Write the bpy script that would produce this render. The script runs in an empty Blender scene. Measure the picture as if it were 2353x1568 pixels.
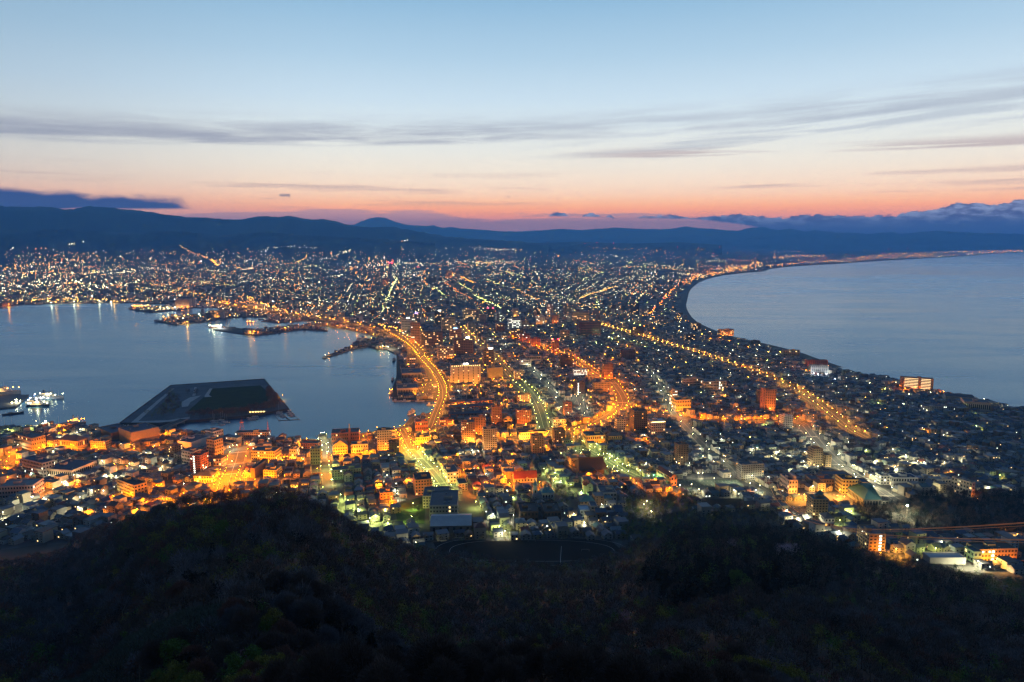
import bpy, bmesh, math, random
import numpy as np
from mathutils import Vector, Matrix, noise as mnoise
from mathutils.geometry import tessellate_polygon
R = math.radians
rng = random.Random(7)
sc = bpy.context.scene
COL = sc.collection

# ------------------------------------------------------------------ camera
CAMZ, PITCH, FPX = 334.0, R(8.48), 1569.0          # picture measured as 2353 x 1568
cd = bpy.data.cameras.new("camera"); cam = bpy.data.objects.new("camera", cd); COL.objects.link(cam)
cam.location = (0, 0, CAMZ); cam.rotation_euler = (R(90) - PITCH, 0, 0)
cd.sensor_width = 36; cd.lens = 36 * FPX / 2353; cd.clip_start = 1; cd.clip_end = 150000
HAZE, HTOP, HEND = 6.5e-5, 1090.0, 31000.0
sc.camera = cam
sc.view_settings.view_transform = 'Standard'; sc.view_settings.look = 'None'
sc.view_settings.exposure = 0; sc.view_settings.gamma = 1; sc.view_settings.use_curve_mapping = False
sc.cycles.max_bounces = 4; sc.cycles.diffuse_bounces = 2; sc.cycles.glossy_bounces = 2
sc.cycles.transmission_bounces = 1; sc.cycles.volume_bounces = 2; sc.cycles.transparent_max_bounces = 4
sc.cycles.sample_clamp_indirect = 6; sc.cycles.sample_clamp_direct = 70; sc.cycles.use_adaptive_sampling = False; sc.cycles.use_light_tree = True
sc.cycles.use_denoising = True; sc.cycles.filter_width = 1.35
try:
    sc.cycles.denoiser = 'OPENIMAGEDENOISE'; sc.cycles.denoising_input_passes = 'RGB_ALBEDO_NORMAL'
except Exception: pass

def lin(c):
    return tuple((x / 255 / 12.92) if x / 255 <= .04045 else ((x / 255 + .055) / 1.055) ** 2.4 for x in c)
def ray(u, v):
    x = (u - 1176.5) / FPX; yu = (784 - v) / FPX
    return (x, math.cos(PITCH) + yu * math.sin(PITCH), -math.sin(PITCH) + yu * math.cos(PITCH))
def azel(u, v):
    d = ray(u, v); return math.degrees(math.atan2(d[0], d[1])), math.degrees(math.atan2(d[2], math.hypot(d[0], d[1])))
def proj(x, y, z):
    z -= CAMZ; f = y * math.cos(PITCH) - z * math.sin(PITCH); up = y * math.sin(PITCH) + z * math.cos(PITCH)
    if f < 1: return (-9999, -9999)
    return (1176.5 + FPX * x / f, 784 - FPX * up / f)
def P0(u, v, z=2.6):                                   # pixel -> horizontal plane
    d = ray(u, v); t = (z - CAMZ) / min(d[2], -1e-4); return (d[0] * t, d[1] * t)

# ------------------------------------------------------------------ sky
class NG:
    """tiny helper to write node maths as expressions"""
    def __init__(s, nt): s.nt = nt
    def n(s, t, **k):
        nd = s.nt.nodes.new(t)
        for a, b in k.items(): setattr(nd, a, b)
        return nd
    def put(s, sock, v):
        if isinstance(v, (int, float, tuple, list)): sock.default_value = v
        else: s.nt.links.new(v, sock)
    def m(s, op, a, b=0.0, c=0.0):
        nd = s.n('ShaderNodeMath', operation=op)
        for i, v in enumerate((a, b, c)): s.put(nd.inputs[i], v)
        return nd.outputs[0]
    def sstep(s, x, lo, hi, tlo=0.0, thi=1.0, kind='SMOOTHSTEP'):
        nd = s.n('ShaderNodeMapRange', interpolation_type=kind)
        for i, v in enumerate((x, lo, hi, tlo, thi)): s.put(nd.inputs[i], v)
        return nd.outputs[0]
    def xyz(s, x, y, z):
        nd = s.n('ShaderNodeCombineXYZ')
        for i, v in enumerate((x, y, z)): s.put(nd.inputs[i], v)
        return nd.outputs[0]
    def noise(s, vec, scale, detail=4, rough=.55, dist=0.0):
        nd = s.n('ShaderNodeTexNoise'); s.put(nd.inputs['Vector'], vec)
        nd.inputs['Scale'].default_value = scale; nd.inputs['Detail'].default_value = detail
        nd.inputs['Roughness'].default_value = rough; nd.inputs['Distortion'].default_value = dist
        return nd.outputs['Fac']
    def ramp(s, fac, stops, interp='LINEAR'):
        nd = s.n('ShaderNodeValToRGB'); r = nd.color_ramp; r.interpolation = interp
        while len(r.elements) < len(stops): r.elements.new(0.5)
        for e, (p, c) in zip(r.elements, stops):
            e.position = p; e.color = (*c, 1) if len(c) == 3 else c
        s.put(nd.inputs[0], fac); return nd.outputs[0]
    def mix(s, f, a, b, mode='MIX'):
        nd = s.n('ShaderNodeMix', data_type='RGBA', blend_type=mode)
        s.put(nd.inputs['Factor'], f)
        for k, v in ((6, a), (7, b)): s.put(nd.inputs[k], (*v, 1) if isinstance(v, tuple) and len(v) == 3 else v)
        return nd.outputs[2]

SUN_EL, SUN_AZ = R(-1.5), R(14)
world = bpy.data.worlds.new("World"); sc.world = world; world.use_nodes = True
nt = world.node_tree; nt.nodes.clear(); g = NG(nt)
tc = g.n('ShaderNodeTexCoord'); sep = g.n('ShaderNodeSeparateXYZ'); nt.links.new(tc.outputs['Generated'], sep.inputs[0])
az = g.m('MULTIPLY', g.m('ARCTAN2', sep.outputs[0], sep.outputs[1]), 57.29578)
el = g.m('MULTIPLY', g.m('ARCSINE', sep.outputs[2]), 57.29578)
SKY = [(-3, (85, 90, 125)), (0.0, (110, 105, 145)), (1.2, (165, 120, 145)), (1.83, (214, 142, 136)), (2.4, (240, 162, 134)), (2.9, (247, 185, 150)), (3.65, (244, 206, 180)), (4.4, (242, 217, 196)), (5.5, (237, 226, 211)),
       (6.9, (229, 229, 222)), (9.1, (214, 227, 233)), (10.9, (200, 221, 235)), (14, (175, 206, 228)), (18, (144, 186, 217)), (25, (112, 165, 212)), (40, (84, 134, 194)), (60, (70, 116, 180)), (90, (62, 105, 172))]
def sky_at(e):
    for (e0, c0), (e1, c1) in zip(SKY, SKY[1:]):
        if e <= e1:
            k = (e - e0) / (e1 - e0); return [a + (b - a) * k for a, b in zip(lin(c0), lin(c1))]
def clear(e, c):                                       # what lies beyond the air to look like c through it
    L = min(HEND, (HTOP - CAMZ) / max(1e-3, math.sin(R(e)))); T = math.exp(-HAZE * L)
    return tuple(max(0, (x - h * (1 - T)) / T) for x, h in zip(c, (.036, .10, .235)))
EL = [-3, 0, .7, 1.2, 1.5, 1.83, 2.1, 2.4, 2.9, 3.3, 3.65, 4.4, 5.5, 6.9, 9.1, 10.9, 14, 18, 25, 40, 60, 90]
base = g.ramp(g.sstep(el, -3, 90, kind='LINEAR'), [((e + 3) / 93, clear(max(e, .6), sky_at(e))) for e in EL])
CL = lambda c, e: clear(e, lin(c))
# darker and bluer to the left, and night sky behind the lookout
leftness = g.sstep(az, -12, -42)
base = g.mix(g.m('MULTIPLY', leftness, .32), base, (0.10, 0.22, 0.36))
base = g.mix(g.m('MULTIPLY', g.m('MULTIPLY', g.sstep(az, -4, -34), g.sstep(el, 4.6, 2.0)), .5), base, CL((206, 172, 168), 2.6))
noz = NG(nt)
nish = g.n('ShaderNodeTexSky', sky_type='NISHITA', sun_disc=False, sun_elevation=SUN_EL, sun_rotation=SUN_AZ)
nish.air_density = 1.0; nish.dust_density = 1.5
base = g.mix(0.03, base, nish.outputs[0], 'ADD')
front = g.sstep(sep.outputs[1], -0.3, 0.6, 0.35, 1.0)
# long-exposure high streaks: a long soft layer with a sharp lower edge, and wisps climbing to the right
ca = g.m('SUBTRACT', el, g.m('ADD', 6.8, g.m('MULTIPLY', g.m('ADD', az, 37.0), .036)))
na = g.noise(g.xyz(g.m('MULTIPLY', az, .05), g.m('MULTIPLY', ca, 1.1), .3), 1.0, 6, .58, .6)
na2 = g.noise(g.xyz(g.m('MULTIPLY', az, .16), g.m('MULTIPLY', ca, 1.6), 3.3), 1.0, 5, .55, .4)
ea = g.m('MULTIPLY', g.sstep(ca, -.55, -.1), g.sstep(ca, 2.4, .2))
ma = g.m('MULTIPLY', ea, g.sstep(g.m('ADD', g.m('MULTIPLY', na, .6), g.m('MULTIPLY', na2, .4)), .36, .62))
ma = g.m('MULTIPLY', ma, g.sstep(az, 14, -14, .55, 1.0))
cb = g.m('SUBTRACT', el, g.m('MULTIPLY', g.m('SUBTRACT', az, 8.0), .06))
nb = g.noise(g.xyz(g.m('MULTIPLY', az, .075), g.m('MULTIPLY', cb, 1.5), 6.1), 1.0, 6, .56, .5)
eb = g.m('MULTIPLY', g.m('MULTIPLY', g.sstep(cb, 5.6, 6.6), g.sstep(cb, 9.2, 7.4)), g.sstep(az, -2, 14))
mb_ = g.m('MULTIPLY', eb, g.sstep(nb, .44, .66))
cc = g.m('SUBTRACT', el, g.m('SUBTRACT', 6.75, g.m('MULTIPLY', az, .012)))
nc_ = g.noise(g.xyz(g.m('MULTIPLY', az, .07), g.m('MULTIPLY', cc, 2.2), 8.8), 1.0, 5, .55, .3)
mc = g.m('MULTIPLY', g.m('MULTIPLY', g.sstep(cc, -.3, -.05), g.sstep(cc, .8, .05)), g.m('MULTIPLY', g.sstep(nc_, .42, .62), g.sstep(az, 2, 12)))
base = g.mix(g.m('MULTIPLY', ma, .82), base, CL((142, 150, 172), 7.5))
base = g.mix(g.m('MULTIPLY', mb_, .5), base, CL((160, 172, 190), 8.5))
base = g.mix(g.m('MULTIPLY', mc, .62), base, CL((170, 150, 158), 6.6))
# thin warm wisps low down
pv3 = g.xyz(g.m('MULTIPLY', az, 0.06), g.m('MULTIPLY', el, 1.6), 4.3)
w3 = g.m('MULTIPLY', g.sstep(g.noise(pv3, 1.0, 5, .5), .56, .7), g.m('MULTIPLY', g.sstep(el, 2.4, 3.2), g.sstep(el, 5.8, 4.2)))
base = g.mix(g.m('MULTIPLY', w3, .45), base, CL((165, 140, 150), 4))
# lilac bank on the horizon
bn = g.noise(g.xyz(g.m('MULTIPLY', az, .16), g.m('MULTIPLY', el, 2.6), 9.1), 1.0, 5, .5)
btop = g.ramp(g.sstep(az, -40, 40, kind='LINEAR'), [(p, (h, h, h)) for p, h in
      ((0, .0), (.16, .17), (.22, .215), (.30, .24), (.42, .235), (.455, .17), (.48, .15), (.51, .19), (.64, .205), (.72, .15), (.8, .0))])
bk = g.sstep(g.m('SUBTRACT', g.m('ADD', g.m('MULTIPLY', btop, 10.0), g.m('MULTIPLY', g.m('SUBTRACT', bn, .5), 1.5)), el), -.12, .18)
base = g.mix(g.m('MULTIPLY', bk, .8), base, CL((150, 128, 150), 1.8))
# small dark puffs, the blue stratus at left, the cumulus bank at right
pf = g.noise(g.xyz(g.m('MULTIPLY', az, .55), g.m('MULTIPLY', el, 1.9), 2.7), 1.0, 4, .5)
pfm = g.m('MULTIPLY', g.sstep(pf, .69, .76), g.m('MULTIPLY', g.sstep(el, 2.2, 2.6), g.sstep(el, 4.2, 3.3)))
base = g.mix(g.m('MULTIPLY', pfm, .75), base, CL((98, 100, 132), 3))
def contour(pts, lo=-45, hi=45, scale=10.0):
    out = []
    for u, v in pts:
        a, e = azel(u, v); out.append((min(1, max(0, (a - lo) / (hi - lo))), (e / scale,) * 3))
    return g.m('MULTIPLY', g.ramp(g.sstep(az, lo, hi, kind='LINEAR'), out), scale)
ltop = contour([(-300, 425), (0, 433), (120, 438), (220, 447), (300, 450), (345, 447), (390, 452), (440, 474), (470, 490)])
lbot = contour([(-300, 500), (0, 490), (180, 479), (300, 481), (440, 480), (470, 488)])
ln = g.m('MULTIPLY', g.m('SUBTRACT', g.noise(g.xyz(g.m('MULTIPLY', az, .30), g.m('MULTIPLY', el, .9), 1.2), 1.0, 5, .55), .5), 1.5)
lm = g.m('MULTIPLY', g.sstep(g.m('SUBTRACT', g.m('ADD', ltop, ln), el), -.25, .35), g.sstep(g.m('SUBTRACT', el, lbot), -.12, .12))
lm = g.m('MULTIPLY', lm, g.sstep(az, -23.5, -26))
base = g.mix(g.m('MULTIPLY', lm, .96), base, CL((34, 82, 138), 3.5))
rtop = contour([(1240, 520), (1262, 494), (1280, 488), (1300, 492), (1318, 510), (1350, 487), (1380, 496), (1405, 494), (1425, 515), (1440, 515), (1460, 500), (1500, 496), (1560, 496), (1590, 502), (1630, 497), (1700, 492), (1760, 498), (1800, 499), (1880, 492), (1930, 497),
                (2050, 494), (2100, 487), (2165, 477), (2210, 466), (2250, 464), (2290, 471), (2353, 456), (2500, 445)])
rbot = contour([(1240, 490), (1262, 497), (1320, 498), (1400, 500), (1410, 503), (1470, 501), (1600, 504), (1700, 515), (1800, 535), (1850, 560), (2353, 570)])
cn = g.noise(g.xyz(g.m('MULTIPLY', az, 1.25), g.m('MULTIPLY', el, 2.2), 5.0), 1.0, 6, .62)
edge = g.m('ADD', g.m('SUBTRACT', rtop, el), g.m('MULTIPLY', g.m('SUBTRACT', cn, .5), .95))
rm = g.m('MULTIPLY', g.sstep(edge, -.03, .07), g.sstep(g.m('SUBTRACT', el, rbot), -.10, .10))
cn2 = g.noise(g.xyz(g.m('MULTIPLY', az, 1.0), g.m('MULTIPLY', el, 2.6), 5.7), 1.0, 6, .6)
ccol = g.mix(g.sstep(cn2, .40, .64), CL((62, 94, 140), 2), CL((120, 144, 182), 2))
ccol = g.mix(g.sstep(el, 2.0, .6), ccol, CL((50, 88, 138), 1))
base = g.mix(g.m('MULTIPLY', rm, .95), base, ccol)
col = g.mix(1.0, base, g.xyz(front, front, front), 'MULTIPLY')
bg = g.n('ShaderNodeBackground'); nt.links.new(col, bg.inputs[0]); bg.inputs[1].default_value = 1.0
nt.links.new(bg.outputs[0], g.n('ShaderNodeOutputWorld').inputs[0])
# the last of the glow below the horizon: one very weak, very soft warm sun
sl = bpy.data.lights.new("sun", 'SUN'); sl.energy = 0.03; sl.angle = R(25); sl.color = (1, .62, .5)
so = bpy.data.objects.new("sun", sl); COL.objects.link(so); so.rotation_euler = (R(86), 0, R(180) - SUN_AZ); so.location = (0, 0, 3000)

# ------------------------------------------------------------------ materials
MATS = {}
def pm(name, rgb, rough=.85, var=.25, scale=.15, spec=.3, attr=False, metal=0.0, vec=None):
    """procedural principled material with two scales of weathering"""
    if name in MATS: return MATS[name]
    m = bpy.data.materials.new(name); m.use_nodes = True; t = m.node_tree; b = t.nodes['Principled BSDF']; q = NG(t)
    geo = q.n('ShaderNodeNewGeometry')
    n1 = q.noise(geo.outputs['Position'], scale, 5, .6); n2 = q.noise(geo.outputs['Position'], scale * 9, 3, .6)
    f = q.m('ADD', q.m('MULTIPLY', n1, .65), q.m('MULTIPLY', n2, .35))
    k = q.sstep(f, .3, .7, 1 - var, 1 + var, 'LINEAR')
    if attr:
        a = q.n('ShaderNodeAttribute', attribute_name='Col'); src = a.outputs['Color']
    else:
        src = (*rgb, 1)
    c = q.mix(1.0, src, q.xyz(k, k, k), 'MULTIPLY')
    t.links.new(c, b.inputs['Base Color'])
    b.inputs['Roughness'].default_value = rough; b.inputs['Specular IOR Level'].default_value = spec; b.inputs['Metallic'].default_value = metal
    MATS[name] = m; return m
def em(name, rgb, s, sample='AUTO'):
    if name in MATS: return MATS[name]
    m = bpy.data.materials.new(name); m.use_nodes = True; t = m.node_tree; t.nodes.clear()
    e = t.nodes.new('ShaderNodeEmission'); e.inputs[0].default_value = (*rgb, 1); e.inputs[1].default_value = s
    o = t.nodes.new('ShaderNodeOutputMaterial'); t.links.new(e.outputs[0], o.inputs[0])
    m.cycles.emission_sampling = sample
    MATS[name] = m; return m

# ------------------------------------------------------------------ mesh builder
class MB:
    def __init__(s): s.v = []; s.f = []; s.m = []; s.c = []; s.mats = []
    def mi(s, mat):
        if mat not in s.mats: s.mats.append(mat)
        return s.mats.index(mat)
    def add(s, vs, fs, mat, col=None):
        o = len(s.v); k = s.mi(mat); s.v.extend(vs)
        for f in fs: s.f.append(tuple(i + o for i in f)); s.m.append(k); s.c.append(col or (1, 1, 1))
    def box(s, x, y, z, w, d, h, mat, rot=0.0, top=None, col=None, tcol=None, bottom=False):
        c, n = math.cos(rot), math.sin(rot); vs = []
        for zz in (z, z + h):
            for a, b in ((-w / 2, -d / 2), (w / 2, -d / 2), (w / 2, d / 2), (-w / 2, d / 2)):
                vs.append((x + a * c - b * n, y + a * n + b * c, zz))
        s.add(vs, [(0, 1, 5, 4), (1, 2, 6, 5), (2, 3, 7, 6), (3, 0, 4, 7)], mat, col)
        s.add(vs[4:], [(0, 1, 2, 3)], top or mat, tcol or col)
        if bottom: s.add(vs[:4], [(3, 2, 1, 0)], mat, col)
    def gable(s, x, y, z, w, d, rise, mat, wall, rot=0.0, over=.5, col=None, wcol=None, hip=0.0):
        """ridge along local x; hip = how far the ridge ends pull in; roof has eaves and thickness"""
        c, n = math.cos(rot), math.sin(rot)
        def T(a, b, zz): return (x + a * c - b * n, y + a * n + b * c, z + zz)
        W, D = w / 2 + over, d / 2 + over; dz = -over * rise / (d / 2) * .6; hx = W - hip
        vs = [T(-W, -D, dz), T(W, -D, dz), T(W, D, dz), T(-W, D, dz), T(-hx, 0, rise), T(hx, 0, rise)]
        s.add(vs, [(0, 1, 5, 4), (2, 3, 4, 5)], mat, col)
        if hip > 0: s.add(vs, [(1, 2, 5), (3, 0, 4)], mat, col)
        else: s.add([T(-w / 2, -d / 2, 0), T(-w / 2, d / 2, 0), T(-w / 2, 0, rise * .97), T(w / 2, -d / 2, 0), T(w / 2, d / 2, 0), T(w / 2, 0, rise * .97)], [(1, 0, 2), (3, 4, 5)], wall, wcol)
        s.add(vs[:4], [(3, 2, 1, 0)], wall, wcol)
    def cyl(s, x, y, z, r, h, mat, n=8, r2=None, cap=None, col=None):
        r2 = r if r2 is None else r2; vs = []
        for zz, rr in ((z, r), (z + h, r2)):
            for i in range(n): a = 2 * math.pi * i / n; vs.append((x + rr * math.cos(a), y + rr * math.sin(a), zz))
        s.add(vs, [(i, (i + 1) % n, n + (i + 1) % n, n + i) for i in range(n)], mat, col)
        if r2 > .01: s.add(vs[n:], [tuple(range(n))], cap or mat, col)
    def tube(s, p, q, r, mat, n=4, r2=None, col=None):
        p, q = Vector(p), Vector(q); d = q - p
        if d.length < 1e-6: return
        d.normalize(); a = d.orthogonal().normalized(); b = d.cross(a); vs = []; r2 = r if r2 is None else r2
        for o, rr in ((p, r), (q, r2)):
            for i in range(n):
                t = 2 * math.pi * i / n; vs.append(tuple(o + a * rr * math.cos(t) + b * rr * math.sin(t)))
        s.add(vs, [(i, (i + 1) % n, n + (i + 1) % n, n + i) for i in range(n)], mat, col)
    def mesh(s, name):
        me = bpy.data.meshes.new(name); me.from_pydata(s.v, [], s.f)
        for m in s.mats: me.materials.append(m)
        me.polygons.foreach_set('material_index', s.m)
        if any(c != (1, 1, 1) for c in s.c):
            at = me.attributes.new('Col', 'FLOAT_COLOR', 'FACE')
            at.data.foreach_set('color', np.array([(*c, 1) for c in s.c], dtype=np.float32).ravel())
        me.update(); return me
    def build(s, name, parent=None, loc=None, rz=0.0): return ob(name, s.mesh(name), parent, loc, rz)
def ob(name, data, parent=None, loc=None, rz=0.0):
    o = bpy.data.objects.new(name, data); COL.objects.link(o)
    if parent: o.parent = parent
    if loc: o.location = loc
    if rz: o.rotation_euler = (0, 0, rz)
    return o
USED = {}
def tag(o, label=None, cat=None, group=None, kind=None):
    if label:
        o['label'] = label; USED[label.lower()] = USED.get(label.lower(), 0) + 1
    if cat: o['category'] = cat
    if group: o['group'] = group
    if kind: o['kind'] = kind
    return o
def empty(name, loc=(0, 0, 0), rz=0.0): return ob(name, None, None, loc, rz)

# ------------------------------------------------------------------ land shape
def interp(xs, ys, x): return float(np.interp(x, xs, ys))
def smooth(t): t = min(1, max(0, t)); return t * t * (3 - 2 * t)
def Htown(x, y):
    r = math.hypot(x, y); return 2.6 + max(0.0, 1075 - r) * .085
# where the wooded slope ends: (u, v, spur radius or 0)
SIL = [(-500, 1330, 0), (-300, 1300, 0), (0, 1262, 0), (150, 1248, 0), (270, 1215, 560), (400, 1168, 470), (540, 1146, 430), (680, 1148, 430), (750, 1182, 460), (810, 1215, 500), (880, 1246, 545),
       (1000, 1278, 0), (1150, 1298, 0), (1290, 1312, 0), (1400, 1288, 0), (1490, 1240, 0), (1600, 1222, 0), (1740, 1210, 0), (1850, 1228, 0), (1950, 1266, 0), (2100, 1300, 0), (2353, 1326, 0), (2700, 1350, 0), (3200, 1380, 0)]
_A, _R0, _Z0 = [], [], []
for u, v, spur in SIL:
    d = ray(u, v); hl = math.hypot(d[0], d[1]); a = math.atan2(d[0], d[1])
    if spur: r0 = spur; z0 = CAMZ + d[2] / hl * r0
    else:
        r0 = 300.0
        while CAMZ + d[2] / hl * r0 > 2.6 + max(0, 1075 - r0) * .085: r0 += 1
        z0 = CAMZ + d[2] / hl * r0
    _A.append(a); _R0.append(r0); _Z0.append(z0)
def Hmtn(x, y):
    r = math.hypot(x, y); a = math.atan2(x, y)
    r0, z0 = interp(_A, _R0, a), interp(_A, _Z0, a)
    if r <= 50: z = 331 - 31 * (r / 50)
    elif r <= r0: z = 300 + (z0 - 300) * ((r - 50) / (r0 - 50)) ** .75
    else: z = z0 - .8 * (r - r0)
    k = smooth((r - 40) / 60) * smooth((r0 - r) / 80)
    z += k * (5.5 * mnoise.noise((x * .012, y * .012, 3.1)) + 2.5 * mnoise.noise((x * .035, y * .035, 7.7)))
    hx, hy = -88, 128                                  # pale bamboo-grass knoll
    z += 9 * math.exp(-(((x - hx) / 38) ** 2 + ((y - hy) / 16) ** 2))
    return z
def H(x, y): return max(Htown(x, y), Hmtn(x, y))
def on_hill(x, y, pad=0.0): return math.hypot(x, y) < 1100 and Hmtn(x, y) > Htown(x, y) - pad
def GP(u, v):                                          # pixel -> ground point
    d = ray(u, v); hl = math.hypot(d[0], d[1]); lo = 40.0
    x, y = P0(u, v); rmax = math.hypot(x, y)
    if rmax > 1150: return (x, y, 2.6)
    f = lambda r: CAMZ + d[2] / hl * r - H(d[0] / hl * r, d[1] / hl * r)
    r = rmax                                           # march outwards
    s = 40.0
    while s < rmax + 5:
        if f(s) < 0: break
        s += 6
    lo, hi = s - 6, s
    for _ in range(14):
        mid = (lo + hi) / 2
        if f(mid) < 0: hi = mid
        else: lo = mid
    r = hi; x, y = d[0] / hl * r, d[1] / hl * r
    return (x, y, H(x, y))
def GT(u, v, dz=0.0):                                  # pixel -> town surface plus dz (ignores the wooded slope)
    d = ray(u, v); hl = math.hypot(d[0], d[1]); x, y = P0(u, v, 2.6 + dz); r = math.hypot(x, y)
    if r > 1075: return (x, y, 2.6 + dz)
    k = -d[2] / hl; r = (CAMZ - 2.6 - dz - 1075 * .085) / (k - .085)
    x, y = d[0] / hl * r, d[1] / hl * r
    return (x, y, Htown(x, y) + dz)

COAST_W = [(-700, 714), (-300, 709), (0, 705), (60, 700), (140, 697), (247, 696), (300, 695), (365, 698), (440, 700),
  (400, 703), (310, 706), (298, 711), (352, 718), (412, 712), (447, 707), (480, 706), (500, 707), (508, 713), (480, 717), (467, 720), (420, 727), (376, 735), (357, 739), (407, 746), (478, 739), (519, 731), (560, 728), (632, 729), (600, 738), (640, 741), (723, 735),
  (739, 743), (679, 750), (587, 759), (514, 750), (489, 754), (489, 757), (540, 765), (584, 771), (632, 765), (698, 756), (753, 761), (753, 758), (705, 752), (750, 748), (794, 755), (849, 767), (875, 776),
  (845, 781), (808, 794), (740, 821), (744, 824), (810, 802), (846, 796), (871, 804), (890, 802), (901, 803), (911, 815), (911, 864), (901, 893), (901, 919), (960, 920), (1011, 918), (1008, 926), (999, 944), (975, 952), (959, 955), (946, 962), (932, 984),
  (904, 989), (825, 998), (742, 1009), (620, 1008), (533, 1004), (470, 995), (400, 985), (340, 990), (327, 985), (220, 985), (192, 977), (186, 972), (120, 975), (69, 982), (0, 986), (-300, 990)]
COAST_E = [(2900, 1085), (2600, 1000), (2353, 940), (2200, 910), (2140, 893), (2040, 870), (1960, 856), (1905, 845), (1850, 826), (1810, 810), (1750, 795), (1700, 783), (1650, 772), (1600, 752), (1572, 735), (1560, 715), (1558, 700), (1563, 688),
  (1568, 672), (1577, 660), (1600, 645), (1640, 634), (1700, 626.5), (1750, 623), (1757, 618), (1800, 613), (1900, 607), (2050, 598), (2160, 592), (2240, 587), (2265, 584), (2353, 579), (2600, 576), (3300, 573)]
LAND = [P0(*p) for p in COAST_W] + [(-1500, 400), (-1500, -900), (1500, -900), (1500, 300)] + [P0(*p) for p in COAST_E] + [(40000, 30000), (-40000, 30000), (-40000, 9000)]
PIER_L = [P0(*p) for p in [(-120, 905), (0, 907), (66, 907), (38, 934), (-20, 940), (-150, 945)]]
ISLE = [P0(*p) for p in [(275, 974), (392, 887), (607, 872), (664, 941), (632, 946), (560, 958), (440, 968), (363, 974)]]
def inpoly(x, y, poly):
    c = False; j = len(poly) - 1
    for i in range(len(poly)):
        xi, yi = poly[i]; xj, yj = poly[j]
        if (yi > y) != (yj > y) and x < (xj - xi) * (y - yi) / (yj - yi) + xi: c = not c
        j = i
    return c
def slab(mb, poly, z, mat, skirt=None, down=3.5):
    vs = [Vector((x, y, 0)) for x, y in poly]; tris = tessellate_polygon([vs])
    V = [(x, y, z) for x, y in poly]; out = []
    for a, b, c in tris:
        A, B, C = V[a], V[b], V[c]
        cr = (B[0] - A[0]) * (C[1] - A[1]) - (B[1] - A[1]) * (C[0] - A[0]); out.append((a, b, c) if cr > 0 else (a, c, b))
    mb.add(V, out, mat)
    if skirt:
        n = len(poly)
        for i in range(n):
            a, b = poly[i], poly[(i + 1) % n]
            mb.add([(a[0], a[1], z), (b[0], b[1], z), (b[0], b[1], z - down), (a[0], a[1], z - down)], [(0, 1, 2, 3)], skirt)

M_soil = pm('town_ground', (.055, .055, .055), .9, .35, .03, .08)
M_conc = pm('concrete', (.16, .16, .155), .85, .25, .05)
M_quay = pm('quay_concrete', (.12, .115, .11), .85, .3, .05)
mb = MB(); slab(mb, LAND, 2.6, M_soil, M_quay); tag(mb.build('ground'), kind='structure')
mb = MB(); slab(mb, PIER_L, 2.5, M_quay, M_quay); tag(mb.build('pier'), kind='structure')

# wooded slope and the sloping part of the town
mb = MB()
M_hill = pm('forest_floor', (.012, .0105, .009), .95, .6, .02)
AZN = 260; rs = [3.0]
while rs[-1] < 1100: rs.append(rs[-1] + max(3.0, rs[-1] * .022))
V = []; keep = []
for r in rs:
    for j in range(AZN):
        a = -R(85) + j * R(170) / (AZN - 1); x, y = r * math.sin(a), r * math.cos(a); z = H(x, y)
        V.append((x, y, z + .02 if z > 2.62 else 2.2)); keep.append(z > 2.62)
Fh, Ft = [], []
for i in range(len(rs) - 1):
    for j in range(AZN - 1):
        q = (i * AZN + j, i * AZN + j + 1, (i + 1) * AZN + j + 1, (i + 1) * AZN + j)
        if any(keep[k] for k in q):
            cx = sum(V[k][0] for k in q) / 4; cy = sum(V[k][1] for k in q) / 4
            (Fh if on_hill(cx, cy, -.3) else Ft).append(q[::-1])
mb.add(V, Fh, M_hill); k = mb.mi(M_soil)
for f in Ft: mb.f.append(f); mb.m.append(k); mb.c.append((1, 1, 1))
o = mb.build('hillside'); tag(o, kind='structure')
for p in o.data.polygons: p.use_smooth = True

# ------------------------------------------------------------------ water
m = bpy.data.materials.new('sea_water'); m.use_nodes = True; t = m.node_tree; b = t.nodes['Principled BSDF']; q = NG(t)
geo = q.n('ShaderNodeNewGeometry'); mp = q.n('ShaderNodeMapping'); t.links.new(geo.outputs['Position'], mp.inputs['Vector'])
mp.inputs['Rotation'].default_value = (0, 0, R(35)); mp.inputs['Scale'].default_value = (.0011, .0058, 1)
s1 = q.noise(mp.outputs[0], 1.0, 7, .6, 1.2)
mp2 = q.n('ShaderNodeMapping'); t.links.new(geo.outputs['Position'], mp2.inputs['Vector']); mp2.inputs['Scale'].default_value = (.00022, .0006, 1); mp2.inputs['Rotation'].default_value = (0, 0, R(-20))
s2 = q.noise(mp2.outputs[0], 1.0, 5, .55, .8)
f = q.m('ADD', q.m('MULTIPLY', s1, .6), q.m('MULTIPLY', s2, .4))
t.nodes.remove(b); rough = q.sstep(f, .40, .60, .15, .29, 'LINEAR')
df = q.n('ShaderNodeBsdfDiffuse'); df.inputs[0].default_value = (.012, .07, .14, 1)
gl = q.n('ShaderNodeBsdfGlossy'); gl.inputs[0].default_value = (.73, .90, .97, 1); t.links.new(rough, gl.inputs['Roughness'])
fr = q.n('ShaderNodeFresnel'); fr.inputs[0].default_value = 1.5; mx = q.n('ShaderNodeMixShader')
t.links.new(fr.outputs[0], mx.inputs[0]); t.links.new(df.outputs[0], mx.inputs[1]); t.links.new(gl.outputs[0], mx.inputs[2])
t.links.new(mx.outputs[0], t.nodes['Material Output'].inputs[0])
MATS['water'] = m
mb = MB(); mb.add([(-40000, -900, 0), (40000, -900, 0), (40000, 30500, 0), (-40000, 30500, 0)], [(0, 1, 2, 3)], m)
tag(mb.build('sea_water'), kind='structure')

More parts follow.
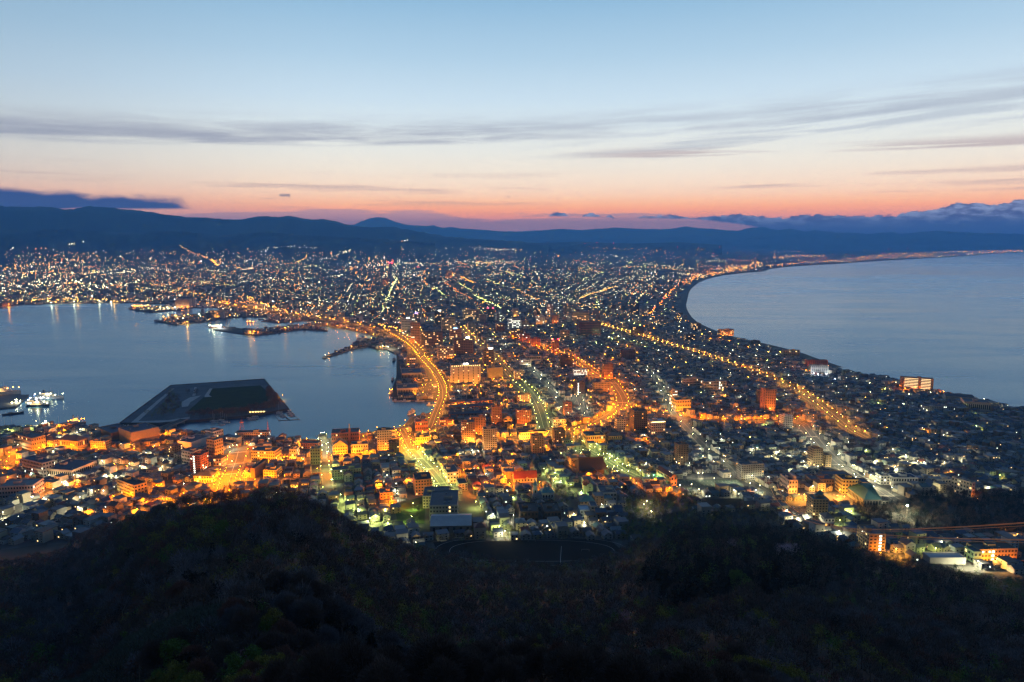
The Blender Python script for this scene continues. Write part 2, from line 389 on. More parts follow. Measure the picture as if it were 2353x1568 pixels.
# ------------------------------------------------------------------ mountains
M_mtn = pm('mountain_forest', (.035, .045, .04), .95, .4, .002)
RIDGES = []
def ridge(name, pts, dist, depth, amp, seed, n=260):
    us = [p[0] for p in pts]; vsx = [p[1] for p in pts]
    u0, u1 = us[0], us[-1]; rows = [(-1, 0), (-.8, .10), (-.62, .24), (-.45, .42), (-.3, .60), (-.18, .76), (-.08, .9), (0, 1), (.3, .6), (.7, .2), (1, 0)]
    V, Fc = [], []
    for i in range(n):
        u = u0 + (u1 - u0) * i / (n - 1); v = interp(us, vsx, u); d = ray(u, v); hl = math.hypot(d[0], d[1]); dx, dy = d[0] / hl, d[1] / hl
        zc = CAMZ + d[2] / hl * dist
        for k, (s, hgt) in enumerate(rows):
            r = dist + s * depth
            nz = mnoise.fractal((u * .012 + seed, s * 2.2, seed), .9, 2.1, 5) if 0 < hgt < 1 else 0
            nc = mnoise.fractal((u * .09, seed, 0), .9, 2.1, 3) * amp if hgt == 1 else 0
            r2 = r * (1 + .03 * nz)
            V.append((dx * r2, dy * r2, max(-1.0, (zc - 0) * hgt * (1 + .22 * nz * (1 - abs(2 * hgt - 1))) + nc)))
    K = len(rows)
    for i in range(n - 1):
        for k in range(K - 1): Fc.append((i * K + k, (i + 1) * K + k, (i + 1) * K + k + 1, i * K + k + 1))
    RIDGES.append((V, Fc)); b_ = MB(); b_.add(V, [f[::-1] if False else f for f in Fc], M_mtn); o = b_.build(name); tag(o, kind='structure')
    for p in o.data.polygons: p.use_smooth = True
ridge('mountains', [(-700, 470), (-300, 473), (0, 474.7), (126, 475.7), (140, 480), (167, 481.5), (185, 479), (195, 474.7), (236, 475.7), (263, 479), (342, 487), (410, 497), (485, 502), (540, 505), (564, 504), (581, 499.6), (608, 497), (639, 499.6), (663, 496), (711, 505), (745, 503.7), (762, 507), (804, 518), (850, 523), (900, 521), (952, 531), (1020, 543), (1071, 548), (1191, 555), (1260, 560)], 13000, 2600, 17, 1.3)
ridge('mountains', [(-700, 520), (-300, 518), (-80, 524), (60, 531), (150, 527), (280, 535), (390, 531), (500, 540), (610, 534), (700, 541), (800, 546), (900, 551), (1000, 559)], 11200, 900, 12, 17.3)
ridge('mountains', [(860, 562), (960, 553), (1080, 556), (1200, 559), (1330, 556), (1450, 560), (1560, 557), (1660, 563)], 15500, 1100, 10, 23.9)
ridge('mountains', [(700, 540), (780, 522), (808, 517), (825, 512), (843, 504), (863, 499), (887, 501), (907, 510), (938, 517), (979, 520), (1000, 518), (1017, 524), (1037, 522), (1065, 526), (1106, 527.6), (1154, 532), (1191, 532), (1232, 530), (1266, 528), (1294, 526), (1335, 529), (1372, 526), (1413, 523.5), (1465, 526), (1516, 527), (1551, 525), (1573, 520), (1593, 523.5), (1651, 527.6), (1696, 531), (1720, 524), (1750, 521.5), (1788, 529), (1815, 525), (1850, 533), (1870, 528.7), (1925, 535), (2000, 545), (2100, 556)], 28200, 3000, 22, 5.1)
ridge('mountains', [(1000, 560), (1200, 553), (1400, 548), (1549, 543), (1651, 543), (1703, 550), (1754, 545), (1819, 538.6), (1839, 542), (1867, 538), (1894, 541), (1952, 534.5), (1993, 538), (2051, 533), (2068, 538), (2154, 530), (2198, 534), (2353, 538), (2600, 535), (3100, 540)], 26800, 2200, 18, 9.7)
# ------------------------------------------------------------------ roads
M_asph = pm('asphalt', (.05, .049, .048), .85, .3, .05, .1)
M_pave = pm('pavement', (.09, .087, .08), .85, .2, .06)
M_line = pm('road_paint', (.35, .35, .34), .7, .1, .2)
def resample(pts, step):
    out = [pts[0]]
    for a, b in zip(pts, pts[1:]):
        L = math.dist(a, b); n = max(1, int(L / step))
        for i in range(1, n + 1): out.append((a[0] + (b[0] - a[0]) * i / n, a[1] + (b[1] - a[1]) * i / n))
    return out
def smoothline(pts, it=2):
    for _ in range(it):
        q = [pts[0]]
        for a, b in zip(pts, pts[1:]):
            q += [(a[0] * .75 + b[0] * .25, a[1] * .75 + b[1] * .25), (a[0] * .25 + b[0] * .75, a[1] * .25 + b[1] * .75)]
        pts = q + [pts[-1]]
    return pts
def normals(pts):
    out = []
    for i in range(len(pts)):
        a, b = pts[max(0, i - 1)], pts[min(len(pts) - 1, i + 1)]; dx, dy = b[0] - a[0], b[1] - a[1]; L = math.hypot(dx, dy) or 1
        out.append((-dy / L, dx / L))
    return out
def strip(mb, pts, w, zf, mat, off=0.0):
    ns = normals(pts); vs = []
    for (x, y), (nx, ny) in zip(pts, ns):
        for s in (-1, 1):
            px, py = x + nx * (off + s * w / 2), y + ny * (off + s * w / 2); vs.append((px, py, zf(px, py)))
    mb.add(vs, [(2 * i, 2 * i + 2, 2 * i + 3, 2 * i + 1)[::-1] for i in range(len(pts) - 1)], mat)
# key: (pixels, width, lamp colour, lamp spacing m, lamp kind, where)
ROADS = {
 'bay': ([(875, 762), (905, 771), (935, 789), (957, 808), (974, 832), (995, 853), (1007, 872), (1017, 893), (1018, 914), (1010, 934), (1000, 958), (994, 978), (986, 992)], 15, 'amber', 21, .4, 'the road along the inner bay'),
 'quay': ([(951, 958), (942, 971), (931, 982), (905, 989), (846, 996), (790, 1004)], 9, 'amber', 30, .45, 'the quay promenade'),
 'slope': ([(914, 986), (924, 998), (940, 1032), (959, 1055), (987, 1083), (1014, 1118), (1024, 1138)], 16, 'mixed', 15, .28, 'the straight sloping avenue'),
 'tramfar': ([(1060, 752), (1091, 787), (1141, 824), (1185, 878)], 14, 'gold', 34, .9, 'the upper tram road'),
 'tram': ([(1185, 878), (1209, 895), (1231, 925), (1243, 958), (1249, 985), (1262, 1003)], 20, 'lime', 24, .16, 'the wide tram road'),
 'curve': ([(1180, 776), (1231, 795), (1259, 807), (1319, 829), (1341, 843), (1369, 865), (1402, 876), (1413, 890), (1428, 913), (1432, 934), (1412, 952), (1369, 976), (1303, 993), (1240, 1006), (1185, 1011), (1115, 1013)], 22, 'orange', 26, 1.1, 'the curving orange boulevard'),
 'east': ([(1432, 938), (1498, 952), (1545, 958), (1602, 967), (1671, 971), (1767, 970), (1830, 968), (1850, 978)], 15, 'orange', 28, 2.6, 'the east orange street'),
 'long': ([(1990, 1010), (1951, 990), (1902, 950), (1861, 917), (1814, 890), (1765, 870), (1721, 852), (1666, 835), (1602, 813), (1534, 794), (1465, 772), (1402, 755), (1340, 738)], 16, 'gold', 28, .65, 'the long straight golden street'),
 'green': ([(1844, 978), (1877, 1021), (1916, 1060), (1963, 1093), (2012, 1124), (2055, 1152)], 20, 'white', 48, .35, 'the green median avenue'),
 'temple': ([(1262, 1003), (1303, 1013), (1341, 1032), (1383, 1054), (1429, 1082), (1464, 1099)], 16, 'lime', 26, .08, 'the avenue beside the great temple'),
 'west': ([(-60, 1110), (0, 1077), (35, 1046), (98, 1034), (217, 1036), (307, 1036), (380, 1030), (430, 1028), (470, 1022)], 12, 'orange', 40, 1.5, 'the dockside road'),
 'lower': ([(300, 1117), (420, 1116), (489, 1113), (562, 1103), (660, 1102), (700, 1104)], 13, 'orange', 0, 1.5, 'the lower tram street'),
 'plaza': ([(524, 1118), (536, 1075), (548, 1038)], 26, 'orange', 0, 1.0, 'the plaza'),
 'bank': ([(566, 1062), (640, 1060), (742, 1052), (861, 1050), (925, 1040)], 13, 'orange', 34, 1.3, 'the street past the old banks'),
 'steep': ([(741, 998), (740, 1050), (750, 1086), (755, 1135)], 11, 'lime', 24, .25, 'the steep paved slope'),
 'mid': ([(70, 1080), (109, 1073), (210, 1072), (263, 1075), (368, 1073), (430, 1068)], 9, 'white', 34, .6, 'the warehouse lane'),
 'hill': ([(0, 1202), (51, 1172), (80, 1158), (100, 1146), (130, 1124), (170, 1118)], 9, 'white', 30, .5, 'the lane down from the hill'),
 'side1': ([(1360, 868), (1300, 945)], 8, None, 0, 0, ''), 'side2': ([(1205, 832), (1290, 925), (1300, 960)], 8, 'white', 40, .4, 'the first side street'),
 'side3': ([(1325, 905), (1338, 935), (1350, 960)], 8, 'white', 30, .4, 'the second side street'),
 'side4': ([(1480, 845), (1510, 880), (1530, 915), (1545, 950), (1600, 1010), (1660, 1060), (1690, 1095)], 8, 'white', 36, .3, 'the lane to the school'),
 'side5': ([(1700, 1095), (1730, 1112), (1770, 1140)], 9, 'white', 36, .3, 'the lane below the flats'),
}
RP = {}
mbr = MB(); mbp = MB(); mbl = MB()
for k, (px, w, *_r) in ROADS.items():
    pts = resample(smoothline([GT(*p)[:2] for p in px]), 9); RP[k] = pts
    zr = (lambda x, y: Htown(x, y) + .35 + (.012 * (list(ROADS).index(k) % 9)))
    strip(mbp, pts, w + 3, lambda x, y: Htown(x, y) + .22, M_pave)
    strip(mbr, pts, w, zr, M_asph)
    if w >= 13:
        strip(mbl, pts, .45, lambda x, y: Htown(x, y) + .52, M_line, 0)
        strip(mbl, pts, .3, lambda x, y: Htown(x, y) + .52, M_line, w / 2 - .8); strip(mbl, pts, .3, lambda x, y: Htown(x, y) + .52, M_line, -w / 2 + .8)
for k, sp in (('plaza', 60), ('green', 70), ('curve', 190), ('slope', 60), ('long', 180)):        # zebra crossings
    pts = RP[k]; ns = normals(pts); w = ROADS[k][1]; acc = 0
    for i in range(1, len(pts) - 1):
        acc += math.dist(pts[i], pts[i - 1])
        if acc > sp:
            acc = 0; a = math.atan2(ns[i][1], ns[i][0])
            for j in range(int(w / 1.6)):
                o = -w / 2 + 1 + j * 1.6; x, y = pts[i][0] + ns[i][0] * o, pts[i][1] + ns[i][1] * o
                mbl.box(x, y, Htown(x, y) + .5, .8, 4.5, .04, M_line, a)
tag(mbp.build('pavement'), kind='structure'); tag(mbr.build('road'), kind='structure'); tag(mbl.build('road_markings'), kind='structure')

RES = []                                                # footprints houses keep clear of: (x, y, radius)
POLY = {}                                               # open areas, world polygons
def openarea(name, px): POLY[name] = [GT(*p)[:2] for p in px]; return POLY[name]
def sheet(name, poly, dz, mat):
    mb = MB(); vs = [Vector((x, y, 0)) for x, y in poly]; tr = []
    def cut(t):                                          # small facets, so that the sheet follows the slope
        L = [math.dist(t[i], t[(i + 1) % 3]) for i in range(3)]; i = L.index(max(L))
        if L[i] < 16: tr.append(t); return
        A, Bq, C = t[i], t[(i + 1) % 3], t[(i + 2) % 3]; m = ((A[0] + Bq[0]) / 2, (A[1] + Bq[1]) / 2); cut((A, m, C)); cut((m, Bq, C))
    for a, b, c in tessellate_polygon([vs]):
        A, Bq, C = poly[a], poly[b], poly[c]; cut((A, Bq, C) if (Bq[0] - A[0]) * (C[1] - A[1]) - (Bq[1] - A[1]) * (C[0] - A[0]) > 0 else (A, C, Bq))
    for t in tr: mb.add([(x, y, Htown(x, y) + dz) for x, y in t], [(0, 1, 2)], mat)
    return tag(mb.build(name), kind='structure')
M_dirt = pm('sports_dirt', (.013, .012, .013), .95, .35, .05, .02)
M_lawn = pm('lawn', (.02, .034, .012), .95, .4, .05, .03)
M_turf = pm('court_surface', (.05, .07, .058), .9, .15, .05, .05)
M_lot = pm('parking_asphalt', (.06, .06, .062), .9, .25, .06, .08)
M_sand = pm('beach_sand', (.10, .085, .07), .95, .3, .02)
M_wline = pm('white_chalk', (.28, .28, .28), .8, .2, .3)
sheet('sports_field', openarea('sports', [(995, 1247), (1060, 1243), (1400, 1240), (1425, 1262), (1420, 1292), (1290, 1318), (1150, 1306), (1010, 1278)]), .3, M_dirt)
sheet('parking_lot', openarea('greenlot', [(1561, 1104), (1697, 1103), (1714, 1128), (1553, 1130)]), .35, M_turf)
sheet('playground', openarea('sandlot', [(1574, 1090), (1652, 1089), (1664, 1101), (1568, 1102)]), .3, M_pave)
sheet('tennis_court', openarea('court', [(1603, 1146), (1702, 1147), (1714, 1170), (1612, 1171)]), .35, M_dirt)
sheet('parking_lot', openarea('starlot', [(1833, 1134), (1949, 1131), (1953, 1150), (1840, 1148)]), .35, M_pave)
sheet('parking_lot', openarea('hotellot', [(1795, 1162), (1858, 1160), (1859, 1189), (1824, 1187)]), .35, M_lot)
sheet('lawn', openarea('schoollawn', [(905, 1160), (978, 1140), (975, 1205), (915, 1205)]), .3, M_lawn)
sheet('parking_lot', openarea('marketlot', [(968, 880), (995, 878), (1003, 905), (965, 915)]), .3, M_lot)
sheet('parking_lot', openarea('quaylot', [(829, 1008), (868, 1008), (868, 1032), (840, 1034)]), .3, M_lot)
sheet('parking_lot', openarea('stationlot', [(882, 800), (905, 797), (950, 820), (930, 822)]), .3, M_pave)
openarea('wood1', [(1440, 1142), (1600, 1138), (1600, 1240), (1430, 1240)]); openarea('wood2', [(1955, 1166), (2070, 1156), (2160, 1130), (2365, 1140), (2365, 1236), (2110, 1226), (1985, 1200)])
openarea('wood3', [(1215, 1128), (1300, 1120), (1330, 1140), (1300, 1165), (1210, 1160)]); openarea('wood4', [(1570, 1200), (1700, 1170), (1800, 1180), (1800, 1260), (1570, 1260)])
openarea('school', [(965, 1135), (1085, 1135), (1090, 1230), (960, 1230)])
openarea('rail', [(810, 726), (905, 735), (925, 762), (880, 760), (800, 738)])
# running-track and parking marks
mb = MB(); sx, sy, _ = GT(1222, 1262); sx2, sy2, _ = GT(1100, 1262); ang = math.atan2(sy - sy2, sx - sx2)
for (a, b) in ((92, 37), (78, 27)):
    ring = []
    for i in range(73):
        t = 2 * math.pi * i / 72; ex, ey = a * math.copysign(abs(math.cos(t)) ** .7, math.cos(t)), b * math.copysign(abs(math.sin(t)) ** .85, math.sin(t))
        ring.append((sx + ex * math.cos(ang) - ey * math.sin(ang), sy - 4 + ex * math.sin(ang) + ey * math.cos(ang)))
    strip(mb, ring, .5, lambda x, y: Htown(x, y) + .4, M_wline)
strip(mb, resample([GT(1290, 1256)[:2], GT(1287, 1300)[:2]], 9), .45, lambda x, y: Htown(x, y) + .4, M_wline)
for P, n, cols in (('greenlot', 16, 3), ('hotellot', 9, 3)):
    p = POLY[P]
    for c in range(cols):
        for i in range(n):
            fx, fy = (i + .7) / (n + .4), (c + .5) / cols
            A = [p[0][j] + (p[1][j] - p[0][j]) * fx for j in (0, 1)]; B = [p[3][j] + (p[2][j] - p[3][j]) * fx for j in (0, 1)]
            x, y = A[0] + (B[0] - A[0]) * fy, A[1] + (B[1] - A[1]) * fy
            mb.box(x, y, Htown(x, y) + .42, .25, 4.6, .05, M_wline, math.atan2(B[1] - A[1], B[0] - A[0]) - R(70))
tag(mb.build('field_markings'), kind='structure')
for u, v, t in ((1222, 1246, 'far'), (1345, 1268, 'near')):
    x, y, z = GT(u, v); e = ob('goal', None, None, (x, y, z), ang); tag(e, f'white football goal at the {t} side of the sports field', 'goal')
    b = MB(); [b.tube(p, q, .12, M_wline, 4) for p, q in (((-3.6, 0, 0), (-3.6, 0, 2.4)), ((3.6, 0, 0), (3.6, 0, 2.4)), ((-3.6, 0, 2.4), (3.6, 0, 2.4)), ((-3.6, 0, 2.4), (-3.6, 1.8, 0)), ((3.6, 0, 2.4), (3.6, 1.8, 0)))]
    o = ob('goal_frame', b.mesh('goal_frame'), e)
# beach with its line of surf
M_surf = pm('surf_foam', (.55, .58, .6), .7, .4, .02)
cp = smoothline([P0(*p) for p in COAST_E[7:]], 1); cp = [p for p in cp if math.hypot(*p) < 12000]
mb = MB(); strip(mb, resample(cp, 40), 46, lambda x, y: 2.75, M_sand, -16)
tag(mb.build('beach'), kind='structure')
mb = MB(); rs_ = resample(cp, 25)
for k in range(3):
    ns = normals(rs_); vs = []
    for i, ((x, y), (nx, ny)) in enumerate(zip(rs_, ns)):
        o = 9 + k * 16 + 6 * mnoise.noise((i * .09, k * 3.3, 0)) + 3 * mnoise.noise((i * .33, k, 5)); w = max(.05, (3.4 - k) * (1 + 1.6 * mnoise.noise((i * .07, k, 9))))
        vs += [(x + nx * (o - w), y + ny * (o - w), .08), (x + nx * (o + w), y + ny * (o + w), .08)]
    mb.add(vs, [(2 * i, 2 * i + 2, 2 * i + 3, 2 * i + 1)[::-1] for i in range(len(rs_) - 1)], M_surf)
tag(mb.build('surf'), kind='structure')

# ------------------------------------------------------------------ buildings
CN = {}
def cmat(kind, rgb, rough=.8, var=.18, scale=.12):
    key = kind + '_%d_%d_%d' % tuple(int(c * 100) for c in rgb)
    return pm(key, rgb, rough, var, scale)
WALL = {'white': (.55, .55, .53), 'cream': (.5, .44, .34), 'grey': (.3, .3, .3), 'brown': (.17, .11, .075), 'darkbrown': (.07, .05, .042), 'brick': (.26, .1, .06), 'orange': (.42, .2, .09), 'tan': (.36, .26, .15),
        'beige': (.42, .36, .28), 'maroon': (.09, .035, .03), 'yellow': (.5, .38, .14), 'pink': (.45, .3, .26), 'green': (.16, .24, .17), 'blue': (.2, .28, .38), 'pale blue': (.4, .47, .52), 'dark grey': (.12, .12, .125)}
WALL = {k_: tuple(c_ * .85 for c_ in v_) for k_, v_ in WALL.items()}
ROOF = {'dark blue': (.045, .06, .095), 'slate': (.075, .08, .09), 'black': (.03, .03, .034), 'grey': (.16, .165, .17), 'rust red': (.12, .035, .025), 'teal': (.06, .15, .16), 'silver': (.3, .32, .33), 'brown': (.07, .05, .04), 'white': (.45, .46, .47)}
M_glass = pm('dark_glass', (.02, .025, .03), .15, .1, .3, .6)
M_litw = em('lit_window_warm', (1, .62, .24), 2.6, 'NONE'); M_litc = em('lit_window_cool', (.95, 1, .82), 3.0, 'NONE')
M_litA = em('lit_window_amber', (1, .42, .08), 2.2, 'NONE')
M_sign = em('sign_light', (1, .95, .85), 9, 'AUTO'); M_signb = em('blue_sign_light', (.25, .55, 1), 8, 'AUTO'); M_signp = em('violet_sign_light', (.35, .2, 1), 7, 'AUTO'); M_red = em('red_beacon', (1, .02, .05), 40, 'NONE')
M_metal = pm('steel', (.22, .22, .22), .5, .2, .2, .5)
M_dirtyroof = pm('roof_plant', (.2, .2, .2), .8, .3, .3)
LM = []; SHORT = {}                                      # landmarks for relative labels: (u, v, short name)
GRID = R(10.5)                                          # street grid of the isthmus
BUILT = []
def unit_quad(w, h, mat, name, t=.12):
    mb = MB(); mb.box(0, 0, 0, w, t, h, mat); return mb.mesh(name)
def put(me, name, par, x, y, z, rz=0.0): return ob(name, me, par, (x, y, z), rz)
def bld(label, short, name, cat, uL, uR, vT, vB, dep, fl, style, wall, roof, lit=.12, rot=None, litm=None, extra='', group=None):
    uc = (uL + uR) / 2; gx, gy, gz = GT(uc, vB); r = math.hypot(gx, gy); sl = math.dist((gx, gy, gz), (0, 0, CAMZ))
    fwd = gy * math.cos(PITCH) - (gz - CAMZ) * math.sin(PITCH)
    if rot is None: rot = GRID if uc > 760 else R(-16)
    b = math.atan2(gx, gy) + rot                       # bearing of the viewer off the front's normal
    span = (uR - uL) * fwd / FPX
    W = max(6.0, (span - dep * abs(math.sin(b))) / max(.3, math.cos(b)))
    theta = math.asin((CAMZ - gz) / sl)
    Hh = max(3.2, (vB - vT) * fwd / FPX / math.cos(theta))
    # centre: front face looks back down the street
    ca, sa = math.cos(rot), math.sin(rot)
    off = -dep / 2 * math.sin(b) * (1 if True else 0)
    cx, cy = gx - math.sin(rot) * dep / 2 + ca * off * .0, gy + math.cos(rot) * dep / 2
    e = empty(name, (cx, cy, gz - .4), rot); tag(e, label, cat, group); LM.append((uc, vB - 6, short)); SHORT[e.name] = short; RES.append((cx, cy, W / 2, dep / 2, rot))
    wm, rm = cmat('wall', WALL[wall]), cmat('roof', ROOF[roof])
    z0 = .4; side = -1 if b < 0 else 1                  # which end wall the lookout sees
    sidex = W / 2 if gx < 0 and math.sin(b) < 0 else -W / 2
    sidex = -W / 2 if b > 0 else W / 2
    lits = {'w': M_litw, 'c': M_litc, 'a': M_litA}[litm or rng.choice('wwwca')]
    mb = MB()
    if style in ('shed', 'hip', 'barn'):
        mb.box(0, 0, 0, W, dep, Hh + z0, wm, top=rm); mb.build('wall', e)
        mb = MB(); mb.gable(0, 0, Hh + z0, W, dep, max(1.6, dep * .16 if style == 'shed' else dep * .32), rm, wm, hip=(dep * .45 if style == 'hip' else 0)); mb.build('roof', e)
    elif style == 'gfront':                             # gable end faces the lookout
        mb.box(0, 0, 0, W, dep, Hh + z0, wm, top=rm); mb.build('wall', e)
        mb = MB(); mb.gable(0, 0, Hh + z0, dep, W, W * .36, rm, wm, rot=R(90)); mb.build('roof', e)
    else:
        mb.box(0, 0, 0, W, dep, Hh + z0, wm, top=rm); mb.build('wall', e)
        mb = MB()
        for a, b_, w_, d_ in ((0, -dep / 2 + .2, W, .4), (0, dep / 2 - .2, W, .4), (-W / 2 + .2, 0, .4, dep - .8), (W / 2 - .2, 0, .4, dep - .8)): mb.box(a, b_, Hh + z0 + .004, w_, d_, .9, wm)
        mb.build('parapet', e)
        if Hh > 9 and W > 10:
            mb = MB(); pw, pd = min(8, W * .3), min(6, dep * .45); px_ = rng.uniform(-.25, .25) * W
            mb.box(px_, 0, Hh + z0 + .004, pw, pd, 3.2, wm, top=rm); mb.build('roof_house', e)
            for _ in range(3):
                mb = MB(); mb.box(rng.uniform(-.4, .4) * W, dep * rng.choice((-.3, .32)), Hh + z0 + .004, rng.uniform(1, 2.4), rng.uniform(1, 2), rng.uniform(.8, 1.6), M_dirtyroof); mb.build('roof_plant', e)
    fh = Hh / max(1, fl); detailed = r < 1750 and (uR - uL) > 22
    if style in ('block', 'balcony', 'flat', 'grid', 'shed', 'hip', 'gfront', 'barn') and fl > 0:
        if detailed:
            for face in ('front', 'side'):
                span_ = W if face == 'front' else dep
                cols = max(1, int(span_ / (3.3 if style != 'shed' else 6.5)))
                while cols * fl > (72 if face == 'front' else 40): cols -= 1
                pitch = span_ / cols; ww, wh = min(pitch * .55, 2.4), fh * .46
                md, ml = unit_quad(ww, wh, M_glass, 'window'), unit_quad(ww, wh, lits, 'window_lit')
                for f in range(fl):
                    if style == 'balcony' and face == 'front':
                        if f == 0:
                            bm = MB(); bm.box(0, 0, 0, W * .94, 1.3, .18, wm, bottom=True); bm.box(0, -.6, .18, W * .94, .1, fh * .3, wm); bme = bm.mesh('balcony')
                        else: put(bme, 'balcony', e, 0, -dep / 2 - .66, z0 + f * fh - .1)
                    for c in range(cols):
                        p = -span_ / 2 + pitch * (c + .5); z = z0 + f * fh + fh * .32
                        me = ml if rng.random() < lit else md
                        if face == 'front': put(me, 'window', e, p, -dep / 2 - .02, z)
                        else: put(me, 'window', e, sidex, p, z, R(90))
        else:
            for f in range(fl):
                for face in ('front', 'side'):
                    span_ = (W if face == 'front' else dep) * .9; mb = MB(); n = max(2, int(span_ / 5)); p = span_ / n
                    for c in range(n):
                        mb.box(-span_ / 2 + p * (c + .5), 0, 0, p * .72, .14, fh * .45, lits if rng.random() < lit else M_glass)
                    z = z0 + f * fh + fh * .3
                    if face == 'front': put(mb.mesh('window_band'), 'window_band', e, 0, -dep / 2 - .02, z)
                    else: put(mb.mesh('window_band'), 'window_band', e, sidex, 0, z, R(90))
    if 'sign' in extra:
        m_ = M_signb if 'blue' in extra else M_signp if 'violet' in extra else M_sign
        mb = MB(); mb.box(0, 0, 0, min(W * .42, 11), 1.0, 3.2, m_); mb.build('roof_sign', e, (W * (.22 if 'right' in extra else 0), -dep * .35, Hh + z0 + 1.2))
    if 'crownlights' in extra:
        mb = MB(); mb.box(0, 0, 0, .9, .5, .7, em('crown_light', (1, .7, .25), 14, 'AUTO')); cl_ = mb.mesh('crown_light')
        for i in range(14): put(cl_, 'crown_light', e, -W / 2 + W * (i + .5) / 14, -dep / 2 - .3, Hh - 1.0)
    if 'beacon' in extra:
        for s in (-1, 1):
            mb = MB(); mb.cyl(s * W * .4, -dep * .4, Hh + z0 + .9, .12, 2.2, M_metal, 5); mb.box(s * W * .4, -dep * .4, Hh + z0 + 3.1, r * .0011, r * .0011, r * .0011, M_red); mb.build('beacon', e)
    if 'stair' in extra:
        for f in range(fl):
            mb = MB(); mb.box(0, 0, 0, 2.4, .3, fh * .55, M_litc); put(mb.mesh('stair_window'), 'stair_window', e, W * (.18 if 'stairR' in extra else -.12), -dep / 2 - .12, z0 + f * fh + fh * .25)
    if 'gallery' in extra:                              # open lit access galleries on every floor
        for f in range(fl):
            mb = MB(); mb.box(-W * .18, 0, 0, W * .42, .5, fh * .22, em('gallery_light', (1, .74, .36), 2.4, 'AUTO')); mb.box(W * .27, 0, 0, W * .3, .5, fh * .22, MATS['gallery_light']); put(mb.mesh('gallery_lamps'), 'gallery_lamps', e, 0, -dep / 2 - .2, z0 + f * fh + fh * .62)
    if 'chimney' in extra:
        mb = MB(); mb.box(0, 0, 0, 3.2, 3.2, 27, cmat('wall', WALL['brick'])); mb.cyl(0, 0, 27, .9, 8, M_metal, 6); mb.build('chimney', e, (W * .16, -dep / 2 - 1.7, 0))
    if 'mast' in extra:
        for s in (-.42, .46):
            mb = MB(); lattice(mb, 0, 0, 0, 3.0, 26 if s > 0 else 20); mb.build('radio_mast', e, (W * s, dep * .6 if s < 0 else -dep * .1, 0 if s < 0 else Hh * .2))
    if 'flood' in extra: FLOOD.append((e, W, dep, extra))
    BUILT.append((e, W, dep, Hh, rot)); return e, W, dep, Hh
FLOOD = []
def lattice(mb, x, y, z, w, h, n=6, mat=None):
    mat = mat or pm('red_white_mast', (.4, .12, .08), .6, .3, .4)
    L = lambda k: w / 2 * (1 - .8 * k / n)
    for k in range(n):
        a, b_ = L(k), L(k + 1); z0, z1 = z + h * k / n, z + h * (k + 1) / n
        for sx, sy in ((-1, -1), (1, -1), (1, 1), (-1, 1)):
            mb.tube((x + sx * a, y + sy * a, z0), (x + sx * b_, y + sy * b_, z1), .16, mat, 3)
            tx, ty = (-sy, sx); mb.tube((x + sx * a, y + sy * a, z0), (x + tx * b_, y + ty * b_, z1), .1, mat, 3)
    mb.tube((x, y, z + h), (x, y, z + h * 1.18), .12, mat, 3)
B = bld
# --- around the inner bay and the station
B('cream thirteen storey harbour hotel with a row of lights under its roof', 'the cream harbour hotel', 'hotel', 'hotel', 1036, 1106, 840, 883, 20, 12, 'grid', 'cream', 'black', .16, None, 'w', 'sign crownlights flood')
B('slim brick-red tower beside the harbour highway bend', 'the slim red tower', 'apartment_tower', 'apartment tower', 944, 966, 743, 796, 18, 14, 'grid', 'orange', 'brown', .12)
B('white hotel slab with vertical stripes behind the red tower', 'the striped white hotel', 'hotel', 'hotel', 922, 955, 733, 764, 14, 8, 'grid', 'white', 'grey', .1, None, 'c', 'sign')
B('tower crowned by a violet neon sign near the station', 'the violet neon tower', 'hotel', 'hotel', 948, 966, 722, 745, 14, 7, 'grid', 'grey', 'slate', .1, None, 'w', 'sign violet')
B('broad dark brown hotel block with dim windows by the station square', 'the broad brown hotel', 'hotel', 'hotel', 967, 1018, 764, 800, 20, 10, 'grid', 'brown', 'black', .16, None, 'w')
B('dark brown hotel with an oval white sign at its corner', 'the brown hotel with oval sign', 'hotel', 'hotel', 1042, 1089, 779, 817, 22, 10, 'grid', 'brown', 'slate', .06, None, 'w', 'sign right')
B('low grey ten-window office block with a stepped roof before the oval sign hotel', 'the stepped grey office', 'office_building', 'office building', 1005, 1043, 797, 827, 16, 7, 'grid', 'beige', 'grey', .22, None, 'w')
B('beige tower with dark window columns behind the station blocks', 'the beige station tower', 'office_building', 'office building', 1014, 1047, 731, 766, 18, 10, 'grid', 'beige', 'grey', .12)
B('orange lit office block under a bright blue and white screen', 'the blue screen block', 'office_building', 'office building', 1033, 1061, 757, 788, 18, 8, 'grid', 'orange', 'slate', .15, None, 'w', 'sign blue')
B('tall pale office tower with banded floors beyond the blue screen', 'the banded pale tower', 'office_building', 'office building', 1064, 1102, 712, 741, 20, 9, 'grid', 'beige', 'grey', .2)
B('dark tower with a lit top floor beyond the beige station tower', 'the lit-topped dark tower', 'office_building', 'office building', 999, 1022, 716, 748, 18, 9, 'grid', 'darkbrown', 'black', .14, None, 'w', 'sign')
B('narrow tower with a red beacon crown among the downtown blocks', 'the red beacon tower', 'office_building', 'office building', 1120, 1135, 711, 742, 14, 9, 'grid', 'dark grey', 'slate', .12, None, 'w', 'beacon')
B('brown office block carrying a white rooftop sign at the tram road', 'the white rooftop sign block', 'office_building', 'office building', 1110, 1136, 804, 840, 20, 9, 'grid', 'brown', 'slate', .2, None, 'a', 'sign right')
B('windowless yellow lit hall beside the cream harbour hotel', 'the yellow windowless hall', 'market_hall', 'hall', 1120, 1157, 846, 874, 24, 0, 'flat', 'yellow', 'slate', 0, None, 'w', 'flood')
B('long low dark market shed stretching toward the highway', 'the long market shed', 'market_hall', 'market hall', 923, 970, 858, 874, 60, 1, 'flat', 'grey', 'dark blue', 0)
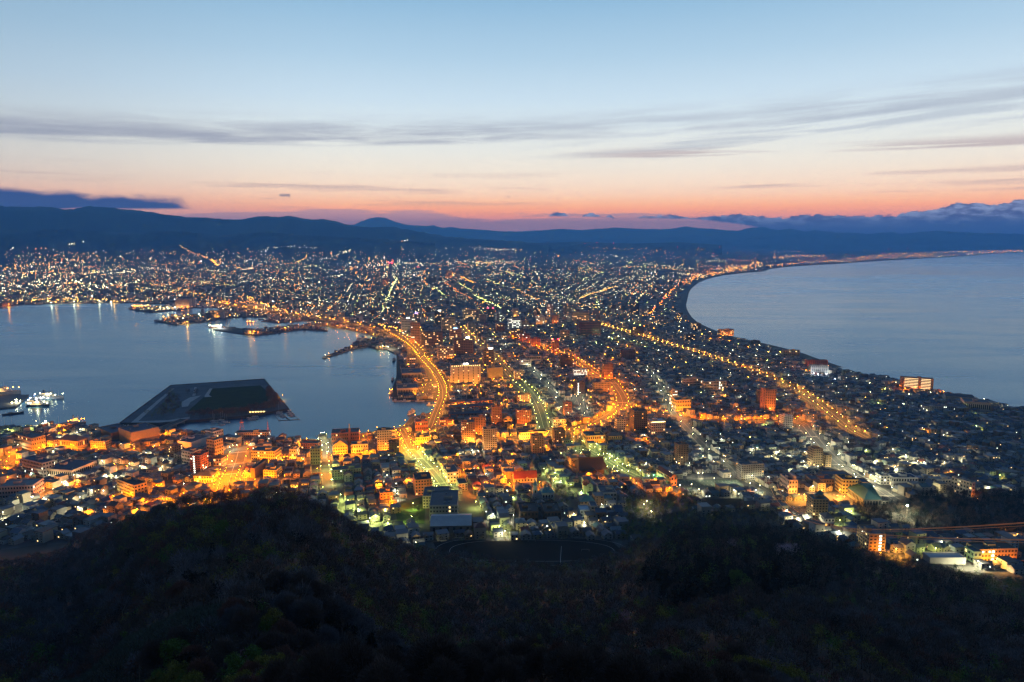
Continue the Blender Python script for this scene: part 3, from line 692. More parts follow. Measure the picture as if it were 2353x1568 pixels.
B('second market shed on the quay with orange lit front wall', 'the orange quay shed', 'market_hall', 'market hall', 913, 962, 893, 908, 44, 1, 'flat', 'cream', 'dark blue', 0, None, 'a', 'flood')
B('brown five storey office block at the head of the fish quay', 'the fish quay office', 'office_building', 'office building', 935, 957, 819, 839, 14, 5, 'grid', 'tan', 'brown', .2)
for i, (v0, ds, nm) in enumerate(((926, 'nearest the tall flats', 'first'), (942, 'in the middle of three', 'second'), (914, 'facing the canal with its front lit', 'third'))):
    B(f'long dark-roofed brick warehouse {ds}', f'the {nm} brick warehouse', 'brick_warehouse', 'warehouse', 1032, 1138, v0 + 8, v0 + 15, 17, 1, 'shed', 'brick', 'dark blue', .0, None, 'w', 'flood' if i == 2 else '', 'brick warehouses by the bay')
B('yellow lit hotel with regular window rows on the bay street', 'the yellow bay hotel', 'hotel', 'hotel', 868, 900, 991, 1040, 16, 9, 'grid', 'cream', 'black', .06, None, 'w', 'flood')
B('brick-red exhibition building with a tall square chimney by the water', 'the chimney building', 'brick_hall', 'hall', 762, 826, 996, 1021, 26, 3, 'flat', 'brick', 'slate', .08, None, 'w', 'chimney')
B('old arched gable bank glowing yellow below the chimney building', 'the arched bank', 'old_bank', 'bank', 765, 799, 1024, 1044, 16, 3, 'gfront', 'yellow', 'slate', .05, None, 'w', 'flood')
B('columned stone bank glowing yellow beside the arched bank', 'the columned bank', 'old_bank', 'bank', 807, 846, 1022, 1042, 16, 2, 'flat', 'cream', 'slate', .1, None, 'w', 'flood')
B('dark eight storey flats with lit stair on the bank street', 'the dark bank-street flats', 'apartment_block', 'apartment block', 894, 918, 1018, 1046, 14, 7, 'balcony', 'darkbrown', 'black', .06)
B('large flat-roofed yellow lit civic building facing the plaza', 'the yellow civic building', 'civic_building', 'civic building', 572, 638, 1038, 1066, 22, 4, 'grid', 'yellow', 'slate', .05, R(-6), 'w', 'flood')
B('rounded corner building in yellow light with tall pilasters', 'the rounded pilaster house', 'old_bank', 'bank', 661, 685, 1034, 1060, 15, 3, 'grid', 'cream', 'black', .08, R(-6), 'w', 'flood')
B('dark green narrow block with an unlit side beside the steep slope', 'the dark green block', 'office_building', 'office building', 712, 738, 1033, 1068, 14, 5, 'grid', 'green', 'teal', .06, R(4))
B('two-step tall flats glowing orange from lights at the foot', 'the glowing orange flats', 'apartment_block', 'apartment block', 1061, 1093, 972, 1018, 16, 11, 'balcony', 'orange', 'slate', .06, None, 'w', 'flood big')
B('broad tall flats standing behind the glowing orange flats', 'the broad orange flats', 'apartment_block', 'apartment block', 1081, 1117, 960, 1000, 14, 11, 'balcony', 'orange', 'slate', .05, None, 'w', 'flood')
B('tall flats with white balcony bands in front of the orange pair', 'the white-banded flats', 'apartment_block', 'apartment block', 1110, 1144, 988, 1040, 16, 12, 'balcony', 'cream', 'black', .05, None, 'w', 'flood low')
B('slender brick-orange flats beyond the brick warehouses', 'the slender orange flats', 'apartment_block', 'apartment block', 1130, 1154, 937, 977, 14, 11, 'balcony', 'orange', 'brown', .05, None, 'w', 'flood low')
B('wide brick flats with ten balcony bands left of the tram road', 'the wide brick flats', 'apartment_block', 'apartment block', 1186, 1223, 944, 977, 16, 10, 'balcony', 'orange', 'brown', .04, None, 'w', 'flood low')
B('small three storey stone house with pointed gables by the wide brick flats', 'the gabled stone house', 'stone_house', 'house', 1156, 1178, 962, 980, 12, 3, 'gfront', 'tan', 'brown', .08)
B('red two storey seaside restaurant beside the quay', 'the red quay restaurant', 'restaurant', 'restaurant', 955, 984, 970, 990, 16, 2, 'flat', 'brick', 'slate', .15, None, 'a')
B('low brick canal shop with lit windows by the bay road', 'the canal shop', 'shop_building', 'shop', 1010, 1044, 965, 978, 14, 2, 'flat', 'brick', 'brown', .3, None, 'a')
B('round-topped dark hall near the bay road corner', 'the dark round hall', 'market_hall', 'hall', 1036, 1058, 992, 1005, 18, 0, 'gfront', 'darkbrown', 'brown', 0)
B('low restaurant lit yellow at the foot of the sloping avenue', 'the yellow corner restaurant', 'restaurant', 'restaurant', 955, 986, 1006, 1022, 14, 2, 'flat', 'yellow', 'brown', .2, None, 'w', 'flood')
# --- downtown and the isthmus
B('huge dark maroon windowless block downtown', 'the huge maroon block', 'department_store', 'department store', 1328, 1384, 741, 774, 40, 6, 'flat', 'maroon', 'black', 0)
B('orange and white striped corner flats on the curving boulevard', 'the striped corner flats', 'apartment_block', 'apartment block', 1385, 1411, 838, 870, 16, 9, 'balcony', 'orange', 'brown', .05, None, 'w', 'flood low')
B('wide flats with six rows of loggias before the striped corner flats', 'the loggia flats', 'apartment_block', 'apartment block', 1363, 1405, 880, 906, 14, 6, 'balcony', 'tan', 'slate', .04)
B('dark brown tower flats at the upper boulevard bend', 'the dark bend flats', 'apartment_block', 'apartment block', 1286, 1318, 818, 848, 16, 9, 'balcony', 'darkbrown', 'brown', .05)
B('white five storey office with bright windows across from the bend flats', 'the bright white office', 'office_building', 'office building', 1318, 1351, 850, 866, 12, 5, 'grid', 'white', 'grey', .55, None, 'c')
B('dark flats with a vertical strip of lit stair windows', 'the lit-stair dark flats', 'apartment_block', 'apartment block', 1317, 1346, 880, 908, 14, 8, 'balcony', 'darkbrown', 'black', .04, None, 'w', 'stair')
B('red-brown narrow flats with floodlit top near the tram road', 'the red narrow flats', 'apartment_block', 'apartment block', 1295, 1316, 926, 955, 13, 8, 'balcony', 'brick', 'brown', .05)
B('brown twin-wing flats with two roof towers at the crossroads', 'the twin-wing flats', 'apartment_block', 'apartment block', 1451, 1492, 946, 990, 24, 10, 'balcony', 'brown', 'black', .05)
B('terraced hotel with a brightly lit penthouse floor', 'the lit penthouse hotel', 'hotel', 'hotel', 1492, 1532, 969, 1003, 18, 6, 'balcony', 'pink', 'white', .08, None, 'w', 'crownlights')
B('pale church-like office with stepped front at the boulevard corner', 'the stepped pale office', 'office_building', 'office building', 1414, 1440, 965, 998, 14, 7, 'grid', 'beige', 'slate', .08)
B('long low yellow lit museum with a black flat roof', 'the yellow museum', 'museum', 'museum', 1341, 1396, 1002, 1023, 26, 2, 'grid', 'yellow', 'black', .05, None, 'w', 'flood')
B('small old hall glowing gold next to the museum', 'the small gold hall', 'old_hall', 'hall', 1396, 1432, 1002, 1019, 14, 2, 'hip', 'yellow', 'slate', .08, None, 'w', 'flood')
B('brown tower flats with stacked bay windows facing the museum', 'the bay-window flats', 'apartment_block', 'apartment block', 1271, 1301, 990, 1026, 15, 10, 'balcony', 'brown', 'brown', .05)
B('paired brown towers rising in front of the lit terraces', 'the paired brown towers', 'apartment_block', 'apartment block', 1221, 1252, 1004, 1047, 16, 11, 'balcony', 'tan', 'brown', .04)
B('long terrace of shops drenched in yellow floodlight', 'the floodlit terrace', 'shop_terrace', 'shops', 1192, 1259, 994, 1009, 12, 2, 'flat', 'yellow', 'brown', .1, None, 'w', 'flood big')
B('green narrow apartment house below the bay-window flats', 'the narrow green house', 'apartment_block', 'apartment block', 1292, 1316, 1013, 1030, 12, 3, 'grid', 'green', 'slate', .12)
B('low white terrace with strip windows by the tram road end', 'the white strip terrace', 'office_building', 'office building', 1270, 1302, 965, 982, 16, 3, 'flat', 'white', 'slate', .1)
B('yellow lit broad hall behind the east orange street', 'the broad yellow hall', 'civic_building', 'civic building', 1548, 1592, 920, 945, 22, 3, 'flat', 'yellow', 'slate', .03, None, 'w', 'flood')
B('thin tower lit yellow-green on one edge beside the broad hall', 'the thin lit tower', 'apartment_block', 'apartment block', 1541, 1559, 899, 930, 12, 9, 'balcony', 'cream', 'slate', .2, None, 'c')
B('tall orange floodlit tower beside the long golden street', 'the tall orange tower', 'apartment_tower', 'apartment tower', 1752, 1786, 897, 948, 18, 14, 'grid', 'orange', 'brown', .04, None, 'w', 'flood big')
B('dark wing with lit stair joined behind the tall orange tower', 'the dark stair wing', 'apartment_tower', 'apartment tower', 1740, 1757, 899, 935, 12, 11, 'flat', 'brown', 'black', 0, None, 'a', 'stair')
B('dark brown tower block standing alone among low roofs', 'the lone brown tower', 'apartment_block', 'apartment block', 1553, 1585, 1024, 1071, 14, 11, 'grid', 'brown', 'brown', .05)
B('pale grey seven storey flats with roof boxes above the car park', 'the pale grey flats', 'apartment_block', 'apartment block', 1698, 1759, 1069, 1103, 14, 7, 'balcony', 'grey', 'slate', .02)
B('long pale school with window bands inland of the beach', 'the long pale school', 'school_building', 'school', 1569, 1618, 871, 893, 14, 4, 'grid', 'beige', 'grey', .05)
B('second school block at an angle with lit end stairs', 'the angled school block', 'school_building', 'school', 1616, 1672, 877, 902, 18, 4, 'grid', 'beige', 'slate', .06, None, 'c', 'stair stairR')
B('brown square flats beyond the lanes of small roofs', 'the brown square flats', 'apartment_block', 'apartment block', 1428, 1461, 806, 829, 16, 7, 'grid', 'darkbrown', 'brown', .05)
B('dark brown slab block inland from the beach bend', 'the dark inland slab', 'apartment_block', 'apartment block', 1451, 1480, 752, 774, 14, 7, 'grid', 'darkbrown', 'black', .05)
B('red-brown tower with a red rooftop lamp above the upper boulevard', 'the red rooftop lamp tower', 'apartment_tower', 'apartment tower', 1267, 1286, 783, 812, 13, 10, 'balcony', 'brick', 'brown', .06, None, 'w', 'beacon')
B('wide tan department store with rounded end among bright shop lights', 'the rounded store', 'department_store', 'department store', 1316, 1355, 718, 741, 22, 6, 'flat', 'tan', 'slate', .15)
B('orange lit slab above the brightest shopping lights', 'the orange shopping slab', 'office_building', 'office building', 1268, 1284, 725, 746, 14, 7, 'flat', 'orange', 'slate', .1, None, 'w', 'flood')
B('white block with bright base at the shopping quarter', 'the white shopping block', 'office_building', 'office building', 1231, 1252, 727, 748, 14, 7, 'grid', 'white', 'grey', .2, None, 'c', 'flood')
B('brown long office with red signal lights before the downtown blocks', 'the red signal office', 'office_building', 'office building', 1194, 1218, 768, 788, 18, 6, 'flat', 'brick', 'brown', .08)
B('dark brown broad office near the downtown avenue', 'the broad downtown office', 'office_building', 'office building', 1174, 1204, 757, 778, 20, 6, 'flat', 'darkbrown', 'black', .1)
B('brick office block glowing at the boulevard beginning', 'the glowing brick office', 'office_building', 'office building', 1219, 1243, 777, 797, 16, 6, 'flat', 'brick', 'slate', .1, None, 'a', 'flood low')
B('pale office with lit strip floors left of the shopping lights', 'the pale strip office', 'office_building', 'office building', 1168, 1198, 733, 757, 16, 7, 'flat', 'white', 'grey', .5, None, 'c')
B('grey tower with dark end wall in the downtown row', 'the grey end-wall tower', 'office_building', 'office building', 1198, 1216, 738, 762, 14, 8, 'grid', 'grey', 'slate', .1)
B('tan block with arched roofline downtown', 'the arched roof block', 'office_building', 'office building', 1287, 1310, 760, 783, 16, 6, 'flat', 'tan', 'brown', .05)
B('white low office with flat roof right of the tram road', 'the low white office', 'office_building', 'office building', 1195, 1222, 828, 843, 18, 3, 'grid', 'white', 'slate', .1)
B('yellow-green lit long hall downtown beside the tram road', 'the yellow-green hall', 'market_hall', 'hall', 1208, 1246, 819, 835, 22, 2, 'flat', 'beige', 'slate', .02)
B('cream flats lit on one side by the tram road lamps', 'the cream tram flats', 'apartment_block', 'apartment block', 1182, 1206, 853, 872, 14, 5, 'grid', 'cream', 'slate', .1, None, 'w', 'flood low')
B('flat-roofed yellow shop row at the tram crossing', 'the yellow tram shop row', 'shop_terrace', 'shops', 1188, 1222, 908, 927, 16, 4, 'flat', 'tan', 'brown', .08, None, 'w', 'flood low')
# --- toward the open sea
B('seaside flats with brightly lit galleries on every floor', 'the lit gallery flats', 'apartment_block', 'apartment block', 2072, 2139, 870, 898, 14, 8, 'flat', 'orange', 'brown', 0, R(-20), 'w', 'gallery')
B('grey seaside slab with dark ribs before the red slab', 'the ribbed grey slab', 'apartment_block', 'apartment block', 1861, 1904, 841, 861, 14, 6, 'balcony', 'grey', 'slate', .05, R(0), 'c', 'flood white')
B('red seaside slab lit from its car park', 'the red seaside slab', 'apartment_block', 'apartment block', 1854, 1902, 829, 848, 14, 6, 'balcony', 'brick', 'slate', .04, R(0), 'a', 'flood low')
B('brown flats with domed roof tanks on the shore', 'the domed shore flats', 'apartment_block', 'apartment block', 1798, 1837, 806, 825, 14, 5, 'balcony', 'tan', 'slate', .06, R(-10))
B('small dark cube-like block right at the shore', 'the dark shore block', 'apartment_block', 'apartment block', 1728, 1749, 784, 797, 16, 5, 'grid', 'darkbrown', 'brown', .03)
B('white flats with dark balconies at the golden street crossing', 'the white balcony flats', 'apartment_block', 'apartment block', 1796, 1825, 957, 987, 14, 7, 'balcony', 'white', 'grey', .03)
B('brown flats with rows of bay windows beside the green avenue', 'the tall bay-window block', 'apartment_block', 'apartment block', 1862, 1894, 1033, 1076, 14, 8, 'grid', 'tan', 'brown', .04)
B('lower brown wing stepping down beside the tall bay-window block', 'the lower brown wing', 'apartment_block', 'apartment block', 1891, 1914, 1048, 1078, 12, 6, 'grid', 'tan', 'brown', .04)
B('grey gabled warehouse on the right-hand shore', 'the grey shore warehouse', 'warehouse', 'warehouse', 2174, 2234, 912, 925, 24, 0, 'shed', 'beige', 'slate', 0, R(-20))
B('bigger pale warehouse with two roof levels by the sea', 'the pale sea warehouse', 'warehouse', 'warehouse', 2215, 2274, 925, 947, 30, 1, 'flat', 'beige', 'slate', 0, R(-20))
B('very long low apartment row with lit corridor near the sea warehouses', 'the long sea row', 'apartment_row', 'apartment block', 2127, 2215, 934, 947, 12, 3, 'grid', 'grey', 'dark blue', .12, R(0), 'c')
B('pinkish cable car station with a stepped floodlit wall', 'the cable car station', 'cable_car_station', 'station', 1802, 1841, 1105, 1135, 24, 3, 'flat', 'pink', 'dark blue', .08, R(5), 'w', 'flood warm')
B('tall hillside hotel with a pyramid roof turret', 'the turret hotel', 'hotel', 'hotel', 1860, 1906, 1150, 1197, 16, 8, 'balcony', 'tan', 'teal', .02, R(0))
B('wide dark hall with teal sloping roof edges at the park', 'the teal-edged hall', 'public_hall', 'hall', 1968, 2040, 1148, 1166, 40, 1, 'hip', 'dark grey', 'teal', 0, R(0))
B('tan five storey lodge with a lit stair window column', 'the tan lodge', 'lodge', 'lodge', 1984, 2044, 1230, 1267, 22, 5, 'grid', 'tan', 'slate', .03, R(2), 'w', 'stair stairR flood low')
B('tan apartment house with two glowing stairwells at the wood edge', 'the two-stair house', 'apartment_block', 'apartment block', 2242, 2339, 1264, 1291, 16, 3, 'grid', 'tan', 'brown', .03, R(4), 'c', 'stair flood low')
B('small green block in front of the two-stair house', 'the small green block', 'apartment_block', 'apartment block', 2228, 2262, 1270, 1294, 12, 2, 'flat', 'green', 'slate', .03, R(4))
B('end-on white apartment house lit along its base', 'the white end-on flats', 'apartment_block', 'apartment block', 2212, 2257, 1110, 1144, 26, 4, 'grid', 'cream', 'slate', .04, R(26), 'w', 'flood low')
B('row house with silver roof left of its twin', 'the first silver row', 'apartment_row', 'apartment block', 2107, 2148, 1100, 1116, 12, 2, 'grid', 'beige', 'silver', .06, R(0))
B('row house with silver roof and lit porches', 'the second silver row', 'apartment_row', 'apartment block', 2149, 2193, 1103, 1119, 12, 2, 'grid', 'cream', 'silver', .1, R(0))
B('white stepped office with a slanted front beside the green avenue', 'the white slanted office', 'office_building', 'office building', 2048, 2110, 1099, 1120, 16, 2, 'flat', 'white', 'dark blue', .03, R(0))
B('narrow white apartment house before the slanted office', 'the narrow white house', 'apartment_block', 'apartment block', 2018, 2048, 1095, 1114, 14, 3, 'grid', 'white', 'slate', .03, R(0))
B('stepped mustard yellow building with terraces above the bright car park', 'the mustard terraces', 'office_building', 'office building', 1928, 1976, 1104, 1136, 20, 4, 'balcony', 'yellow', 'black', .02, R(0))
B('blue-roofed lower wing of the mustard terraces', 'the blue-roofed wing', 'office_building', 'office building', 1974, 2002, 1110, 1138, 16, 3, 'flat', 'tan', 'dark blue', 0, R(0))
B('long brown two storey school by the cable car station', 'the long brown school', 'school_building', 'school', 1858, 1920, 1103, 1119, 18, 2, 'grid', 'brown', 'dark blue', .03, R(0))
B('long blue-roofed gymnasium behind the brown school', 'the blue gymnasium', 'gymnasium', 'gymnasium', 1888, 1955, 1092, 1102, 16, 0, 'flat', 'brown', 'dark blue', 0, R(0))
B('long low white-roofed shed at the edge of the bamboo', 'the white-roofed shed', 'shed', 'shed', 2135, 2220, 1284, 1297, 12, 0, 'flat', 'grey', 'silver', 0, R(0))
B('white two storey clinic below the turret hotel', 'the white clinic', 'house', 'house', 1889, 1922, 1192, 1212, 14, 2, 'hip', 'white', 'slate', .03, R(0))
# --- the quarter below the hill
B('five storey school block with flat grey roof and stair tower', 'the grey school block', 'school_building', 'school', 985, 1054, 1164, 1197, 44, 4, 'grid', 'grey', 'slate', .03, R(3))
B('older school wing behind the grey block glowing green on its side', 'the older school wing', 'school_building', 'school', 970, 1034, 1142, 1168, 30, 4, 'grid', 'beige', 'slate', .03, R(3))
B('gymnasium with a big pale arched metal roof beside the sports field', 'the pale gymnasium', 'gymnasium', 'gymnasium', 988, 1084, 1209, 1226, 30, 1, 'shed', 'dark grey', 'silver', 0, R(3))
B('brick apartment house glowing orange beside the sloping avenue', 'the orange brick house', 'apartment_block', 'apartment block', 952, 996, 1104, 1138, 26, 5, 'grid', 'orange', 'black', .02, R(14))
B('white stepped building with yellow lit side along the sloping avenue', 'the white avenue building', 'office_building', 'office building', 1023, 1060, 1087, 1110, 30, 3, 'grid', 'cream', 'slate', .05, R(16), 'w', 'flood low')
B('cream block at the top of the sloping avenue', 'the cream avenue block', 'office_building', 'office building', 1051, 1078, 1113, 1128, 20, 3, 'grid', 'cream', 'black', .03, R(14))
B('orange lit brick house below the school lawn', 'the small orange house', 'apartment_block', 'apartment block', 873, 904, 1134, 1152, 16, 3, 'grid', 'orange', 'slate', .08, R(12), 'a', 'flood low')
B('dark grey long flats halfway down the steep slope', 'the dark long flats', 'apartment_block', 'apartment block', 764, 830, 1080, 1101, 14, 4, 'grid', 'green', 'slate', .04, R(14))
B('low brown museum with courtyards before the sports field', 'the brown courtyard museum', 'museum', 'museum', 1192, 1240, 1178, 1200, 26, 2, 'flat', 'darkbrown', 'black', .02, R(5))
B('second brown museum wing with a terrace', 'the terraced museum wing', 'museum', 'museum', 1246, 1293, 1178, 1198, 26, 2, 'flat', 'darkbrown', 'black', .02, R(5))
B('grey concrete hall with two roof lights near the white church', 'the concrete hall', 'public_hall', 'hall', 1375, 1422, 1134, 1153, 24, 2, 'flat', 'grey', 'slate', .02, R(5))
B('long brown gabled hall with a glazed gable front by the car park', 'the glazed gable hall', 'gabled_hall', 'hall', 1524, 1572, 1096, 1117, 34, 2, 'gfront', 'orange', 'brown', .0, R(20), 'a', 'flood low')
B('tan house with teal roof and dormers above the museum', 'the teal dormer house', 'house', 'house', 1331, 1369, 1153, 1166, 14, 2, 'hip', 'tan', 'teal', .03, R(5))
B('white cube house with bright flat roof below the teal dormer house', 'the white cube house', 'house', 'house', 1330, 1358, 1174, 1188, 14, 2, 'flat', 'pale blue', 'white', .02, R(5))
B('grey tower-like house beside the white cube house', 'the grey tower house', 'house', 'house', 1354, 1376, 1165, 1187, 14, 3, 'grid', 'grey', 'slate', .02, R(5))
# --- western docks
B('large blue-roofed dock warehouse with ribbed side wall', 'the ribbed dock warehouse', 'warehouse', 'warehouse', 248, 330, 990, 1018, 44, 0, 'flat', 'tan', 'dark blue', 0, R(-38))
B('older warehouse with a low dark roof behind the ribbed one', 'the older dock warehouse', 'warehouse', 'warehouse', 205, 275, 990, 1006, 34, 0, 'flat', 'brown', 'dark blue', 0, R(-38))
B('small office lit orange at the foot of the ribbed warehouse', 'the orange dock office', 'office_building', 'office building', 204, 247, 1015, 1031, 14, 3, 'grid', 'tan', 'slate', .1, R(-10), 'a', 'flood')
B('long brown three storey depot with a roof cabin', 'the brown depot', 'depot', 'depot', 28, 84, 1003, 1031, 20, 3, 'grid', 'tan', 'slate', .06, R(-30))
B('yellow lit two storey house on the dockside road', 'the yellow dockside house', 'house', 'house', 92, 128, 1012, 1028, 14, 2, 'hip', 'cream', 'slate', .1, R(-14), 'w', 'flood')
B('wide low workshop with hipped roof on the dockside road', 'the hipped workshop', 'workshop', 'workshop', 128, 186, 1012, 1030, 20, 1, 'hip', 'tan', 'slate', .1, R(-14), 'a', 'flood low')
B('flat-roofed shed with snowy patches near the dock road', 'the patched-roof shed', 'warehouse', 'warehouse', 390, 460, 1016, 1033, 40, 0, 'flat', 'white', 'dark blue', .05, R(-20), 'a', 'flood low')
B('white two storey dock office with a roof gallery', 'the white dock office', 'office_building', 'office building', 462, 501, 992, 1015, 20, 3, 'grid', 'white', 'slate', .04, R(-30))
B('three storey harbour office with green windows and radio masts', 'the harbour office', 'harbour_office', 'office building', 540, 618, 995, 1010, 14, 3, 'grid', 'beige', 'slate', .12, R(4), 'c', 'mast')
B('grey ribbed office with a blue roof above the dock road', 'the ribbed grey office', 'office_building', 'office building', 410, 452, 1038, 1068, 16, 4, 'grid', 'grey', 'dark blue', .03, R(-26))
B('dark red-brown tower flats with a bright white stair column', 'the bright stair tower', 'apartment_block', 'apartment block', 431, 470, 1048, 1090, 18, 8, 'balcony', 'brick', 'brown', .06, R(-14), 'c', 'stair')
B('brown flats with a scatter of lit windows on the dock road', 'the scattered-light flats', 'apartment_block', 'apartment block', 378, 410, 1026, 1052, 14, 5, 'balcony', 'brown', 'slate', .3, R(-26))
B('teal-roofed office wing beside the plaza top', 'the teal-roofed office', 'office_building', 'office building', 468, 503, 1012, 1050, 16, 5, 'grid', 'tan', 'teal', .02, R(-26))
B('yellow lit school with stepped tower above the wood', 'the yellow stepped school', 'school_building', 'school', 260, 320, 1110, 1140, 16, 4, 'grid', 'yellow', 'black', .02, R(-34), 'w', 'flood')
B('grey school with horizontal bands and a pale end tower', 'the banded grey school', 'school_building', 'school', 47, 107, 1060, 1092, 16, 4, 'balcony', 'grey', 'dark blue', .03, R(-26))
B('wide dark-roofed depot in the warehouse lane', 'the wide lane depot', 'warehouse', 'warehouse', 80, 186, 1080, 1097, 44, 1, 'flat', 'beige', 'dark blue', .05, R(-12))
B('open three level car park with pale slabs', 'the open car park', 'car_park', 'car park', -4, 82, 1118, 1146, 26, 3, 'balcony', 'pink', 'grey', .03, R(8))
B('dark long-roofed assembly hall by the plaza', 'the dark plaza hall', 'public_hall', 'hall', 563, 600, 1078, 1100, 42, 0, 'flat', 'brown', 'black', 0, R(-4))
B('yellow lit gallery building right of the plaza hall', 'the yellow plaza gallery', 'civic_building', 'civic building', 600, 641, 1082, 1099, 18, 3, 'grid', 'yellow', 'slate', .04, R(-4), 'w', 'flood')
B('old western-style customs house at the plaza corner', 'the plaza corner house', 'old_hall', 'hall', 486, 514, 1054, 1072, 14, 2, 'hip', 'beige', 'black', .1, R(-6), 'w')
B('long pale inn glowing gold at the plaza foot', 'the golden inn', 'inn', 'inn', 442, 490, 1094, 1110, 14, 2, 'hip', 'yellow', 'slate', .08, R(-4), 'w', 'flood')
B('dark gabled office behind the yellow civic building', 'the dark rear office', 'office_building', 'office building', 690, 735, 1020, 1032, 16, 2, 'flat', 'brick', 'slate', .06, R(0))
# --- far town
B('big grain silo beside the far harbour', 'the grain silo', 'silo', 'silo', 402, 437, 688, 708, 30, 0, 'flat', 'beige', 'grey', 0, R(0), 'w', 'flood far')
B('cream waterfront office on the far pier with lit front', 'the far pier office', 'office_building', 'office building', 479, 521, 715, 730, 20, 4, 'flat', 'cream', 'slate', .15, R(0), 'a', 'flood far')
B('long white freight hall beside the highway', 'the freight hall', 'warehouse', 'warehouse', 566, 605, 700, 712, 30, 1, 'flat', 'white', 'grey', .1, R(0), 'w', 'flood far')
B('slender white viewing tower rising from the far town', 'the white viewing tower', 'tower', 'tower', 895, 902, 606, 641, 8, 0, 'flat', 'white', 'grey', 0, None, 'w', 'beacon')
for i, (a, b_, t_, bt, w_, nm) in enumerate(((985, 1002, 636, 660, 'brown', 'brown'), (1025, 1040, 622, 640, 'orange', 'glowing orange'), (1066, 1082, 622, 637, 'tan', 'tan'), (860, 876, 634, 650, 'grey', 'grey'), (1046, 1058, 624, 640, 'beige', 'beige'), (880, 893, 640, 655, 'orange', 'small orange'),
      (1154, 1166, 770, 784, 'darkbrown', 'dark brown'), (1140, 1156, 722, 742, 'beige', 'pale'), (1152, 1168, 706, 724, 'grey', 'dim grey'), (1102, 1118, 724, 744, 'pink', 'pinkish'), (1075, 1092, 742, 760, 'grey', 'flat grey'), (1092, 1112, 752, 770, 'dark grey', 'charcoal'), (1140, 1160, 745, 764, 'brick', 'brick red'),
      (1256, 1272, 700, 718, 'orange', 'amber'), (1226, 1242, 708, 726, 'darkbrown', 'dusky brown'), (1296, 1314, 704, 722, 'tan', 'wide tan'), (1178, 1192, 710, 728, 'cream', 'yellow lit'), (1448, 1470, 698, 722, 'darkbrown', 'tall dark'), (1398, 1416, 702, 720, 'brown', 'brown slab'), (1472, 1492, 712, 728, 'grey', 'grey slab'),
      (1508, 1534, 736, 748, 'grey', 'low shore'), (1316, 1330, 668, 690, 'green', 'greenish'), (1590, 1612, 744, 764, 'maroon', 'dark maroon'), (1652, 1688, 758, 772, 'orange', 'long orange shore'), (1574, 1600, 770, 786, 'darkbrown', 'dark low'))):
    B(f'{nm} block in the {"far" if bt < 700 else "middle"} town, {("behind the white viewing tower", "beyond the violet neon tower", "near the red beacon tower", "before the rounded store", "toward the beach bend")[0 if bt < 665 else 1 if a < 1110 else 2 if a < 1250 else 3 if a < 1400 else 4]}', f'the {nm} block', 'apartment_block', 'apartment block', a, b_, t_, bt, 18, 7, 'flat', w_, 'slate', .15, None, None, 'flood far' if i in (1, 5, 13, 16, 23) else '')

# temple, churches
def temple():
    gx, gy, gz = GT(1360, 1092); e = empty('temple', (gx, gy + 16, gz - .4), R(8)); tag(e, 'great temple with a huge dark sweeping tiled roof', 'temple'); LM.append((1358, 1075, 'the great temple')); RES.append((gx, gy + 16, 21, 19, R(8)))
    wm, rm = cmat('wall', WALL['darkbrown']), pm('temple_tiles', (.05, .03, .022), .7, .25, .8)
    mb = MB(); mb.box(0, 0, 0, 32, 26, 7, wm); mb.build('wall', e)
    mb = MB(); prof = [(0, 19.5), (4, 15.5), (8, 12.2), (12.5, 9.4), (17, 7.6)]
    for sgn in (1, -1):
        for (d0, z0), (d1, z1) in zip(prof, prof[1:]):
            w0, w1 = 17 + d0 * .22, 17 + d1 * .22; q = [(-w0, -sgn * d0, z0), (w0, -sgn * d0, z0), (w1, -sgn * d1, z1), (-w1, -sgn * d1, z1)]
            mb.add(q, [(3, 2, 1, 0) if sgn > 0 else (0, 1, 2, 3)], rm)
    for sgn in (-1, 1): mb.add([(sgn * 17, 0, 19.4), (sgn * 20.5, -16.5, 7.5), (sgn * 20.5, 16.5, 7.5)], [(0, 1, 2)], wm)
    rf = mb.build('roof', e); mb = MB(); mb.box(0, 0, 19.3, 35, 1.3, 1.5, rm)
    for s in (-1, 1): mb.box(s * 17.8, 0, 20.4, .8, 1.6, 2.0, rm)
    mb.build('ridge', rf)
    mb = MB(); mb.gable(0, -17.5, 7.2, 10, 9, 3.4, rm, wm, R(90), hip=0); mb.build('porch', e)
temple()
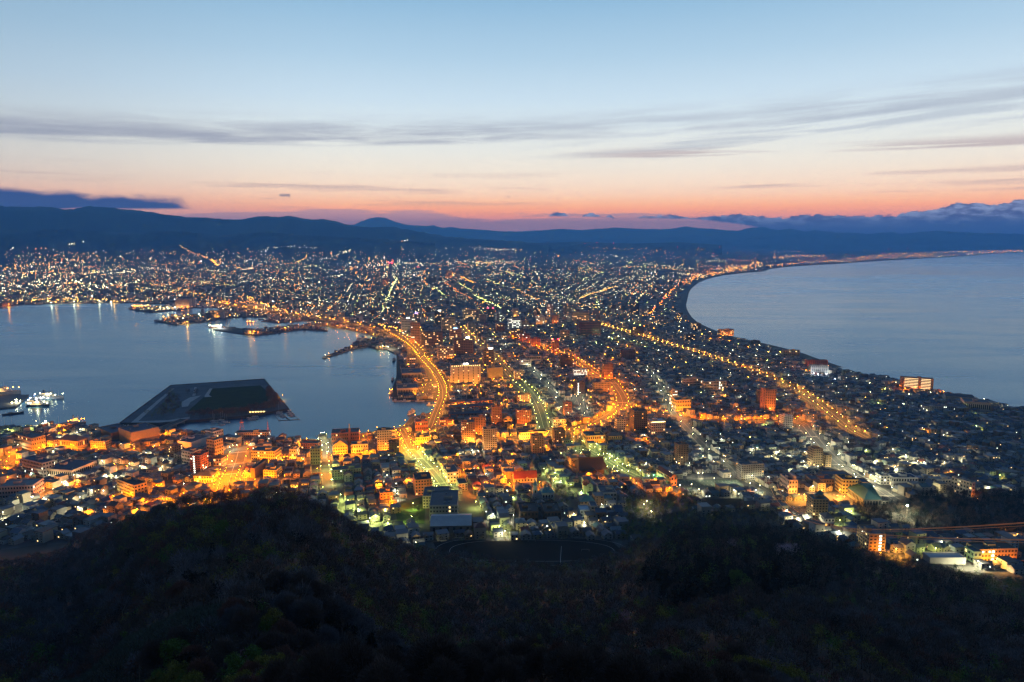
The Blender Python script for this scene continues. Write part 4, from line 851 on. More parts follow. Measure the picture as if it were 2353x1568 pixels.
def orthodox():
    gx, gy, gz = GT(1252, 1150); e = empty('orthodox_church', (gx, gy + 8, gz - .4), R(6)); tag(e, 'white church with blue-green roofs, bell tower and onion domes', 'church'); LM.append((1250, 1132, 'the blue-roofed church')); RES.append((gx, gy + 8, 15, 11, R(6)))
    wm, rm = cmat('wall', WALL['white']), pm('copper_roof', (.07, .22, .25), .5, .3, .4)
    mb = MB(); mb.box(3, 0, 0, 15, 13, 9.4, wm); mb.box(-6.5, 0, 0, 5, 8, 7, wm); mb.box(-11.5, 0, 0, 5.4, 5.4, 13, wm); mb.build('wall', e)
    mb = MB(); mb.gable(3, 0, 9.4, 15, 13, 5, rm, wm, R(0), hip=4.5); mb.gable(-6.5, 0, 7, 5, 8, 2.4, rm, wm); mb.build('roof', e)
    mb = MB(); mb.cyl(-11.5, 0, 13, 2.4, 4, wm, 8); mb.cyl(-11.5, 0, 17, 3, 6.5, rm, 8, .3); mb.build('bell_tower', e)
    for (x, y, z, r_) in ((3, 0, 13.8, 1.3), (-11.5, 0, 23, .6), (0, -4, 11.6, .8), (6, -4, 11.6, .8), (0, 4, 11.6, .8), (6, 4, 11.6, .8)):
        mb = MB(); mb.cyl(x, y, z, r_ * .7, r_ * 1.3, wm, 8); mb.cyl(x, y, z + r_ * 1.3, r_ * .7, r_ * .7, rm, 8, r_); mb.cyl(x, y, z + r_ * 2, r_, r_ * 1.4, rm, 8, .08); mb.tube((x, y, z + r_ * 3.3), (x, y, z + r_ * 3.3 + 1.5), .07, M_metal, 3); mb.tube((x - .4, y, z + r_ * 3.3 + 1), (x + .4, y, z + r_ * 3.3 + 1), .07, M_metal, 3); mb.build('dome', e)
    wq = MB(); wq.box(0, 0, 0, 1.5, .2, 3.2, M_glass); wq.cyl(0, .1, 3.2, .75, .02, M_glass, 8); wme = wq.mesh('window')
    for x in (-2, 1.3, 4.7, 8): put(wme, 'window', e, x, -6.56, 3)
    put(wme, 'window', e, -11.5, -2.76, 8)
orthodox()
def whitechurch():
    gx, gy, gz = GT(1352, 1134); e = empty('white_church', (gx, gy + 9, gz - .4), R(8)); tag(e, 'white church with dark red roof and a black cross on its front', 'church'); LM.append((1355, 1122, 'the black cross church')); RES.append((gx, gy + 9, 11, 11, R(8)))
    wm, rm = pm('wall_lime_white', (.5, .52, .4), .8, .1, .2), cmat('roof', ROOF['rust red'])
    mb = MB(); mb.box(0, 0, 0, 9, 18, 8.5, wm); mb.box(-4.6, -7.5, 0, 5, 5, 11, wm); mb.box(0, -9.5, 0, 7.4, 3, 12, wm); mb.build('wall', e)
    mb = MB(); mb.gable(0, 0, 8.5, 18, 9, 4.6, rm, wm, R(90)); mb.gable(0, -9.5, 12, 3, 7.4, 2.6, rm, wm, R(90)); mb.cyl(-4.6, -7.5, 11, 3.9, 5, rm, 4, .1); mb.build('roof', e)
    mb = MB(); k = pm('black_iron', (.02, .02, .02), .6, .1, .5); mb.box(0, -11.1, 5.2, .5, .2, 5, k); mb.box(0, -11.1, 8.4, 2.4, .2, .5, k); mb.build('cross', e)
    mb = MB(); mb.box(0, -11.05, .4, 2, .2, 3.4, M_glass); mb.build('door', e)
    mb = MB(); mb.box(8, 2, 0, 10, 12, 6.5, cmat('wall', WALL['grey'])); mb.build('annex', e); mb = MB(); mb.gable(8, 2, 6.5, 12, 10, 3.6, cmat('roof', ROOF['grey']), cmat('wall', WALL['grey']), R(90)); mb.build('annex_roof', e)
whitechurch()
def redchurch():
    gx, gy, gz = GT(1206, 1110); e = empty('catholic_church', (gx, gy + 8, gz - .4), R(8)); tag(e, 'church with a broad rust red roof and pointed stone steeple', 'church'); LM.append((1205, 1098, 'the red-roofed church')); RES.append((gx, gy + 8, 19, 11, R(8)))
    wm, rm = cmat('wall', WALL['beige']), cmat('roof', (.22, .04, .02))
    mb = MB(); mb.box(0, 0, 0, 30, 13, 6.5, wm); mb.build('wall', e); mb = MB(); mb.gable(0, 0, 6.5, 30, 13, 7.5, rm, wm); mb.gable(2, -5.2, 5.5, 4, 5, 3.2, rm, wm, R(90)); mb.build('roof', e)
    mb = MB(); mb.box(11, 8.4, 0, 5, 5, 17, wm); mb.cyl(11, 8.4, 17, 3.4, 9, cmat('roof', ROOF['slate']), 6, .1); mb.build('steeple', e)
    wq = MB(); wq.box(0, 0, 0, 1.2, .2, 2.8, M_glass); wme = wq.mesh('window')
    for i in range(7): put(wme, 'window', e, -12 + i * 4, -6.56, 2)
redchurch()
# turret, roof fan and station lattice on their buildings
for e, W, dep, Hh, rot in BUILT:
    if e.get('label', '').startswith('tall hillside hotel'):
        mb = MB(); mb.box(W * .12, 0, Hh + .4, 6, 6, 4, cmat('wall', WALL['tan'])); mb.cyl(W * .12, 0, Hh + 4.4, 4.6, 5, cmat('roof', ROOF['teal']), 4, .1); mb.build('turret', e)
    if e.get('label', '').startswith('pinkish cable'):
        mb = MB(); mb.box(W * .3, -dep * .1, Hh + .4, W * .36, dep * .5, 5, cmat('wall', WALL['pink'])); mb.build('upper_wall', e)
# ------------------------------------------------------------------ elevated highway
HW = smoothline([P0(u, v, 10) for u, v in ((492, 697), (540, 706), (575, 711.5), (657, 721), (723, 733.5), (794, 743), (849, 755), (890, 763), (918, 770), (942, 786), (961, 806), (979, 830), (990, 842))], 2)
HW = resample(HW, 14); nH = len(HW)
def hz(i): return 10.2 * min(1, (nH - 1 - i) / 14 + .06)
e = empty('elevated_highway', (*HW[nH // 2], 0)); tag(e, 'long elevated harbour highway curving toward the inner bay under amber lamps', 'highway')
ox, oy = HW[nH // 2]; ns = normals(HW); W2 = 8.5
def strip3(mb, a, b, za, zb, mat, flip=False):
    vs = []
    for i, ((x, y), (nx, ny)) in enumerate(zip(HW, ns)):
        vs += [(x + nx * a - ox, y + ny * a - oy, hz(i) + za), (x + nx * b - ox, y + ny * b - oy, hz(i) + zb)]
    mb.add(vs, [((2 * i, 2 * i + 2, 2 * i + 3, 2 * i + 1) if flip else (2 * i + 1, 2 * i + 3, 2 * i + 2, 2 * i)) for i in range(nH - 1)], mat)
mb = MB(); strip3(mb, -W2, W2, 2.6, 2.6, M_asph); strip3(mb, -W2, W2, 1.2, 1.2, M_conc, True); mb.build('deck', e)
for s in (-1, 1):
    mb = MB(); strip3(mb, s * W2, s * W2, 1.2, 3.6, M_conc, s > 0); strip3(mb, s * (W2 - .35), s * (W2 - .35), 2.6, 3.6, M_conc, s < 0); strip3(mb, s * W2 - .2, s * W2 + .2, 3.6, 3.6, M_conc); mb.build('parapet', e)
mb = MB()
for o_ in (-4, 0, 4): strip3(mb, o_ - .2, o_ + .2, 2.66, 2.66, M_line)
mb.build('lane_lines', e)
for i in range(2, nH - 6, 3):
    mb = MB(); x, y = HW[i]; mb.box(x - ox, y - oy, 0, 2.2, 7, hz(i) + 1.2, M_conc, math.atan2(HW[i + 1][1] - y, HW[i + 1][0] - x)); mb.build('pier', e)
LM.append((760, 738, 'the elevated highway'))

# ------------------------------------------------------------------ houses
def near_road(x, y, m):
    for k, pts in RP.items():
        w = ROADS[k][1] / 2 + m
        for px, py in pts:
            if abs(px - x) < w + 5 and abs(py - y) < w + 5 and math.hypot(px - x, py - y) < w + 2: return True
    return False
RGRID = {}
for k, pts in RP.items():
    for i, p in enumerate(pts):
        w = ROADS[k][1] / 2
        key = (int(p[0] // 40), int(p[1] // 40))
        for dx in (-1, 0, 1):
            for dy in (-1, 0, 1): RGRID.setdefault((key[0] + dx, key[1] + dy), []).append((p[0], p[1], w))
def road_clear(x, y, m):
    return all(math.hypot(px - x, py - y) > w + m for px, py, w in RGRID.get((int(x // 40), int(y // 40)), ()))
def bld_clear(x, y, m):
    for cx, cy, hw, hd, rot in RES:
        dx, dy = x - cx, y - cy
        if dx * dx + dy * dy > (hw + hd + m + 5) ** 2: continue
        c, s = math.cos(rot), math.sin(rot); lx, ly = dx * c + dy * s, -dx * s + dy * c
        if abs(lx) < hw + m and abs(ly) < hd + m: return False
    return True
def hw_clear(x, y, m):
    return all(math.hypot(px - x, py - y) > m for px, py in HW[::2])
HWG = [p for p in HW]
WALLC = [(.5, .5, .48), (.42, .38, .31), (.3, .3, .3), (.2, .13, .09), (.36, .25, .15), (.4, .46, .5), (.48, .42, .3), (.14, .13, .12), (.25, .3, .28)]
WALLN = ['white', 'cream', 'grey', 'brown', 'tan', 'pale blue', 'sand', 'dark', 'green-grey']
ROOFC = [(.045, .06, .095), (.075, .08, .09), (.03, .03, .034), (.12, .04, .03), (.05, .10, .11), (.17, .18, .19), (.07, .05, .04), (.05, .085, .14)]
WALLC = [tuple(c * .7 for c in w_) for w_ in WALLC]; ROOFC = [tuple(c * .8 for c in w_) for w_ in ROOFC]
ROOFN = ['dark blue', 'slate', 'black', 'rust red', 'teal', 'silver', 'brown', 'blue']
HS = []
def zone_rot(u, v):
    if u < 560: return R(-20)
    if u < 1060 and v > 985: return R(14)
    return GRID
cell = 12.5
def lots():
    for (rot, test) in ((R(-20), lambda u, v: u < 560), (R(14), lambda u, v: 560 <= u < 1060 and v > 985), (GRID, lambda u, v: not (u < 560) and not (560 <= u < 1060 and v > 985))):
        c, s = math.cos(rot), math.sin(rot)
        for i in range(-130, 150):
            for j in range(6, 235):
                a, b = (i + .42 * (i // 8)) * cell + rng.uniform(-1.5, 1.5), (j + .4 * (j // 4)) * cell + rng.uniform(-1.5, 1.5)   # lanes between the blocks
                x, y = a * c - b * s, a * s + b * c
                r = math.hypot(x, y)
                if r < 520 or r > 2750: continue
                z = Htown(x, y); u, v = proj(x, y, z)
                if not (-60 < u < 2420): continue
                if test(u, v): yield x, y, z, rot, u, v, r
LP = [Vector((p[0], p[1])) for p in LAND]
for x, y, z, rot, u, v, r in lots():
    if v < 735 and rng.random() < .2: continue
    if not inpoly(x, y, LAND): continue
    if on_hill(x, y, 6): continue
    if any(inpoly(x, y, p) for p in POLY.values()): continue
    if not road_clear(x, y, 7.5) or not bld_clear(x, y, 6.5) or not hw_clear(x, y, 20): continue
    if not (inpoly(x + 9, y, LAND) and inpoly(x - 9, y, LAND) and inpoly(x, y + 9, LAND) and inpoly(x, y - 9, LAND)): continue
    q = rng.random()
    if q < .10: continue
    big = q > .86
    w, d = (rng.uniform(10.5, 12), rng.uniform(10, 12)) if big else (rng.uniform(7.5, 10.5), rng.uniform(7, 9.5))
    h = rng.uniform(6.5, 12.5) if big else rng.uniform(4.6, 6.4)
    kind = 'flat' if big and rng.random() < .8 else rng.choices(('gable', 'gable90', 'hip', 'flat'), (4, 3, 2.2, 2.2))[0]
    HS.append([x, y, z, rot + rng.uniform(-.06, .06), w, d, h, kind, rng.choices(range(8), (4, 4, 2.5, 1.3, .8, 2.2, 1.5, 2))[0], rng.choices(range(9), (5, 4, 2.5, 1.5, 1.5, 1.2, 2, 1.2, .8))[0], u, v, r])
HS.sort(key=lambda h: h[12])
ORD = ['', 'second ', 'third ', 'fourth ', 'fifth ', 'sixth ', 'seventh ', 'eighth ', 'ninth ', 'tenth ', 'eleventh ', 'twelfth ', 'thirteenth ', 'fourteenth ', 'fifteenth ', 'sixteenth ', 'seventeenth ', 'eighteenth ', 'nineteenth ', 'twentieth ']
def relation(u, v):
    c = sorted(LM, key=lambda l: math.hypot((l[0] - u), (l[1] - v) * 1.6))
    l = c[0]; dx, dy = u - l[0], v - l[1]
    if abs(dx) > abs(dy) * 1.3: rel = 'right of' if dx > 0 else 'left of'
    else: rel = 'in front of' if dy > 0 else 'behind'
    return f'{rel} {l[2]}'
CNT = {}
def unique(fmt_head, rel):
    k = fmt_head + rel; n = CNT.get(k, 0); CNT[k] = n + 1
    return f'{ORD[min(n, 19)]}{fmt_head} {rel}'
def house_roof(mb, kind, w, d, h, mat, wm, rc, wc):
    if kind == 'gable': mb.gable(0, 0, h, w, d, d * .28, mat, wm, 0, .5, rc, wc)
    elif kind == 'gable90': mb.gable(0, 0, h, d, w, w * .28, mat, wm, R(90), .5, rc, wc)
    elif kind == 'hip': mb.gable(0, 0, h, max(w, d), min(w, d), min(w, d) * .26, mat, wm, 0 if w >= d else R(90), .5, rc, wc, hip=min(w, d) * .42)
    else:
        mb.box(0, 0, h + .01, w + .3, d + .3, .45, mat, 0, mat, rc, rc)
hid = 0; STUFF = []
WM = [cmat('wall', c) for c in WALLC]; RM = [cmat('roof', c, .6) for c in ROOFC]
wmesh = {}
for lit in (0, 1, 2):
    wmesh[lit] = unit_quad(1.5, 1.3, (M_glass, M_litw, M_litc)[lit], 'window')
for hsp in HS:
    x, y, z, rot, w, d, h, kind, ri, wi, u, v, r = hsp
    if hid < 300 and 0 < u < 2353 and v > 1040 and Hmtn(x, y) < z - 4:
        hid += 1
        e = empty('house', (x, y, z - .5), rot)
        kn = {'gable': 'gabled', 'gable90': 'gable-fronted', 'hip': 'hip-roofed', 'flat': 'flat-roofed'}[kind]
        tag(e, unique(f'{kn} {WALLN[wi]} house with {ROOFN[ri]} roof', relation(u, v)), 'house', 'houses of the old town')
        mb = MB(); mb.box(0, 0, 0, w, d, h + .5, WM[wi], 0, RM[ri]); mb.build('wall', e)
        mb = MB(); house_roof(mb, kind, w, d, h + .5, RM[ri], WM[wi], None, None); mb.build('roof', e)
        sx = -w / 2 if math.atan2(x, y) + rot > 0 else w / 2
        for f in range(2 if h < 7 else 3):
            for k in range(2):
                L = rng.choices((0, 1, 2), (26, 1.3, .5))[0]
                put(wmesh[L], 'window', e, (-.25 + .5 * k) * w, -d / 2 - .02, 1.5 + f * 2.7)
            if rng.random() < .7: put(wmesh[rng.choices((0, 1, 2), (26, 1, .5))[0]], 'window', e, sx, rng.uniform(-.2, .2) * d, 1.5 + f * 2.7, R(90))
        if rng.random() < .3:
            mb = MB(); mb.box(0, 0, 0, w * .5, 2.2, 2.6, WM[wi], 0, RM[ri]); mb.build('porch', e, (rng.uniform(-.2, .2) * w, -d / 2 - 1.1, .0))
    else: STUFF.append(hsp)
mw, mr = pm('house_walls', (1, 1, 1), .85, .2, .15, attr=True), pm('house_roofs', (1, 1, 1), .6, .25, .15, attr=True)
mb = MB()
def jit(c, k=.12): f = 1 + rng.uniform(-k, k); return tuple(v * f for v in c)
for x, y, z, rot, w, d, h, kind, ri, wi, u, v, r in STUFF:
    wc, rc = jit(WALLC[wi]), jit(ROOFC[ri]); o0 = len(mb.v)
    mb.box(0, 0, -.5, w, d, h + .5, mw, 0, mr, wc, rc); house_roof(mb, kind, w, d, h, mr, mw, rc, wc)
    sx = -w / 2 - .05 if math.atan2(x, y) + rot > 0 else w / 2 + .05
    for f in range(int(h // 2.7)):
        for k in range(2):
            m_ = rng.choices((M_glass, M_litw, M_litc), (22, 1.0, .5))[0]; zz = 1.2 + f * 2.7; xx = (-.25 + .5 * k) * w
            mb.add([(xx - .8, -d / 2 - .05, zz), (xx + .8, -d / 2 - .05, zz), (xx + .8, -d / 2 - .05, zz + 1.3), (xx - .8, -d / 2 - .05, zz + 1.3)], [(0, 1, 2, 3)], m_)
    c, s = math.cos(rot), math.sin(rot)
    for i in range(o0, len(mb.v)):
        a, b, zz = mb.v[i]; mb.v[i] = (x + a * c - b * s, y + a * s + b * c, z + zz)
tag(mb.build('houses'), kind='stuff')

# far town: larger, sparser boxes out to the foot of the hills
mb = MB(); FARP = []
def far_ok(u, v):
    if v < 575: return False
    x, y = P0(u, v)
    return inpoly(x, y, LAND)
n = 0
while n < 9000:
    v = 590 + 160 * rng.random() ** 1.25; u = rng.uniform(-30, 2380)
    if v < 612 and u > 1500 and rng.random() < .6: continue
    x, y = P0(u, v); r = math.hypot(x, y)
    if r < 2600 or r > 9000 or not inpoly(x, y, LAND) or not hw_clear(x, y, 22): continue
    s = r / 2700; w, d = rng.uniform(9, 16) * s ** .55, rng.uniform(9, 14) * s ** .55; h = rng.choice((5, 6, 6.5, 7, 8)) if rng.random() < .93 else rng.uniform(12, 30)
    rot = GRID + rng.choice((0, .1, -.25)); ri, wi = rng.randrange(8), rng.choices(range(9), (5, 4, 3, 1.5, 1.5, 1, 2, 1.2, .8))[0]
    mb.box(x, y, 2, w, d, h, mw, rot, mr, jit(WALLC[wi]), jit(ROOFC[ri])); n += 1
tag(mb.build('distant_houses'), kind='stuff')
# ------------------------------------------------------------------ lamps
LC = {'orange': (1, .225, .002), 'amber': (1, .29, .008), 'gold': (1, .40, .045), 'white': (1, .90, .50), 'lime': (.86, 1, .22), 'cool': (.92, .97, 1), 'green': (.2, 1, .5)}
LAMPM = {}
def lamp_mesh(col, tier, scale, h):
    key = (col, tier, round(scale, 2), h)
    if key in LAMPM: return LAMPM[key]
    mb = MB(); lamp_geo(mb, 0, 0, 0, col, tier, scale, h); me = mb.mesh('street_lamp'); LAMPM[key] = me; return me
def lamp_geo(mb, x, y, z, col, tier, k, h, pole=True):
    c = LC[col]; lens = em(f'lamp_lens_{col}', c, 46, 'NONE'); beam = em(f'lamp_beam_{col}_{int(tier * 100)}', c, BEAM * tier * (1.5 if col in ('orange', 'amber') else 1.15), 'FRONT')
    if pole: mb.cyl(x, y, z, .12, h - .2, M_metal, 5)
    n = 6; rt, rb = .30 * k, .5 * k; ring = lambda r, zz: [(x + r * math.cos(6.2832 * i / n), y + r * math.sin(6.2832 * i / n), zz) for i in range(n)]
    t, b = ring(rt, z + h + .62 * k), ring(rb, z + h)
    mb.add(t + b, [(i, n + i, n + (i + 1) % n, (i + 1) % n) for i in range(n)], lens)
    mb.add(ring(rt * 1.02, z + h + .64 * k), [tuple(range(n))], M_metal)
    mb.add(ring(rb, z + h) + ring(.52, z + h - .01), [(i, n + i, n + (i + 1) % n, (i + 1) % n) for i in range(n)], M_metal)
    mb.add(ring(.52, z + h - .02) + ring(.14, z + h - .24), [(i, n + i, n + (i + 1) % n, (i + 1) % n) for i in range(n)], beam)
BEAM = 12000.0
LAMPS = []                                              # x, y, z, h, colour, tier, where
def lamp_at(u, v, col, tier, where, h=8.0):
    x, y, z = GT(u, v, h); LAMPS.append((x, y, z - h, h, col, tier, where))
for k, (px, w, col, sp, tier, where) in ROADS.items():
    if not col or not sp: continue
    pts = RP[k]; ns = normals(pts); acc = sp * .5; side = 1
    for i in range(1, len(pts)):
        acc += math.dist(pts[i], pts[i - 1])
        if acc < sp: continue
        acc = 0
        for s in ((-1, 1) if w > 14 else (side,)):
            c = col
            if col == 'tram': c = 'gold' if proj(*pts[i], 5)[1] < 880 else 'lime'
            if col == 'mixed': c = 'orange' if proj(*pts[i], 5)[1] < 1040 else 'lime'
            x, y = pts[i][0] + ns[i][0] * s * (w / 2 + 1), pts[i][1] + ns[i][1] * s * (w / 2 + 1)
            LAMPS.append((x, y, Htown(x, y), 7.5 if w < 14 else 8.5, c, tier, where))
        side = -side
# single lamps read off the photograph (pixel lists per crop)
def crop(ox, oy, k, txt):
    for t in txt.split(): a, b = t.split(','); yield ox + float(a) * k, oy + float(b) * k
def many(ox, oy, k, col, tier, txt, h=8.0):
    for u, v in crop(ox, oy, k, txt): lamp_at(u, v, col, tier, None, h)
many(0, 919.2, .1752, 'orange', 1.5, '560,590 650,600 220,660 245,740 120,740 10,790 60,885 965,600 1243,600 1755,635 2010,615 2225,605 1920,405 2175,430 2285,430 770,330 838,390 772,432 704,478 495,1130 492,1160 570,1162 1010,1108 978,1065 1490,1260 1815,1115 2050,1120 2117,1105 1880,1300 1165,1465 1798,1430 2130,1290 1835,1080 1665,865 1500,840 100,1010 30,960')
many(0, 919.2, .1752, 'white', .45, '235,590 700,670 865,835 715,830 1170,850 648,982 965,980 1390,980 1525,998 1075,1022 410,960 383,785 1080,378 1010,425 945,468 848,472 1050,385 1915,690 2130,875 1835,865 1360,1190 1200,1185 1045,1270 1025,1405 435,1395 570,1290 410,1270 120,1550 240,1530 560,310 475,280 1590,575')
many(0, 919.2, .1752, 'lime', .7, '335,345 100,385')
many(402, 919.2, .2, 'orange', 1.2, '90,380 495,398 510,578 828,503 995,510 1058,485 838,560 815,643 630,595 605,640 600,680 520,800 588,780 752,762 738,800 728,832 709,865 695,893 503,843 575,817 555,848 488,873 543,877 458,915 455,930 520,908 797,815 785,840 773,867 755,918 447,972 513,960 820,890 920,910 1260,870 1035,708 1090,665 1232,688 1290,650 1455,670 1463,635 1635,790 1415,475 1513,443 1797,635 1937,622 1855,597 2050,575 2185,565 2147,602 2255,592 2222,352 2165,410 1817,800 1780,838 225,925 205,1010 98,1068 623,1035 683,1078 665,1105 657,1130 577,1130 405,1155 355,1140 145,1190 490,1010 1220,1150')
many(402, 919.2, .2, 'white', .2, '1683,470 1690,520 1693,575 1760,490 1765,545 1755,595 665,520 630,540 868,503 710,515 1795,915 2240,1360 210,1190 985,1115 1165,1070 102,962 360,775 655,703')
many(402, 919.2, .2, 'white', .3, '1680,375 1695,375 1712,373', 12)
many(402, 919.2, .2, 'lime', .6, '1903,1085 1988,1152 2053,1208 2107,1252 1983,1187 1770,745')
many(861.75, 746.8, .2, 'amber', 1.3, '290,1210 222,1190 76,1200 283,1255 306,1300 322,1333 306,1388 350,1392 333,1418 388,1282 412,1320 408,1350 461,1350 443,1383 493,1395 492,1415 553,1358 688,1345 690,1365 703,1378 95,1408 132,1438 545,1220 625,1197 637,1272 688,1215 703,1177 1165,1245 1430,1435 1280,1472 823,1520 950,1480 1020,700 1040,708 880,708 1153,692 1215,705 843,640 1268,607 1365,618 1465,610 1425,688 1447,695 1560,690 620,390 1652,770 1655,910 1715,875 1450,900 1520,912 1547,897 925,903 1032,905 1733,1137 1583,1150 1560,1265 1860,1270 1995,1222 1730,1405 1963,1387 2022,895 1983,910 2200,885 2112,975 330,755 290,750 550,775 640,635 580,690 545,690 660,690')
many(861.75, 746.8, .2, 'gold', 2.6, '1030,1320 1130,1310 1040,1345 1140,1350 1660,1275 1700,1250 1730,1290 1820,1250 1945,1245 655,352 720,490')
many(861.75, 746.8, .2, 'white', .7, '1115,1440 1187,1447 1320,170 1190,180 1465,160 1445,280 1500,290 1890,840 955,755')
many(1292.7, 1005.4, .2, 'orange', 1.7, '157,212 300,410 580,468 780,467 1060,483 1232,578 597,392 965,20')
many(1292.7, 1005.4, .2, 'lime', .2, '388,70 372,108 315,103 187,115 212,173 307,182 235,140 470,187 513,185 568,215 543,235 605,263 628,243 690,303 740,325 515,335 588,333 572,362 630,385 683,375 852,362 97,541 215,621')
many(1292.7, 1005.4, .2, 'green', .9, '1047,435')
many(1292.7, 1005.4, .2, 'white', .18, '1483,535 1567,597 1972,606 1350,548 1735,275 1800,125 1578,130 1040,150 1307,285 1457,295 963,295 885,105 965,728 933,768 1022,850 448,768 500,780 627,965 250,975 1745,470 1560,410 1610,410 2190,130 2235,120')
many(1292.7, 1005.4, .2, 'white', .6, '2155,525 2222,605 1930,445 1613,215', 9)
many(1752.3, 1005.4, .2, 'white', .9, '556,20 738,95 866,195 1035,320 920,335 1170,420 1070,455 1293,505 1300,622', 9)
many(1752.3, 1005.4, .2, 'gold', 1.6, '860,670 940,680 420,655 480,655 885,603 680,605', 9)
many(1752.3, 1005.4, .2, 'white', .45, '578,555 65,453 283,832 510,895 1645,205 1497,135 1365,72 1660,280 1780,272 1857,283 1520,338 1548,363 1315,267 1995,573 1985,447 880,1078 195,150 487,165 317,207 105,215 470,270 485,322 637,330 2090,287 405,925')
many(1752.3, 1005.4, .2, 'lime', .7, '1410,268 1020,850')
for u, v, c, t in ((2338, 1228, 'gold', .9), (2060, 1262, 'gold', .8), (2150, 1260, 'lime', .5), (2290, 1285, 'gold', 1.2), (2215, 1292, 'white', .6), (2248, 1290, 'white', .9), (2104, 890, 'orange', 2.2), (2068, 886, 'orange', 2.2), (2080, 893, 'orange', 1.6), (2168, 900, 'orange', 1.6), (1815, 839, 'orange', 2.2), (1852, 851, 'orange', 1.8),
   (1632, 778, 'orange', 2.5), (1676, 783, 'orange', 2.2), (1655, 776, 'orange', 1.6), (1613, 768, 'gold', 2), (1880, 861, 'cool', 2.6), (1870, 858, 'cool', 1.8), (1653, 905, 'gold', 1.8), (1667, 908, 'gold', 1.2), (1545, 934, 'white', 2.0), (1540, 928, 'lime', 1.4), (1236, 925, 'gold', 2.0),
   (1240, 742, 'gold', 3), (1253, 738, 'gold', 3), (1268, 733, 'gold', 2.4), (1300, 738, 'gold', 2), (1330, 728, 'gold', 2), (1262, 726, 'orange', 2.4), (1290, 724, 'orange', 2), (1225, 742, 'white', 2.6), (1434, 721, 'gold', 2.6), (1397, 752, 'gold', 1.4), (1480, 750, 'orange', 1.6)):
    lamp_at(u, v, c, t, None)
many(1149, 660.7, .2748, 'amber', 1.6, '945,975 965,1000 985,985 975,1035 950,1060 930,1080 900,1095 870,1110 840,1125 795,1140 740,1155 660,1170 620,1185 580,1190 545,1190 695,1195 800,1180 620,1215 1060,985 1045,1010 930,1000 480,1205 400,1215')
many(833, 1062.8, .2, 'orange', 1.6, '1162,85 1503,40 1675,18 1285,290 1690,240 2035,225 190,247 508,195 1610,140 1637,155 1645,185 700,60 900,20 1330,60 1400,230 330,420 340,470')
many(833, 1062.8, .2, 'lime', .45, '262,535 580,470 565,620 150,613 85,640 290,690 1305,450 1575,730 1730,402 2215,170 2212,118 2195,212 2280,208 2085,70 1012,332')
many(833, 1062.8, .2, 'white', .35, '1500,595 1632,785 2120,730 1660,322 1415,130 282,148 375,312 400,360 612,918 1735,610')
# lamps of the back lanes
K0 = len(LAMPS)
for i in range(-26, 31):
    for j in range(4, 46):
        a, b = i * 60 + rng.uniform(-15, 15), j * 56 + rng.uniform(-15, 15); rot = GRID
        x, y = a * math.cos(rot) - b * math.sin(rot), a * math.sin(rot) + b * math.cos(rot); r = math.hypot(x, y)
        if r < 640 or r > 3300: continue
        u, v = proj(x, y, Htown(x, y))
        if not (0 < u < 2353) or on_hill(x, y, 4) or not inpoly(x, y, LAND) or any(inpoly(x, y, p) for p in POLY.values()): continue
        if u < 560 and v > 985: continue
        if v > 1000 and u < 1450 and rng.random() < .6: continue
        dm = min(math.hypot(x - l[0], y - l[1]) for l in LAMPS[:K0])
        if dm < 26 or not bld_clear(x, y, 2): continue
        warm = u < 1300 and v > 800
        glow = (900 < u < 1480 and 800 < v < 1075) or (1300 < u < 1860 and 925 < v < 985) or (u < 980 and v > 990)
        c = rng.choices(('white', 'lime', 'gold', 'cool', 'orange'), (5, 1.4, 1.4, .6, .25) if not warm else (3, 1, 2, .3, 1.6))[0]
        if 900 < u < 1520 and 695 < v < 800:  # extra lamps added at random to brighten the downtown blocks
            LAMPS.append((x, y, 2.6, 7.0, rng.choice(('gold', 'white', 'amber', 'lime')), rng.choice((.45, .8, 1.3)), None)); continue
        if r > 2600 and rng.random() < .5: continue
        if glow and rng.random() < .85: LAMPS.append((x, y, Htown(x, y), 7.0, rng.choice(('orange', 'amber', 'amber')), rng.choice((.6, 1.0, 1.6)), None)); continue  # extra lamps added at random to deepen the orange glow here
        LAMPS.append((x, y, Htown(x, y), rng.choice((6.0, 7.0)), c, rng.choice((.14, .2, .4)), None))
# highway lamps
nsH = normals(HW)
for i in range(0, nH - 6, 3):
    for s in ((-1, 1) if HW[i][1] < 2300 else (1 if i % 2 else -1,)):
        LAMPS.append((HW[i][0] + nsH[i][0] * s * 7.6, HW[i][1] + nsH[i][1] * s * 7.6, hz(i) + 2.6, 8.0, 'amber', .45 if HW[i][1] < 2400 else 1.3, 'the elevated highway'))
for u, v, c in ((20, 701, 'orange'), (118, 697, 'white'), (128, 696, 'gold'), (170, 694, 'white'), (178, 694, 'gold'), (228, 693, 'white'), (262, 693, 'gold'), (310, 706, 'orange'), (340, 707, 'gold'), (368, 708, 'white'), (384, 708, 'white'), (402, 708, 'cool'), (418, 706, 'orange'), (430, 741, 'gold'),
  (492, 751, 'white'), (501, 750, 'white'), (508, 751, 'cool'), (584, 764, 'orange'), (575, 765, 'gold'), (640, 742, 'orange'), (668, 742, 'gold'), (655, 755, 'orange'), (700, 750, 'orange'), (725, 742, 'gold'), (752, 747, 'amber'), (775, 750, 'orange'), (797, 755, 'amber'), (820, 760, 'orange'), (840, 766, 'amber'), (858, 770, 'gold'), (874, 799, 'gold'), (882, 799, 'gold'), (892, 799, 'white')):
    x, y = P0(u, v, 9); LAMPS.append((x, y, 2.6, 9.0, c, 2.6 if v < 720 else 1.9, None))
lamp_at(649, 908, 'orange', .6, None)
LAMPS.sort(key=lambda l: math.hypot(l[0], l[1]))
CNTL = {}; mbs = MB(); nl = 0
